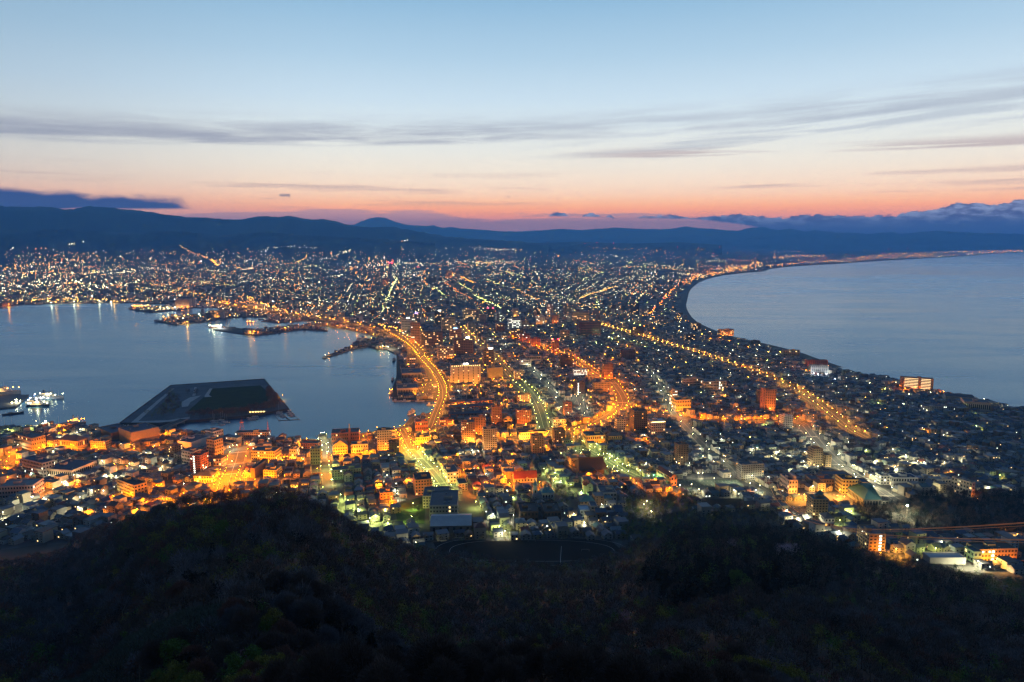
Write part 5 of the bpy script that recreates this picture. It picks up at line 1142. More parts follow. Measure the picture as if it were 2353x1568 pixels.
CNAME = {'orange': 'orange', 'amber': 'amber', 'gold': 'golden', 'white': 'white', 'lime': 'greenish', 'cool': 'cold white', 'green': 'green'}
TENS = {20: ('twenty', 'twentieth'), 30: ('thirty', 'thirtieth'), 40: ('forty', 'fortieth'), 50: ('fifty', 'fiftieth'), 60: ('sixty', 'sixtieth'), 70: ('seventy', 'seventieth')}
def ordw(n):
    if n == 0: return 'first'
    if n < 20: return ORD[n].strip()
    t, u_ = (n + 1) // 10 * 10, (n + 1) % 10
    return TENS[t][1] if u_ == 0 else TENS[t][0] + '-' + ('first' if u_ == 1 else ORD[u_ - 1].strip())
for x, y, z, h, col, tier, where in LAMPS:
    r = math.hypot(x, y); u, v = proj(x, y, z + h); k = max(.55, r * .00057) * (1.15 if tier > 1.2 else 1.0 if tier > .5 else .75)
    tq = min((.08, .14, .2, .3, .45, .6, .8, 1.0, 1.3, 1.6, 1.9, 2.6), key=lambda q: abs(q - tier))
    if nl < 300 and 0 < u < 2353:
        nl += 1; kq = round(k * 5) / 5
        o = ob('street_lamp', lamp_mesh(col, tq, max(.6, kq), h), None, (x, y, z))
        rel = ('along ' + where) if where else relation(u, v); key = CNAME[col] + rel; i = CNTL.get(key, 0); CNTL[key] = i + 1
        lab = f'{ordw(i)} {CNAME[col]} street lamp {rel}' + (', counting from the hill' if where else '')
        tag(o, lab, 'street lamp', 'street lamps of the old town')
    else: lamp_geo(mbs, x, y, z, col, tq, k, h, pole=False); mbs.cyl(x, y, z, .12, h - .2, M_metal, 3)
tag(mbs.build('street_lamps'), kind='stuff')

x, y, z = GT(2085, 1163, 14); e = empty('floodlight_mast', (x, y, z - 14)); tag(e, 'tall mast with one dazzling white floodlight in the dark park', 'floodlight mast')
mb = MB(); mb.cyl(0, 0, 0, .2, 14, M_metal, 6); mb.build('pole', e); mb = MB(); lamp_geo(mb, 0, 0, 0, 'white', 2.6, 2.6, 14, False); mb.build('lamp_head', e)
# floodlights at the foot of lit buildings
FCOL = {'big': ('gold', 1.5), 'low': ('orange', .45), 'white': ('cool', 1.2), 'warm': ('gold', .8), 'far': ('gold', 1.2)}
fcount = {}
for e, W, dep, extra in FLOOD:
    word = extra.split('flood')[-1].strip().split(' ')[0] if extra.split('flood')[-1].strip() else ''
    col, k = FCOL.get(word, ('amber', .8)); n = max(1, min(3, int(W / 12)))
    d = 7.0
    for i in range(n):
        lx = (i + .5) / n * W - W / 2; ly = -dep / 2 - d
        c, s = math.cos(e.rotation_euler.z), math.sin(e.rotation_euler.z)
        x, y = e.location.x + lx * c - ly * s, e.location.y + lx * s + ly * c
        mb = MB(); m_ = em(f'flood_{col}_{int(k * 100)}', LC[col], 1200 * k, 'FRONT')
        mb.box(0, 0, 0, .5, .4, .9, M_metal); mb.add([(-.9, .45, .9), (.9, .45, .9), (.9, -.35, 1.5), (-.9, -.35, 1.5)], [(3, 2, 1, 0)], m_)
        mb.add([(-.9, .45, .86), (.9, .45, .86), (.9, -.35, 1.46), (-.9, -.35, 1.46)], [(0, 1, 2, 3)], M_metal)
        mb.add([(-.9, -.38, .5), (.9, -.38, .5), (.9, -.38, 1.5), (-.9, -.38, 1.5)], [(0, 1, 2, 3)], M_metal)
        o = mb.build('floodlight', None, (x, y, max(Htown(x, y), e.location.z) + .3), e.rotation_euler.z)
        tag(o, f'{ordw(i)} floodlight at the foot of {SHORT[e.name]}', 'floodlight', 'floodlights')

# ------------------------------------------------------------------ lights of the far town
mb = MB(); mred = em('far_red', (1, .03, .06), 30, 'NONE')
FM = {c: em(f'far_{c}', LC[c], 38, 'NONE') for c in ('orange', 'amber', 'gold', 'white', 'lime', 'cool')}
def dot(x, y, z, s, m):
    r = math.hypot(x, y); k = max(.3, r * .000225) * s
    mb.add([(x, y, z + k), (x - k, y, z), (x, y - k, z), (x + k, y, z), (x, y + k, z), (x, y, z - k)], [(0, 1, 2), (0, 2, 3), (0, 3, 4), (0, 4, 1), (5, 2, 1), (5, 3, 2), (5, 4, 3), (5, 1, 4)], m)
from mathutils.bvhtree import BVHTree
BV = [BVHTree.FromPolygons(V_, F_) for V_, F_ in RIDGES]
def far_hit(u, v):                                      # town plain or the mountain slope behind it
    d = Vector(ray(u, v)).normalized(); best = None
    if d.z < -1e-4:
        t_ = (CAMZ - 8) / -d.z; best = (t_, Vector((0, 0, CAMZ)) + d * t_)
    for b_ in BV:
        loc, n_, i_, dist = b_.ray_cast(Vector((0, 0, CAMZ)), d)
        if loc is not None and (best is None or dist < best[0]): best = (dist, loc - d * 60)
    return best[1] if best else None
def land(x, y): return inpoly(x, y, LAND)
# clusters make the density uneven
CL_ = [(rng.uniform(0, 1900), rng.uniform(585, 740), rng.uniform(20, 90), rng.uniform(4, 22)) for _ in range(70)]
n = 0
for _ in range(420):                                    # lamps strung along the streets of the plain
    u, v = rng.uniform(0, 1750), 600 + 140 * rng.random() ** 1.1; x, y = P0(u, v, 8); a = GRID + rng.choice((0, 0, R(90), R(90), R(35), R(-25))); sp = rng.uniform(42, 75)
    c = rng.choices(('white', 'gold', 'amber', 'orange', 'lime'), (4, 3, 1.5, 1, 1))[0]; s0 = rng.uniform(.5, .85)
    for k in range(rng.randrange(5, 20)):
        px, py = x - math.sin(a) * sp * k, y + math.cos(a) * sp * k
        if math.hypot(px, py) > 2350 and land(px, py) and rng.random() < .85: dot(px + rng.gauss(0, 3), py + rng.gauss(0, 3), 8, s0 * rng.uniform(.8, 1.2), FM[c])
while n < 4300:
    if rng.random() < .5:
        u, v = rng.uniform(-20, 2000), 566 + 178 * rng.random() ** .9
    else:
        c = rng.choice(CL_); u, v = rng.gauss(c[0], c[2]), rng.gauss(c[1], c[3])
    if v < 566 or v > 752: continue
    if v < 600 and rng.random() > ((v - 560) / 42) ** 1.6: continue
    q_ = far_hit(u, v); x, y, z = q_; r = math.hypot(x, y)
    if r < 2350 or not land(x, y): continue
    if v > 640 and rng.random() < .15: continue
    c = rng.choices(('white', 'gold', 'amber', 'orange', 'lime', 'cool'), (5, 3, 1.2, 1.1, 1.2, 1.0) if u > 500 else (4, 4, 1.6, 1.2, .8, .8))[0]
    q = rng.random(); s = .42 + .4 * rng.random() if q < .84 else rng.uniform(.95, 1.5) if q < .97 else rng.uniform(1.7, 2.4)
    dot(x, y, z, s, FM[c]); n += 1
n = 0
while n < 2600:                                         # the fine carpet of small lamps toward the hills
    u, v = rng.uniform(-20, 1900), 578 + 110 * rng.random() ** 1.2
    q_ = far_hit(u, v)
    if math.hypot(q_.x, q_.y) < 2350 or not land(q_.x, q_.y): continue
    dot(q_.x, q_.y, q_.z, rng.uniform(.32, .55), FM[rng.choices(('gold', 'amber', 'white', 'orange'), (5, 3, 2.5, 1))[0]]); n += 1
for (a_, b_) in zip(COAST_E[-10:], COAST_E[-9:]):       # shore road beyond the bay
    A, Bq = P0(*a_), P0(*b_); m_ = max(3, min(26, int(math.dist(A, Bq) / 190)))
    for i in range(m_):
        f_ = (i + rng.random() * .7) / m_; x, y = A[0] + (Bq[0] - A[0]) * f_ - 60, A[1] + (Bq[1] - A[1]) * f_ + rng.uniform(90, 420); dot(x, y, 14, rng.uniform(.6, 1.1), FM[rng.choice(('gold', 'amber', 'white'))])
def lane(px, col, n, s=1.0, jx=1.0, jy=.6):
    for i in range(n):
        t = (i + rng.uniform(-.3, .3)) / n * (len(px) - 1); k = min(len(px) - 2, max(0, int(t))); f_ = t - k
        u, v = px[k][0] + (px[k + 1][0] - px[k][0]) * f_ + rng.gauss(0, jx), px[k][1] + (px[k + 1][1] - px[k][1]) * f_ + rng.gauss(0, jy)
        x, y, z = far_hit(u, v)
        if land(x, y): dot(x, y, z + 1, s * rng.uniform(.7, 1.3), FM[col] if col != 'red' else mred)
lane([(878, 716), (897, 668), (914, 633)], 'lime', 46, 1.0); lane([(880, 714), (898, 668), (915, 634)], 'white', 26, .9)
lane([(1092, 680), (1130, 698), (1170, 717)], 'lime', 44, 1.15, 1.6); lane([(1040, 628), (1068, 640), (1092, 652)], 'amber', 26, 1.3)
lane([(1325, 688), (1370, 672), (1424, 656)], 'gold', 44, 1.1); lane([(1480, 726), (1500, 714), (1533, 681), (1556, 655)], 'orange', 46, 1.5, 3); lane([(1486, 722), (1533, 681)], 'red', 14, 1.2, 4)
lane([(413, 566), (444, 582), (475, 592), (497, 606)], 'gold', 40, .75, 1.6, 1.2); lane([(487, 598), (500, 610)], 'amber', 20, 1.5, 2)
lane([(520, 612), (600, 620), (700, 632)], 'amber', 34, 1.0, 3, 1.5); lane([(300, 645), (420, 668), (500, 690), (600, 702)], 'amber', 70, 1.1, 5, 3); lane([(560, 680), (600, 700), (650, 712)], 'gold', 40, 1.2, 4, 2)
lane([(505, 698), (560, 694), (640, 697), (760, 706)], 'orange', 50, 1.2, 4, 2); lane([(640, 716), (720, 726), (800, 735)], 'gold', 26, 1.2, 5, 2)
lane([(870, 745), (900, 752), (930, 766)], 'gold', 24, 1.4, 3, 2); lane([(1560, 652), (1600, 634), (1640, 622), (1700, 614)], 'orange', 70, 1.1, 7, 4); lane([(1600, 640), (1680, 620), (1750, 608)], 'gold', 60, 1.2, 8, 4)
lane([(1760, 612), (1850, 604), (1950, 598), (2050, 590), (2150, 586)], 'gold', 90, .9, 5, 1.6); lane([(1950, 594), (2050, 584), (2160, 580), (2260, 577), (2350, 576.5)], 'gold', 64, 1.1, 5, .8)
lane([(1770, 592), (1830, 589), (1900, 590)], 'gold', 46, .9, 5, 1.5); lane([(600, 574), (640, 568), (680, 566), (730, 572)], 'white', 50, .55, 6, 1.5) ; lane([(680, 603), (700, 595), (708, 583)], 'gold', 20, .9)
lane([(750, 596), (785, 580), (806, 576)], 'white', 30, .8, 3, 1.5); lane([(930, 574), (1100, 570), (1130, 572), (1160, 576)], 'white', 60, .6, 14, 2); lane([(1120, 573), (1160, 572)], 'red', 6, .8, 8, 1.5)
lane([(1360, 569), (1420, 571), (1480, 573), (1540, 580)], 'gold', 50, .6, 8, 1.5); lane([(0, 625), (60, 612), (140, 600), (260, 592)], 'gold', 60, 1.2, 22, 6); lane([(0, 660), (120, 650), (300, 655)], 'white', 70, 1.4, 18, 7); lane([(20, 690), (160, 688), (300, 690)], 'gold', 36, 1.5, 16, 2)
lane([(1180, 660), (1210, 678), (1240, 690)], 'gold', 24, 1.0, 2); lane([(1020, 650), (1050, 668), (1090, 690)], 'orange', 24, 1.1, 3); 
for a in range(9): lane([(1250 + a * 26, 700 - a * 3), (1300 + a * 26, 668 - a * 3), (1330 + a * 26, 645 - a * 2)], 'white', 18, .8, 1.2)
for a in range(5): lane([(1330 + a * 50, 745), (1290 + a * 50, 722), (1240 + a * 50, 700)], rng.choice(('gold', 'white')), 18, .9, 2)
BR = [(828, 718, 3.4, 'white'), (627, 705, 3.2, 'gold'), (75, 690, 2.8, 'gold'), (110, 692, 2.4, 'lime'), (253, 705, 0, 'gold'), (255, 695, 2.6, 'white'), (373, 649, 3.0, 'white'), (65, 643, 2.6, 'white'), (160, 651, 2.4, 'gold'), (165, 561, 2.0, 'white'), (159, 562, 1.6, 'white'), (170, 561, 1.6, 'white'), (192, 556, 1.6, 'white'), (930, 553, 2.4, 'white'), (924, 554, 1.8, 'gold'), (936, 552, 1.8, 'white'), (1185, 576, 2.4, 'gold'), (1179, 573, 1.6, 'white'), (1197, 575, 1.6, 'gold'), (1283, 588, 2.6, 'amber'), (1156, 650, 2.2, 'white'), (1330, 560, 0, 'red'),
      (975, 627, 2.4, 'orange'), (985, 628, 2.2, 'amber'), (963, 634, 2.2, 'orange'), (1012, 628, 2.4, 'gold'), (1040, 632, 2, 'amber'), (860, 640, 2.4, 'orange'), (845, 645, 2.2, 'orange'), (1730, 604, 2.6, 'gold'), (1740, 603, 2, 'amber'), (23, 563, 0, 'white'), (350, 655, 2.4, 'gold'), (30, 570, 1.2, 'white'), (25, 573, 1.0, 'white'), (95, 571, 1.4, 'orange'), (82, 572, 1.4, 'orange'), (105, 570.5, 1.3, 'gold'), (1570, 660, 2, 'red')]
for u, v, s, c in BR:
    if s:
        q_ = far_hit(u, v); dot(q_.x, q_.y, q_.z, s, FM.get(c, mred))
for u, v in ((1344, 559), (1372, 558), (1410, 559), (1557, 568), (1606, 569), (1654, 568), (1688, 568.5), (2042, 573), (2086, 573), (577, 590), (577, 632), (901, 597), (898, 612), (959, 614), (964, 614), (1320, 650), (1320, 672), (1260, 640), (1640, 583), (1700, 590), (1960, 586), (2028, 582), (1830, 585), (1218, 596), (1283, 619)):
    q_ = far_hit(u, v); dot(q_.x, q_.y, q_.z, 1.1, mred)
tag(mb.build('city_lights'), kind='stuff')
# ------------------------------------------------------------------ green island, bridge
M_path = pm('island_path', (.3, .3, .29), .9, .15, .05); M_stone = pm('sea_wall', (.06, .055, .05), .9, .4, .1, .05)
mb = MB(); slab(mb, ISLE, 3.4, pm('island_paving', (.10, .11, .12), .9, .35, .03, .05), M_stone); tag(mb.build('island'), kind='structure')
def isl(name, px, z, mat):
    mb = MB(); slab(mb, [P0(u, v, z) for u, v in px], z, mat); return tag(mb.build(name), kind='structure')
isl('lawn', [(432, 945), (490, 893), (598, 886), (620, 905), (612, 930), (540, 938), (470, 946)], 3.55, M_lawn)
isl('path', [(442, 910), (447, 890), (452, 890), (449, 909)], 3.6, M_path); isl('path', [(470, 910), (482, 893), (488, 893), (480, 908), (487, 912), (470, 913)], 3.62, M_path)
isl('path', [(437, 913), (462, 909), (455, 914), (437, 925), (432, 934), (418, 936), (416, 925)], 3.64, M_path)
isl('path', [(300, 972), (395, 893), (401, 893), (318, 968), (385, 966), (436, 958), (436, 962), (370, 973)], 3.57, M_path)
mb = MB()
for a, b in zip(ISLE, ISLE[1:] + ISLE[:1]):
    L = math.dist(a, b); mb.box((a[0] + b[0]) / 2, (a[1] + b[1]) / 2, 3.3, L, 1.0, 1.3, M_stone, math.atan2(b[1] - a[1], b[0] - a[0]))
tag(mb.build('island_sea_wall'), 'low stone sea wall running round the rim of the green island', 'wall')
a, b = P0(330, 1003, 5), P0(424, 964, 5); br = resample([a, b], 12); L = math.dist(a, b); rot = math.atan2(b[1] - a[1], b[0] - a[0])
e = empty('road_bridge', ((a[0] + b[0]) / 2, (a[1] + b[1]) / 2, 0), rot); tag(e, 'flat road bridge joining the green island to the docks', 'bridge'); LM.append((378, 984, 'the island bridge'))
mb = MB(); mb.box(0, 0, 4.2, L, 15, 1.4, M_conc, 0, M_asph, bottom=True); mb.build('deck', e)
for s in (-1, 1): mb = MB(); mb.box(0, s * 7.2, 5.61, L, .4, 1.1, M_conc); mb.build('parapet', e)
for i in range(5): mb = MB(); mb.box(-L * .42 + i * L * .21, 0, -1, 2.5, 11, 5.2, M_conc); mb.build('pier', e)
mb = MB(); mb.box(0, 0, 5.604, L, .3, .02, M_line); mb.build('lane_line', e)
x, y = P0(590, 948, 4); e = empty('rest_house', (x, y + 4, 3.4), R(8)); tag(e, 'small lit rest house on the near edge of the island', 'rest house')
mb = MB(); mb.box(0, 0, 0, 30, 7, 3.4, cmat('wall', WALL['cream'])); mb.build('wall', e); mb = MB(); mb.box(0, -.5, 3.4, 32, 9, .5, cmat('roof', ROOF['slate'])); mb.build('roof', e)
for i in range(6): mb = MB(); mb.box(-12.5 + i * 5, -3.56, .6, 3.4, .12, 2.2, em('rest_house_glow', (1, .68, .22), 3.2, 'AUTO')); mb.build('lit_window', e)
# ------------------------------------------------------------------ boats and ships
HULL = {'white': (.55, .56, .56), 'navy': (.03, .04, .07), 'black': (.025, .025, .03), 'rust': (.18, .05, .03), 'blue': (.06, .12, .24), 'orange': (.5, .16, .04)}
def hull(mb, L, Bm, D, mat, deck, free=0.0):
    st = [(-.5, .34, .1), (-.46, .44, .04), (-.2, .5, 0), (.15, .5, 0), (.34, .36, .1), (.44, .18, .3), (.5, .02, .5)]
    V = []
    for t, hw, sh in st:
        x = t * L; z = D * (1 + .45 * max(0, t) ** 1.5 * 2)
        V += [(x, -hw * Bm, z), (x, -hw * Bm * .82, -.6), (x, hw * Bm * .82, -.6), (x, hw * Bm, z)]
    F = []
    for i in range(len(st) - 1):
        o = 4 * i; F += [(o, o + 1, o + 5, o + 4), (o + 2, o + 3, o + 7, o + 6)]
    F.append((3, 2, 1, 0)); mb.add(V, F, mat)
    mb.add(V, [(4 * i, 4 * i + 4, 4 * i + 7, 4 * i + 3) for i in range(len(st) - 1)], deck)
M_deck = pm('boat_deck', (.2, .17, .13), .8, .25, .5); M_sail = pm('mast_alloy', (.45, .45, .45), .4, .1, .5, .5)
dl = {c: em(f'deck_light_{c}', LC[c], 60, 'NONE') for c in ('white', 'gold', 'orange', 'cool')}
def boat(u, v, L, hd, kind, hc, label, group, z=0.0, lit=None, xy=None):
    x, y = xy or P0(u, v, z); Bm = L * .27 if L < 20 else L * .17; D = L * .09 if L < 25 else L * .07
    e = empty({'yacht': 'sailing_yacht', 'dinghy': 'motor_boat', 'fish': 'fishing_boat', 'ship': 'ship', 'ferry': 'sightseeing_boat', 'tall': 'sailing_ship'}[kind], (x, y, z), hd)
    tag(e, label, {'yacht': 'yacht', 'dinghy': 'boat', 'fish': 'fishing boat', 'ship': 'ship', 'ferry': 'boat', 'tall': 'sailing ship'}[kind], group)
    hm_ = cmat('hull', HULL[hc], .5); wm = cmat('wall', WALL['white'])
    mb = MB(); hull(mb, L, Bm, D, hm_, M_deck); mb.build('hull', e)
    def part(n, f): m_ = MB(); f(m_); m_.build(n, e)
    if kind == 'yacht':
        part('cabin', lambda m: m.box(-L * .05, 0, D, L * .36, Bm * .5, .8, wm)); part('mast', lambda m: (m.cyl(L * .06, 0, D, .14, L * 1.25, M_sail, 4), m.tube((L * .06, 0, D + 1.5), (-L * .36, 0, D + 1.6), .14, M_sail, 4)))
    elif kind == 'dinghy':
        part('cabin', lambda m: m.box(-L * .02, 0, D, L * .3, Bm * .6, 1.3, wm)); part('windscreen', lambda m: m.box(L * .14, 0, D + .5, .15, Bm * .55, .7, M_glass))
    elif kind == 'fish':
        part('wheelhouse', lambda m: m.box(-L * .22, 0, D, L * .24, Bm * .7, L * .16, wm)); part('mast', lambda m: (m.cyl(L * .12, 0, D, .12, L * .5, M_metal, 4), m.cyl(-L * .34, 0, D, .12, L * .42, M_metal, 4), m.tube((L * .12, 0, D + L * .32), (-L * .34, 0, D + L * .32), .08, M_metal, 3)))
        def lampsrow(m):
            for i in range(7): m.box(L * (.08 - .065 * i), 0, D + L * .3, .35, .35, .4, wm)
        part('squid_lamps', lampsrow)
    elif kind == 'ferry':
        for k_ in range(2): part('passenger_deck', lambda m: m.box(-L * .06, 0, D + k_ * 2.5, L * (.7 - .14 * k_), Bm * .85, 2.3, wm)); part('window_band', lambda m: m.box(-L * .06, 0, D + k_ * 2.5 + .9, L * (.66 - .14 * k_), Bm * .87, .8, M_glass))
        part('bridge', lambda m: m.box(L * .08, 0, D + 5, L * .14, Bm * .6, 2, wm))
    elif kind == 'ship':
        h0 = D
        for k_, (fl, wd) in enumerate(((.5, .82), (.4, .74), (.28, .66))):
            part('superstructure', lambda m: m.box(-L * .08 + L * .02 * k_, 0, h0 + k_ * 2.7, L * fl, Bm * wd, 2.7, wm)); part('window_band', lambda m: m.box(-L * .08 + L * .02 * k_, 0, h0 + k_ * 2.7 + 1.1, L * fl * .96, Bm * wd + .1, .8, M_litw if lit and rng.random() < .6 else M_glass))
        part('bridge', lambda m: m.box(L * .07, 0, h0 + 8.1, L * .09, Bm * .86, 2.6, wm))
        fc = pm('funnel_yellow', (.55, .36, .05), .5, .1, .5) if lit == 'gold' else cmat('hull', HULL['blue'])
        part('funnel', lambda m: (m.cyl(-L * .14, 0, h0 + 8.1, Bm * .2, 4.6, fc, 10), m.cyl(-L * .14, 0, h0 + 12.7, Bm * .21, 1.3, cmat('hull', HULL['black']), 10)))
        part('mast', lambda m: m.cyl(L * .1, 0, h0 + 10.7, .3, L * .14, M_sail, 5, .1)); part('mast', lambda m: m.cyl(L * .34, 0, D * 1.2, .25, L * .2, M_sail, 5, .1))
        part('crane', lambda m: m.tube((L * .3, 0, D + 1), (L * .2, 0, D + L * .13), .25, M_sail, 4))
    elif kind == 'tall':
        for t, hh in ((-.2, .55), (.12, .62)): part('mast', lambda m: (m.cyl(L * t, 0, D, .25, L * hh, M_deck, 5, .1), m.tube((L * t, -L * .12, D + L * hh * .7), (L * t, L * .12, D + L * hh * .7), .12, M_deck, 3)))
        part('bowsprit', lambda m: m.tube((L * .46, 0, D * 1.4), (L * .66, 0, D * 2.2), .18, M_deck, 4)); part('deckhouse', lambda m: m.box(-L * .1, 0, D, L * .2, Bm * .5, 1.8, M_deck))
    if lit:
        rr = math.hypot(x, y); n = 7 if kind == 'ship' else 3
        for i in range(n):
            t = -.42 + .84 * i / max(1, n - 1) + rng.uniform(-.04, .04); zz = D + rng.uniform(2, 9 if kind == 'ship' else 3)
            s = max(.4, rr * .0006); c_ = lit
            part('deck_lamp', lambda m: m.box(t * L, Bm * rng.choice((-.3, .1, .3)), zz, s, s, s * .8, dl[c_]))
        bm_ = em(f'deck_flood_{lit}', LC[lit], 1200 if kind == 'ship' else 300, 'FRONT')
        for sgn in (-1, 1): part('deck_floodlight', lambda m: m.add([(-L * .3, sgn * Bm * .55, D + 7), (L * .25, sgn * Bm * .55, D + 7), (L * .25, sgn * Bm * .75, D + 7), (-L * .3, sgn * Bm * .75, D + 7)], [(0, 1, 2, 3)] if sgn < 0 else [(3, 2, 1, 0)], bm_) if False else m.add([(-1.2, sgn * Bm * .5, D + 7.5), (1.2, sgn * Bm * .5, D + 7.5), (1.2, sgn * Bm * .5 + 1, D + 7.5), (-1.2, sgn * Bm * .5 + 1, D + 7.5)], [(3, 2, 1, 0)], bm_))
    return e
boat(2, 906, 84, R(4), 'ship', 'white', 'white training ship with a yellow funnel and gold deck lights', None, 0, 'gold')
boat(112, 916, 62, R(3), 'ship', 'white', 'white patrol ship with its bow pointing out to the bay', None, 0, 'white')
boat(86, 926, 46, R(2), 'ship', 'white', 'second patrol ship brilliantly lit between two others', None, 0, 'cool')
boat(88, 934, 44, R(4), 'ship', 'navy', 'dark-hulled patrol ship nearest the shore', None, 0, 'white')
boat(38, 929, 20, R(60), 'fish', 'white', 'white fishing boat at the corner of the ship pier', None, 0, 'white')
boat(30, 952, 34, R(35), 'tall', 'black', 'dark two-masted hulk lying off the ship pier', None)
boat(22, 983, 40, R(2), 'tall', 'black', 'black old sailing ship moored along the boatyard', None)
boat(829, 789, 118, math.atan2(P0(808, 797)[1] - P0(852, 782)[1], P0(808, 797)[0] - P0(852, 782)[0]), 'ship', 'blue', 'retired blue-hulled train ferry moored at the long jetty', None)
boat(946, 950, 30, R(70), 'ferry', 'white', 'white sightseeing boat at the end of the promenade', None)
for i, (u, v, t) in enumerate(((913, 922.5, 'under the orange shed'), (934, 922.5, 'in the middle of the quay row'), (965, 922.5, 'at the canal end of the row'))):
    boat(u, v, 19, R(3), 'fish', 'white', f'white squid boat {t}', 'squid boats at the fish quay', 0, None)
boat(991, 931.5, 20, R(4), 'fish', 'white', 'single fishing boat crossing the canal mouth', None)
boat(1005, 925.5, 13, R(30), 'dinghy', 'white', 'small boat tied by the bay road bridge', None)
for i, (u, v, L_, t) in enumerate(((899, 905, 36, 'nearest the quay corner'), (903, 874, 34, 'farther along the dock face'), (906, 829, 42, 'by the dark far dock'))):
    boat(u, v, L_, R(92), 'fish', ('rust', 'black', 'black')[i], f'big dark trawler {t}', 'trawlers along the dock face', 0, 'orange' if i == 0 else None)
boat(322, 707.5, 84, R(5), 'ship', 'black', 'lit freighter at the tip of the farthest pier', None, 0, 'gold')
boat(405, 733, 105, R(20), 'ship', 'white', 'long ship strung with lights behind the middle pier', None, 0, 'gold')
boat(495, 754, 48, R(0), 'ship', 'rust', 'work vessel with white lights at the near pier tip', None, 0, 'white')
boat(510, 756, 32, R(0), 'fish', 'black', 'dark tug beside the work vessel', None)
for i, (u, v) in enumerate(((600, 735), (620, 738), (575, 742), (645, 742), (668, 748), (716, 744))): boat(u, v, 30, R(rng.uniform(-20, 20)), 'fish', rng.choice(('black', 'rust', 'navy')), f'{ordw(i)} dark workboat in the inner work harbour, counting from the grain silo side', 'workboats of the inner harbour', 0, 'orange' if i == 2 else None)
boat(176, 974, 30, R(20), 'ship', 'orange', 'small orange-lit coastguard cutter at the canal basin', None, 0, 'orange')
# marina pontoons, their boats and piles
def pontoon(pxs, label, w=2.4, piles=0):
    P = [P0(*p, .5) for p in pxs]; e = empty('pontoon', (*P[0], 0)); tag(e, label, 'pontoon')
    mb = MB()
    for a, b in zip(P[::2], P[1::2]):
        mb.box((a[0] + b[0]) / 2 - P[0][0], (a[1] + b[1]) / 2 - P[0][1], .1, math.dist(a, b), w, .5, M_deck, math.atan2(b[1] - a[1], b[0] - a[0]))
    mb.build('walkway', e); return e
pe = pontoon([(634, 942), (666, 966), (641, 966), (664, 965.5), (664, 965.5), (688, 963.5)], 'pontoon with a crosspiece at the near corner of the island')
for a, b, n in (((628, 946), (642, 966), 9), ((665, 943), (689, 963), 10)):
    for i in range(n):
        x, y = P0(a[0] + (b[0] - a[0]) * i / (n - 1), a[1] + (b[1] - a[1]) * i / (n - 1)); mb = MB(); mb.cyl(x - pe.location.x, y - pe.location.y, -1, .3, 4.2, M_metal, 5); mb.build('pile', pe)
for i, (u, v) in enumerate(((640, 948), (643, 951), (647, 955), (651, 959), (660, 944), (665, 949), (668, 953), (671, 957))): boat(u, v, 13 if i % 2 else 15, R(8), 'yacht' if i == 0 else 'dinghy', 'white', f'{ordw(i)} white motor boat on the island corner pontoon, from its landward end' if i else 'white yacht nearest the island corner pontoon root', 'boats on the corner pontoon')
pontoon([(496, 965), (506, 975)], 'short pontoon under the island wall'); 
for i, (u, v, k_) in enumerate(((488, 964, 'yacht'), (490, 968, 'yacht'), (493, 972, 'yacht'), (507, 966, 'yacht'), (511, 963, 'yacht'), (516, 970, 'yacht'), (521, 972, 'yacht'), (509, 977, 'dinghy'))): boat(u, v, 12, R(12), k_, 'white', f'{ordw(i)} {"masted yacht" if k_ == "yacht" else "open boat"} at the short pontoon under the island wall', 'yachts under the island wall')
for i in range(22):
    row, c_ = i // 6, i % 6; boat(566 + c_ * 4.6 + row * 2.4, 953 + row * 4.2 + c_ * .2, 8.5, R(-30 + rng.uniform(-6, 6)), 'dinghy', 'white', f'{ordw(c_)} small boat in the {("far", "second", "third", "near")[row]} row of the packed raft of boats', 'raft of small boats')
for i in range(8): boat(283 + i * 4, 979 + (i % 3) * 1.8, 9, R(rng.uniform(0, 40)), 'dinghy', rng.choice(('white', 'rust', 'white')), f'{ordw(i)} small boat off the island tip, from the open bay inward', 'boats off the island tip')
for i in range(12): boat(322 + (i % 6) * 4.6 + (i // 6) * 3, 979.5 - (i % 6) * .6 + (i // 6) * 2.6, 9, R(rng.uniform(10, 40)), 'dinghy', 'white', f'{ordw(i % 6)} small boat in the {("outer", "inner")[i // 6]} row beside the island bridge', 'boats beside the bridge')
for i in range(13): boat(0, 0, 12, R(60), 'yacht' if i in (3, 9) else 'dinghy', 'white', f'{ordw(i)} laid-up boat on the boatyard edge, from the black sailing ship', 'laid-up boats on the boatyard', 3.2, 'white' if i == 5 else None, P0(70 + i * 7.2, 981 - i * .45, 3.2))
# floating crane, jetty fenders, radio tower
x, y = P0(528, 752); e = empty('floating_crane', (x, y, 0)); tag(e, 'floating crane with a raised lattice boom at the near pier', 'crane')
mb = MB(); mb.box(0, 0, -.5, 40, 18, 3.5, cmat('hull', HULL['black'])); mb.build('barge', e)
mb = MB()
for s in (-4, 4): mb.tube((-8, s, 3), (14, s * .3, 52), .9, M_metal, 4); mb.tube((-16, s, 3), (-10, s, 30), .8, M_metal, 4); mb.tube((-10, s, 30), (14, s * .3, 52), .35, M_metal, 3)
mb.build('boom', e)
x, y = P0(558, 972, 3); e = empty('radio_tower', (*GT(557, 1004)[:2], 2.6)); tag(e, 'red and white lattice radio tower behind the harbour office', 'radio tower'); mb = MB(); lattice(mb, 0, 0, 0, 9, 30); mb.build('lattice_frame', e); mb = MB(); mb.cyl(0, 0, 25, 3.4, 1.6, pm('red_white_mast', (.4, .12, .08)), 8); mb.build('platform', e)
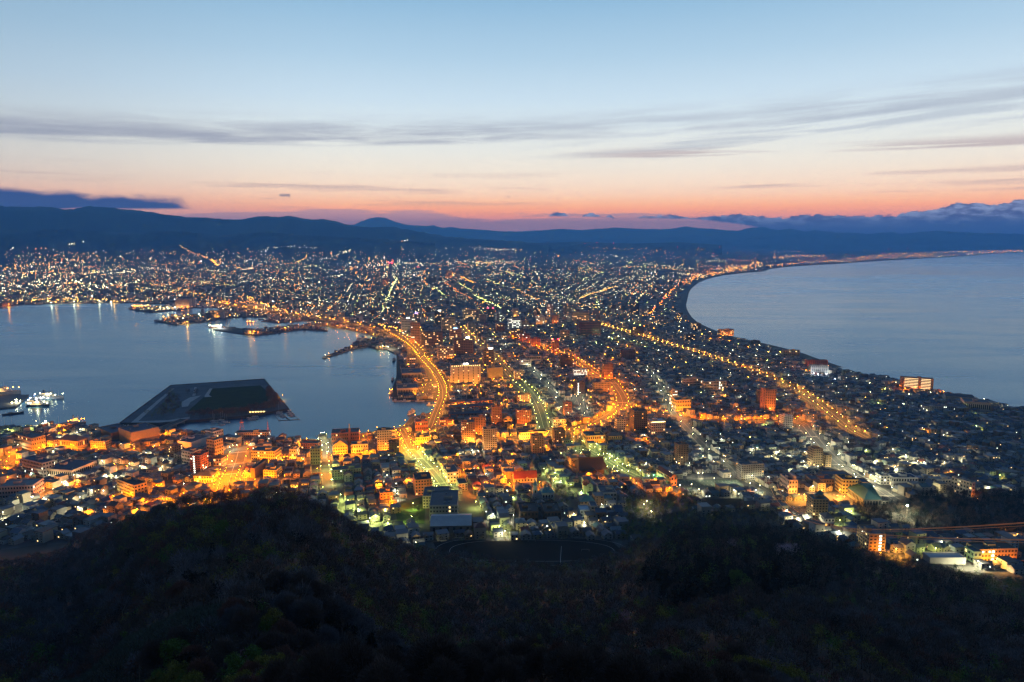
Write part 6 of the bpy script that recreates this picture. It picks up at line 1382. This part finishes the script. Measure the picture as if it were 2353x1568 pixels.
# ------------------------------------------------------------------ cars
CARC = {'white': (.5, .5, .5), 'silver': (.3, .31, .32), 'black': (.03, .03, .035), 'red': (.3, .03, .03), 'blue': (.05, .09, .2)}
M_tyre = pm('tyre', (.02, .02, .02), .9, .1, .5)
def car_meshes(c):
    m1 = MB(); cm = cmat('car', CARC[c], .35); m1.box(0, 0, .35, 4.3, 1.7, .6, cm, bottom=True); b = m1.mesh('body')
    m2 = MB(); v = [(-1.7, -.8, .95), (1.1, -.8, .95), (1.1, .8, .95), (-1.7, .8, .95), (-1.3, -.65, 1.5), (.5, -.65, 1.5), (.5, .65, 1.5), (-1.3, .65, 1.5)]
    m2.add(v, [(0, 1, 5, 4), (1, 2, 6, 5), (2, 3, 7, 6), (3, 0, 4, 7)], M_glass); m2.add(v, [(4, 5, 6, 7)], cm); return b, m2.mesh('cabin')
CARM = {c: car_meshes(c) for c in CARC}
wh = MB(); wh.tube((0, -.1, 0), (0, .1, 0), .32, M_tyre, 8); WHEEL = wh.mesh('wheel')
def car(x, y, rz, where, group):
    c = rng.choices(list(CARC), (5, 3, 2, 1, 1))[0]; e = empty('car', (x, y, Htown(x, y) + .45), rz); k = c + where; i = CNTL.get(k, 0); CNTL[k] = i + 1
    tag(e, f'{ordw(i)} {c} car parked {where}', 'car', group); ob('body', CARM[c][0], e); ob('cabin', CARM[c][1], e)
    for sx in (-1.3, 1.3):
        for sy in (-.8, .8): put(WHEEL, 'wheel', e, sx, sy, .32)
for P, n, rows, where in (('marketlot', 8, 4, 'on the market lot by the bay road'), ('quaylot', 7, 3, 'on the quay lot behind the columned bank'), ('hotellot', 4, 2, 'on the lot beside the turret hotel'), ('starlot', 5, 1, 'on the bright lot under the cable car station')):
    p = POLY[P]; rz = math.atan2(p[3][1] - p[0][1], p[3][0] - p[0][0])
    for rr_ in range(rows):
        for i in range(n):
            if rng.random() < .35: continue
            fx, fy = (i + .6) / (n + .2), (rr_ + .5) / rows
            A = [p[0][j] + (p[1][j] - p[0][j]) * fx for j in (0, 1)]; Bq = [p[3][j] + (p[2][j] - p[3][j]) * fx for j in (0, 1)]
            car(A[0] + (Bq[0] - A[0]) * fy, A[1] + (Bq[1] - A[1]) * fy, rz, where, 'parked cars')
for i, (u, v) in enumerate(((1990, 1262), (1998, 1264), (2026, 1266), (2033, 1267), (2041, 1269), (2090, 1272), (2280, 1290), (2300, 1292))): x, y, _ = GT(u, v); car(x, y, R(75), 'by the tan lodge at the wood edge' if i < 5 else 'near the two-stair house', 'parked cars')
# ------------------------------------------------------------------ cable car ropes
M_rope = pm('rope_citylit', (.8, .34, .12), .5, .1, .5)  # orange city light on the ropes is put into their base colour
def rope(px, end, start_z, label, thick):
    # sagging rope: rises from the station toward the summit station; depth grows with the picked points
    base = GT(px[0][0], px[0][1], 0); d0 = ray(*px[0]); n = len(px); pts = []
    r0 = math.hypot(base[0], base[1]) * .985
    for i, (u, v) in enumerate(px):
        d = ray(u, v); hl = math.hypot(d[0], d[1]); f = math.hypot(u - px[0][0], (v - px[0][1])) ; pts.append((d, hl, f))
    F = pts[-1][2]; out = []
    for d, hl, f in pts:
        r = 1 / (1 / r0 + (1 / end - 1 / r0) * (f / F) ** 1.15); out.append((d[0] / hl * r, d[1] / hl * r, CAMZ + d[2] / hl * r))
    return out
for a, (px, end) in enumerate((([(1784, 1100), (1788, 1118), (1796, 1140), (1810, 1160), (1836, 1178), (1864, 1191), (1888, 1199), (1925, 1210), (1965, 1216), (2030, 1217.5), (2108, 1216), (2230, 1210), (2353, 1202), (2600, 1184)], 95),
                               ([(1764, 1098), (1771, 1122), (1782, 1146), (1796, 1163), (1822, 1183), (1850, 1196), (1888, 1206), (1940, 1218), (2000, 1227), (2080, 1233), (2190, 1238), (2353, 1241), (2600, 1243)], 95))):
    for k, dv in enumerate((-1.0, 1.0)):
        q = rope([(u, v + dv * (.25 + .75 * i / len(px))) for i, (u, v) in enumerate(px)], end, 0, '', .1)
        mb = MB()
        for p_, q_ in zip(q, q[1:]): mb.tube(p_, q_, .05, M_rope, 5)
        tag(mb.build('cable'), f'{("upper", "lower")[k]} of the twin ropes of the {("upper", "lower")[a]} cable car track', 'cable', 'cable car ropes')
    q = rope([(u, v + 9 * (i / len(px)) ** 2) for i, (u, v) in enumerate(px)], end, 0, '', .05); mb = MB()
    for p_, q_ in zip(q, q[1:]): mb.tube(p_, q_, .035, M_rope, 4)
    tag(mb.build('cable'), f'thin haul rope under the {("upper", "lower")[a]} cable car track', 'cable', 'cable car ropes')
x, y, z = GT(1775, 1122); e = empty('cable_car_gantry', (x, y + 3, z)); tag(e, 'steel lattice gantry where the cable car ropes land', 'gantry')
mb = MB()
for s in (-8, 8):
    for t in (-3, 3): mb.tube((s, t, 0), (s, t, 15), .3, M_metal, 4)
for zz in (9, 15):
    for t in (-3, 3): mb.tube((-9, t, zz), (9, t, zz), .25, M_metal, 4)
for i in range(6): mb.tube((-9 + 3 * i, -3, 9), (-6 + 3 * i, -3, 15), .15, M_metal, 3)
mb.build('lattice_frame', e)
# ------------------------------------------------------------------ trees
nr = np.random.default_rng(11)
def tcol(name, rgb, var=.5): return pm(name, rgb, .9, var, .35, .1)
M_bark = tcol('bark', (.05, .04, .034)); M_twig = tcol('bare_twigs', (.085, .064, .054)); M_twig2 = tcol('reddish_twigs', (.13, .065, .048)); M_grey = tcol('grey_twigs', (.105, .102, .108))
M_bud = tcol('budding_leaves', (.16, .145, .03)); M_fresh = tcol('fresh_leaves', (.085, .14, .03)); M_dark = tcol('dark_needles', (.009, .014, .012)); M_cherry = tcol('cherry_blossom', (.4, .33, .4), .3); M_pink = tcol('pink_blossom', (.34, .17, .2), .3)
M_sasa = tcol('bamboo_grass_blades', (.075, .09, .065))
def tris(P, A, Bv):                                     # n slivers: points, half-width vectors, tips
    n = len(P); V = np.empty((n * 3, 3), np.float32); V[0::3] = P - A; V[1::3] = P + A; V[2::3] = Bv
    return V
def sliver(n, org, dirs, ln, wd):
    a = nr.normal(size=(n, 3)); a -= (a * dirs).sum(1)[:, None] * dirs; a /= np.linalg.norm(a, axis=1)[:, None] + 1e-6
    return tris(org, a * wd[:, None], org + dirs * ln[:, None])
def unitv(n): d = nr.normal(size=(n, 3)); return d / np.linalg.norm(d, axis=1)[:, None]
def bare(h, n, wscale=1.0):
    """domed crown of fine twigs fanning out from the limbs"""
    L = 9; ang = np.arange(L) * 2.4 + nr.uniform(0, .6, L); rr = nr.uniform(.16, .30, L) * h
    tips = np.stack([np.cos(ang) * rr, np.sin(ang) * rr, nr.uniform(.55, .82, L) * h], 1)
    d = unitv(n); d[:, 2] = np.abs(d[:, 2]) * 1.1 - .25; d /= np.linalg.norm(d, axis=1)[:, None]; q = nr.uniform(.25, 1, n) ** .5
    lump = 1 + .16 * np.sin(d[:, 0] * 5 + 1) * np.cos(d[:, 1] * 6) + .1 * np.sin(d[:, 2] * 9)
    org = d * (q * lump)[:, None] * np.array([.33, .33, .36]) * h + [0, 0, .56 * h]
    dd = d + unitv(n) * .7 + [0, 0, .35]; dd /= np.linalg.norm(dd, axis=1)[:, None]
    return sliver(n, org, dd, nr.uniform(.045, .09, n) * h * wscale ** 1.5, nr.uniform(.0028, .0055, n) * h * wscale ** 2.4), tips
def leafy(h, n, spread=.34, lo=.25, size=.05):
    C = 13; ang = nr.uniform(0, 6.28, C); rr = nr.uniform(.05, spread, C) * h; z = nr.uniform(lo, .88, C) * h; rr *= np.sqrt(np.clip(1.15 - z / h, .15, 1))
    cen = np.stack([np.cos(ang) * rr, np.sin(ang) * rr, z], 1); k = nr.integers(0, C, n)
    d = unitv(n); org = cen[k] + d * (nr.uniform(.3, 1, n) ** .5)[:, None] * nr.uniform(.09, .16, n)[:, None] * h
    dd = d + unitv(n) * .8; dd /= np.linalg.norm(dd, axis=1)[:, None]
    return sliver(n, org, dd, nr.uniform(.7, 1.5, n) * size * h, nr.uniform(.35, .6, n) * size * h), cen[:9]
def conifer(h, n, wide=.2):
    z = (1 - nr.uniform(0, 1, n) ** .62) * h * .92 + .06 * h; a = nr.uniform(0, 6.283, n); r = wide * h * (1.02 - z / h) ** .85 * nr.uniform(.15, 1, n) ** .5
    org = np.stack([np.cos(a) * r, np.sin(a) * r, z], 1); d = np.stack([np.cos(a), np.sin(a), -.35 + nr.normal(size=n) * .3], 1) + unitv(n) * .35; d /= np.linalg.norm(d, axis=1)[:, None]
    return sliver(n, org, d, nr.uniform(.05, .10, n) * h, nr.uniform(.018, .035, n) * h), np.array([[0, 0, h * .9]])
M_pale = tcol('pale_bark', (.2, .185, .175), .3)
def trunk_mesh(h, tips, r0, M_bark=M_bark):
    mb = MB(); mb.cyl(0, 0, -1.0, r0, h * .4 + 1, M_bark, 6, r0 * .65)
    for t in tips[:9]:
        p = Vector((0, 0, h * .30)); q = Vector(t); mid = p.lerp(q, .5) + Vector((0, 0, h * .05)); mb.tube(p, mid, r0 * .5, M_bark, 4, r0 * .3); mb.tube(mid, q, r0 * .3, M_bark, 4, r0 * .1)
    return mb
def raw(V, mat, name):
    me = bpy.data.meshes.new(name); n = len(V) // 3; me.vertices.add(len(V)); me.vertices.foreach_set('co', V.ravel()); me.loops.add(n * 3); me.loops.foreach_set('vertex_index', np.arange(n * 3, dtype=np.int32))
    me.polygons.add(n); me.polygons.foreach_set('loop_start', np.arange(0, n * 3, 3, dtype=np.int32)); me.polygons.foreach_set('loop_total', np.full(n, 3, dtype=np.int32)); me.materials.append(mat); me.update(calc_edges=True); return me
SPEC = {}                                               # kind -> (high crown meshes, trunk meshes, low arrays, material, words)
def species(key, fn, mat, hi, lo, words, name):
    H_, L_ = [], []
    for i in range(3):
        V, tips = fn(hi); H_.append((raw(V, mat, 'crown'), trunk_mesh(1.0, tips, .022, M_pale if key == 'grey' else M_bark).mesh('trunk')))
        V2, _t = fn(lo); L_.append(V2)
    SPEC[key] = (H_, L_, mat, words, name)
species('bare', lambda n: bare(1.0, n, 1 if n > 999 else 1.6), M_twig, 7000, 300, 'bare brown tree', 'bare_tree')
species('red', lambda n: bare(1.0, n, 1 if n > 999 else 1.6), M_twig2, 7000, 300, 'bare reddish tree', 'bare_tree')
species('grey', lambda n: bare(1.0, n, 1 if n > 999 else 1.6), M_grey, 7000, 300, 'bare pale grey tree', 'bare_tree')
species('bud', lambda n: leafy(1.0, n, .34, .25, .05 if n < 999 else .03), M_bud, 3600, 240, 'olive budding tree', 'budding_tree')
species('fresh', lambda n: leafy(1.0, n, .36, .2, .05 if n < 999 else .03), M_fresh, 3600, 240, 'fresh green tree', 'green_tree')
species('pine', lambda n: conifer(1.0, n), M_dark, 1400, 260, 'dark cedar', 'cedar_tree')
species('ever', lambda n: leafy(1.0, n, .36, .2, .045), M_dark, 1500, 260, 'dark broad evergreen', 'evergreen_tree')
species('cherry', lambda n: leafy(1.0, n, .45, .4, .04), M_cherry, 1500, 320, 'pale blossoming cherry', 'cherry_tree')
species('pink', lambda n: leafy(1.0, n, .42, .35, .04), M_pink, 1500, 320, 'pink blossoming cherry', 'cherry_tree')
TREES = []                                              # x, y, z, h, kind
def in_px(u, v, poly): return inpoly(u, v, poly)
EVER = [(1540, 1236), (1590, 1205), (1700, 1196), (1800, 1206), (1900, 1245), (1960, 1262), (1985, 1300), (1900, 1370), (1740, 1400), (1560, 1420), (1500, 1370), (1470, 1340)]
EVER2 = [(1900, 1250), (2080, 1290), (2240, 1340), (2353, 1400), (2353, 1568), (2230, 1480), (2050, 1400), (1900, 1340)]
GREEN = [(2030, 1285), (2353, 1310), (2353, 1430), (2240, 1380), (2100, 1330)]
step = 4.4; r = 26.0
while r < 690:
    stp = 2.6 if r < 70 else 3.6 if r < 150 else 5.4 if r < 300 else 6.8
    na = int(r * R(84) / stp)
    for i in range(na):
        a = -R(42) + R(84) * (i + rng.uniform(-.45, .45)) / na; rr = r + rng.uniform(-.45, .45) * stp; x, y = rr * math.sin(a), rr * math.cos(a)
        if not on_hill(x, y, 0): continue
        z = H(x, y); u, v = proj(x, y, z)
        if not (-90 < u < 2440) or v > 1660: continue
        if ((x + 84) / 34) ** 2 + ((y - 124) / 13) ** 2 < 1: continue
        if math.hypot(u - 1812, (v - 1276) * 1.3) < 30 or math.hypot(u - 1683, (v - 1262) * 1.3) < 18 or math.hypot(u - 1442, (v - 1440) * 1.2) < 24: continue
        nz = mnoise.noise((x * .018, y * .018, 2)); nz2 = mnoise.noise((x * .06, y * .06, 8)); h = rng.uniform(4.5, 7.5) if rr < 230 else rng.uniform(6, 10)
        k = 'bare'
        if in_px(u, v, EVER): k = rng.choices(('pine', 'ever', 'bare', 'fresh'), (5, 5, 1, .6))[0]; h = rng.uniform(9, 16)
        elif in_px(u, v, EVER2) and nz > -.25: k = rng.choices(('ever', 'pine', 'bare', 'fresh'), (4, 1.5, 2, .8))[0]; h *= 1.15
        elif in_px(u, v, GREEN): k = rng.choices(('fresh', 'bud', 'bare'), (5, 2, 1))[0]
        else:
            if nz > .22: k = rng.choices(('bud', 'bare', 'fresh', 'red'), (4, 3, 2, 1.2))[0]
            elif nz < -.25: k = rng.choices(('grey', 'bare', 'ever', 'pine'), (3, 4, .6, .25))[0] if rr > 75 else 'bare'
            else: k = rng.choices(('bare', 'red', 'grey', 'bud', 'fresh', 'pink', 'ever'), (5, 1.4, 1.8, 1.5, .7, .1, .4))[0]
        TREES.append((x, y, z, h * (1 + .35 * nz2) * min(1, max(.42, rr / 125)), k))
    r += stp * .9
def tree_px(u, v, k, h):
    x, y, z = GP(u, v); TREES.append((x, y, z, h, k))
for u, v, k, h in ((1440, 1430, 'pink', 6.5), (1425, 1425, 'pink', 5.5), (1465, 1432, 'cherry', 5), (1790, 1276, 'cherry', 11), (1812, 1278, 'cherry', 11), (1832, 1280, 'cherry', 10), (1683, 1264, 'cherry', 10), (1870, 1425, 'cherry', 4.5), (1720, 1432, 'pink', 4), (1755, 1440, 'cherry', 4),
     (140, 1500, 'fresh', 5), (165, 1510, 'fresh', 4.6), (120, 1505, 'bud', 4.5), (195, 1360, 'fresh', 6), (240, 1358, 'fresh', 5.5), (155, 1358, 'bud', 5), (855, 1545, 'pine', 9), (1080, 1290, 'ever', 8), (1070, 1265, 'ever', 7), (30, 1460, 'red', 5), (15, 1475, 'red', 5.5), (40, 1490, 'red', 5), (580, 1430, 'red', 4.5), (1590, 1450, 'bud', 5), (1570, 1455, 'bud', 4.5),
     (1550, 1545, 'bud', 4), (1620, 1555, 'bud', 4), (1740, 1545, 'bud', 4.4), (2070, 1540, 'ever', 8), (2190, 1500, 'pine', 9), (2240, 1520, 'pine', 9), (2160, 1490, 'ever', 8), (1900, 1480, 'ever', 6), (1500, 1440, 'pine', 11), (1515, 1430, 'pine', 12), (1385, 1330, 'pine', 15), (1400, 1345, 'pine', 14)):
    tree_px(u, v, k, h)
for _ in range(9): tree_px(rng.uniform(1420, 1466), rng.uniform(1426, 1456), rng.choice(('pink', 'pink', 'cherry', 'red')), rng.uniform(3.6, 5.2))
for _ in range(9): tree_px(rng.uniform(1782, 1842), rng.uniform(1266, 1290), 'cherry', rng.uniform(8, 11))
# woods, parks and street trees in the town
def wood(poly, dens, kinds, hr):
    xs = [p[0] for p in poly]; ys = [p[1] for p in poly]; n = int((max(xs) - min(xs)) * (max(ys) - min(ys)) / dens)
    for _ in range(n):
        x, y = rng.uniform(min(xs), max(xs)), rng.uniform(min(ys), max(ys))
        if inpoly(x, y, poly) and bld_clear(x, y, 3) and road_clear(x, y, 3) and not on_hill(x, y, 0): TREES.append((x, y, Htown(x, y), rng.uniform(*hr), rng.choices(list(kinds), list(kinds.values()))[0]))
wood(POLY['wood1'], 26, {'bud': 3, 'fresh': 2, 'bare': 2, 'cherry': .5, 'ever': .6}, (6, 11)); wood(POLY['wood2'], 30, {'ever': 5, 'pine': 2, 'bare': 2}, (7, 12)); wood(POLY['wood3'], 40, {'bare': 2, 'bud': 2, 'cherry': 1, 'ever': 1}, (5, 9)); wood(POLY['wood4'], 34, {'bud': 3, 'ever': 3, 'bare': 2}, (7, 12))
wood([GT(*p)[:2] for p in [(965, 1236), (1420, 1222), (1420, 1240), (980, 1248)]], 26, {'bud': 2, 'bare': 3, 'fresh': 1}, (5, 9)); wood([GT(*p)[:2] for p in [(1420, 1215), (1560, 1190), (1570, 1240), (1430, 1245)]], 22, {'bud': 3, 'fresh': 2, 'ever': 1}, (6, 10))
wood(POLY['schoollawn'], 260, {'ever': 3, 'pine': 1}, (7, 11)); wood([GT(*p)[:2] for p in [(1300, 1140), (1330, 1110), (1300, 1100), (1270, 1150)]], 60, {'bud': 1, 'bare': 1, 'cherry': 1}, (5, 8))
for px, kinds, n in (([(392, 900), (420, 930), (405, 958), (360, 962), (330, 958), (370, 940)], {'bud': 4, 'fresh': 2, 'bare': 2}, 80), ([(420, 955), (545, 948), (615, 935), (632, 942), (560, 955), (450, 962)], {'bare': 4, 'red': 3, 'bud': 1}, 190), ([(612, 890), (640, 915), (645, 936), (618, 940)], {'red': 3, 'bare': 2, 'bud': 1.5}, 90), ([(430, 905), (455, 902), (455, 910), (430, 912)], {'ever': 1, 'bare': 1}, 8)):
    poly = [P0(*p) for p in px]; xs = [p[0] for p in poly]; ys = [p[1] for p in poly]; c = 0
    while c < n:
        x, y = rng.uniform(min(xs), max(xs)), rng.uniform(min(ys), max(ys))
        if inpoly(x, y, poly): TREES.append((x, y, 3.4, rng.uniform(8, 14), rng.choices(list(kinds), list(kinds.values()))[0])); c += 1
for k, kd, sp in (('slope', 'bare', 14), ('tram', 'bud', 18), ('temple', 'fresh', 13), ('green', 'ever', 11), ('steep', 'bare', 18), ('side5', 'bud', 20)):
    pts = RP[k]; ns_ = normals(pts); acc = 0; w = ROADS[k][1]
    for i in range(1, len(pts)):
        acc += math.dist(pts[i], pts[i - 1])
        if acc > sp:
            acc = 0
            for s in (-1, 1):
                x, y = pts[i][0] + ns_[i][0] * s * (w / 2 + 2.6), pts[i][1] + ns_[i][1] * s * (w / 2 + 2.6); TREES.append((x, y, Htown(x, y), rng.uniform(4, 7), kd))
for hsp in HS[:1800]:
    if rng.random() < .14: TREES.append((hsp[0] + rng.uniform(-7, 7), hsp[1] + 6.5, hsp[2], rng.uniform(3.5, 7), rng.choice(('bare', 'bud', 'ever', 'fresh', 'pine'))))
TREES.sort(key=lambda t: -t[3] / math.dist(t[:3], (0, 0, CAMZ)))
GROUPV, ntree = {}, 0
for x, y, z, h, k in TREES:
    u, v = proj(x, y, z + h * .5); H_, L_, mat, words, nm = SPEC[k]
    if ntree < 300 and 0 < u < 2353 and 0 < v < 1600:
        ntree += 1; e = empty(nm, (x, y, z - .3), rng.uniform(0, 6.28)); e.scale = (h * rng.uniform(.9, 1.15), h * rng.uniform(.9, 1.15), h)
        col_ = ('far left', 'left', 'middle left', 'middle right', 'right', 'far right')[min(5, max(0, int(u / 392.2)))]
        row_ = 'at the bottom edge' if v > 1490 else 'partway up' if v > 1380 else 'near the top'
        pl = f'{row_} of the wooded slope, {col_} part'
        tag(e, f'{words} {pl}', 'tree', f'{words}s {pl}')
        q = rng.randrange(3); ob('trunk', H_[q][1], e); ob('crown', H_[q][0], e)
    else: GROUPV.setdefault(k, []).append((x, y, z, h))
# everything beyond the nearest three hundred reads as one wood
Vs, mi, mats = [], [], []
for k, L in GROUPV.items():
    H_, L_, mat, words, nm = SPEC[k]; mats.append(mat)
    for x, y, z, h in L:
        V = L_[rng.randrange(3)]
        if math.hypot(x, y) > 380: V = V[:(len(V) // 3 * 2 // 3) * 3]
        a = rng.uniform(0, 6.28); c, s = math.cos(a) * h, math.sin(a) * h
        W = np.empty_like(V); W[:, 0] = x + V[:, 0] * c - V[:, 1] * s; W[:, 1] = y + V[:, 0] * s + V[:, 1] * c; W[:, 2] = z - .3 + V[:, 2] * h
        Vs.append(W); mi.append(np.full(len(W) // 3, len(mats) - 1, np.int32))
V = np.concatenate(Vs); me = raw(V, mats[0], 'woods')
for m_ in mats[1:]: me.materials.append(m_)
me.polygons.foreach_set('material_index', np.concatenate(mi)); me.update(); tag(ob('woods', me), kind='stuff')
print('trees', len(TREES), 'tris', len(V) // 3)
# trunks of the wood
mb = MB()
for k, L in GROUPV.items():
    for x, y, z, h in L:
        if math.hypot(x, y) < 470 or k in ('bare', 'red', 'grey'):
            mb.tube((x, y, z - 1), (x, y, z + h * .6), .02 * h, M_pale if k == 'grey' else M_bark, 3, .008 * h)
            if k in ('bare', 'red', 'grey') and math.hypot(x, y) < 520:
                for q_ in range(3): a = rng.uniform(0, 6.28); mb.tube((x, y, z + h * .35), (x + math.cos(a) * h * .3, y + math.sin(a) * h * .3, z + h * rng.uniform(.75, 1.02)), .012 * h, M_pale if k == 'grey' else M_bark, 3, .004 * h)
tag(mb.build('wood_trunks'), kind='stuff')
# bamboo grass on the knoll and undergrowth on the slope
n = 26000; a = nr.uniform(0, 6.283, n); q = np.sqrt(nr.uniform(0, 1, n)); X = -84 + np.cos(a) * q * 36; Y = 124 + np.sin(a) * q * 14
Z = np.array([H(float(x), float(y)) for x, y in zip(X, Y)]); d = unitv(n) * .7 + [0, 0, .9]; d /= np.linalg.norm(d, axis=1)[:, None]
tag(ob('bamboo_grass', raw(sliver(n, np.stack([X, Y, Z - .1], 1), d, nr.uniform(.5, 1.3, n), nr.uniform(.05, .12, n)), M_sasa, 'bamboo_grass')), kind='stuff')
n = 36000; rr = 22 + 355 * nr.uniform(0, 1, n) ** 1.6; a = nr.uniform(-R(41), R(41), n); X, Y = rr * np.sin(a), rr * np.cos(a); Z = np.array([H(float(x), float(y)) for x, y in zip(X, Y)])
d = unitv(n) * .8 + [0, 0, .7]; d /= np.linalg.norm(d, axis=1)[:, None]; sz = .5 + rr / 300
tag(ob('undergrowth', raw(sliver(n, np.stack([X, Y, Z - .1], 1), d, nr.uniform(.5, 1.6, n) * sz, nr.uniform(.04, .12, n) * sz), M_twig, 'undergrowth')), kind='stuff')
# ------------------------------------------------------------------ haze
hm = bpy.data.materials.new('haze_air'); hm.use_nodes = True; t = hm.node_tree; t.nodes.clear()
pv_ = t.nodes.new('ShaderNodeVolumePrincipled'); pv_.inputs['Color'].default_value = (.2, .55, 1, 1); pv_.inputs['Density'].default_value = HAZE
pv_.inputs['Anisotropy'].default_value = 0.4
t.links.new(pv_.outputs[0], t.nodes.new('ShaderNodeOutputMaterial').inputs['Volume'])
mb = MB(); mb.box(0, 14900, -6, 82000, 32200, HTOP + 6, hm, bottom=True); o = mb.build('haze'); tag(o, kind='stuff')
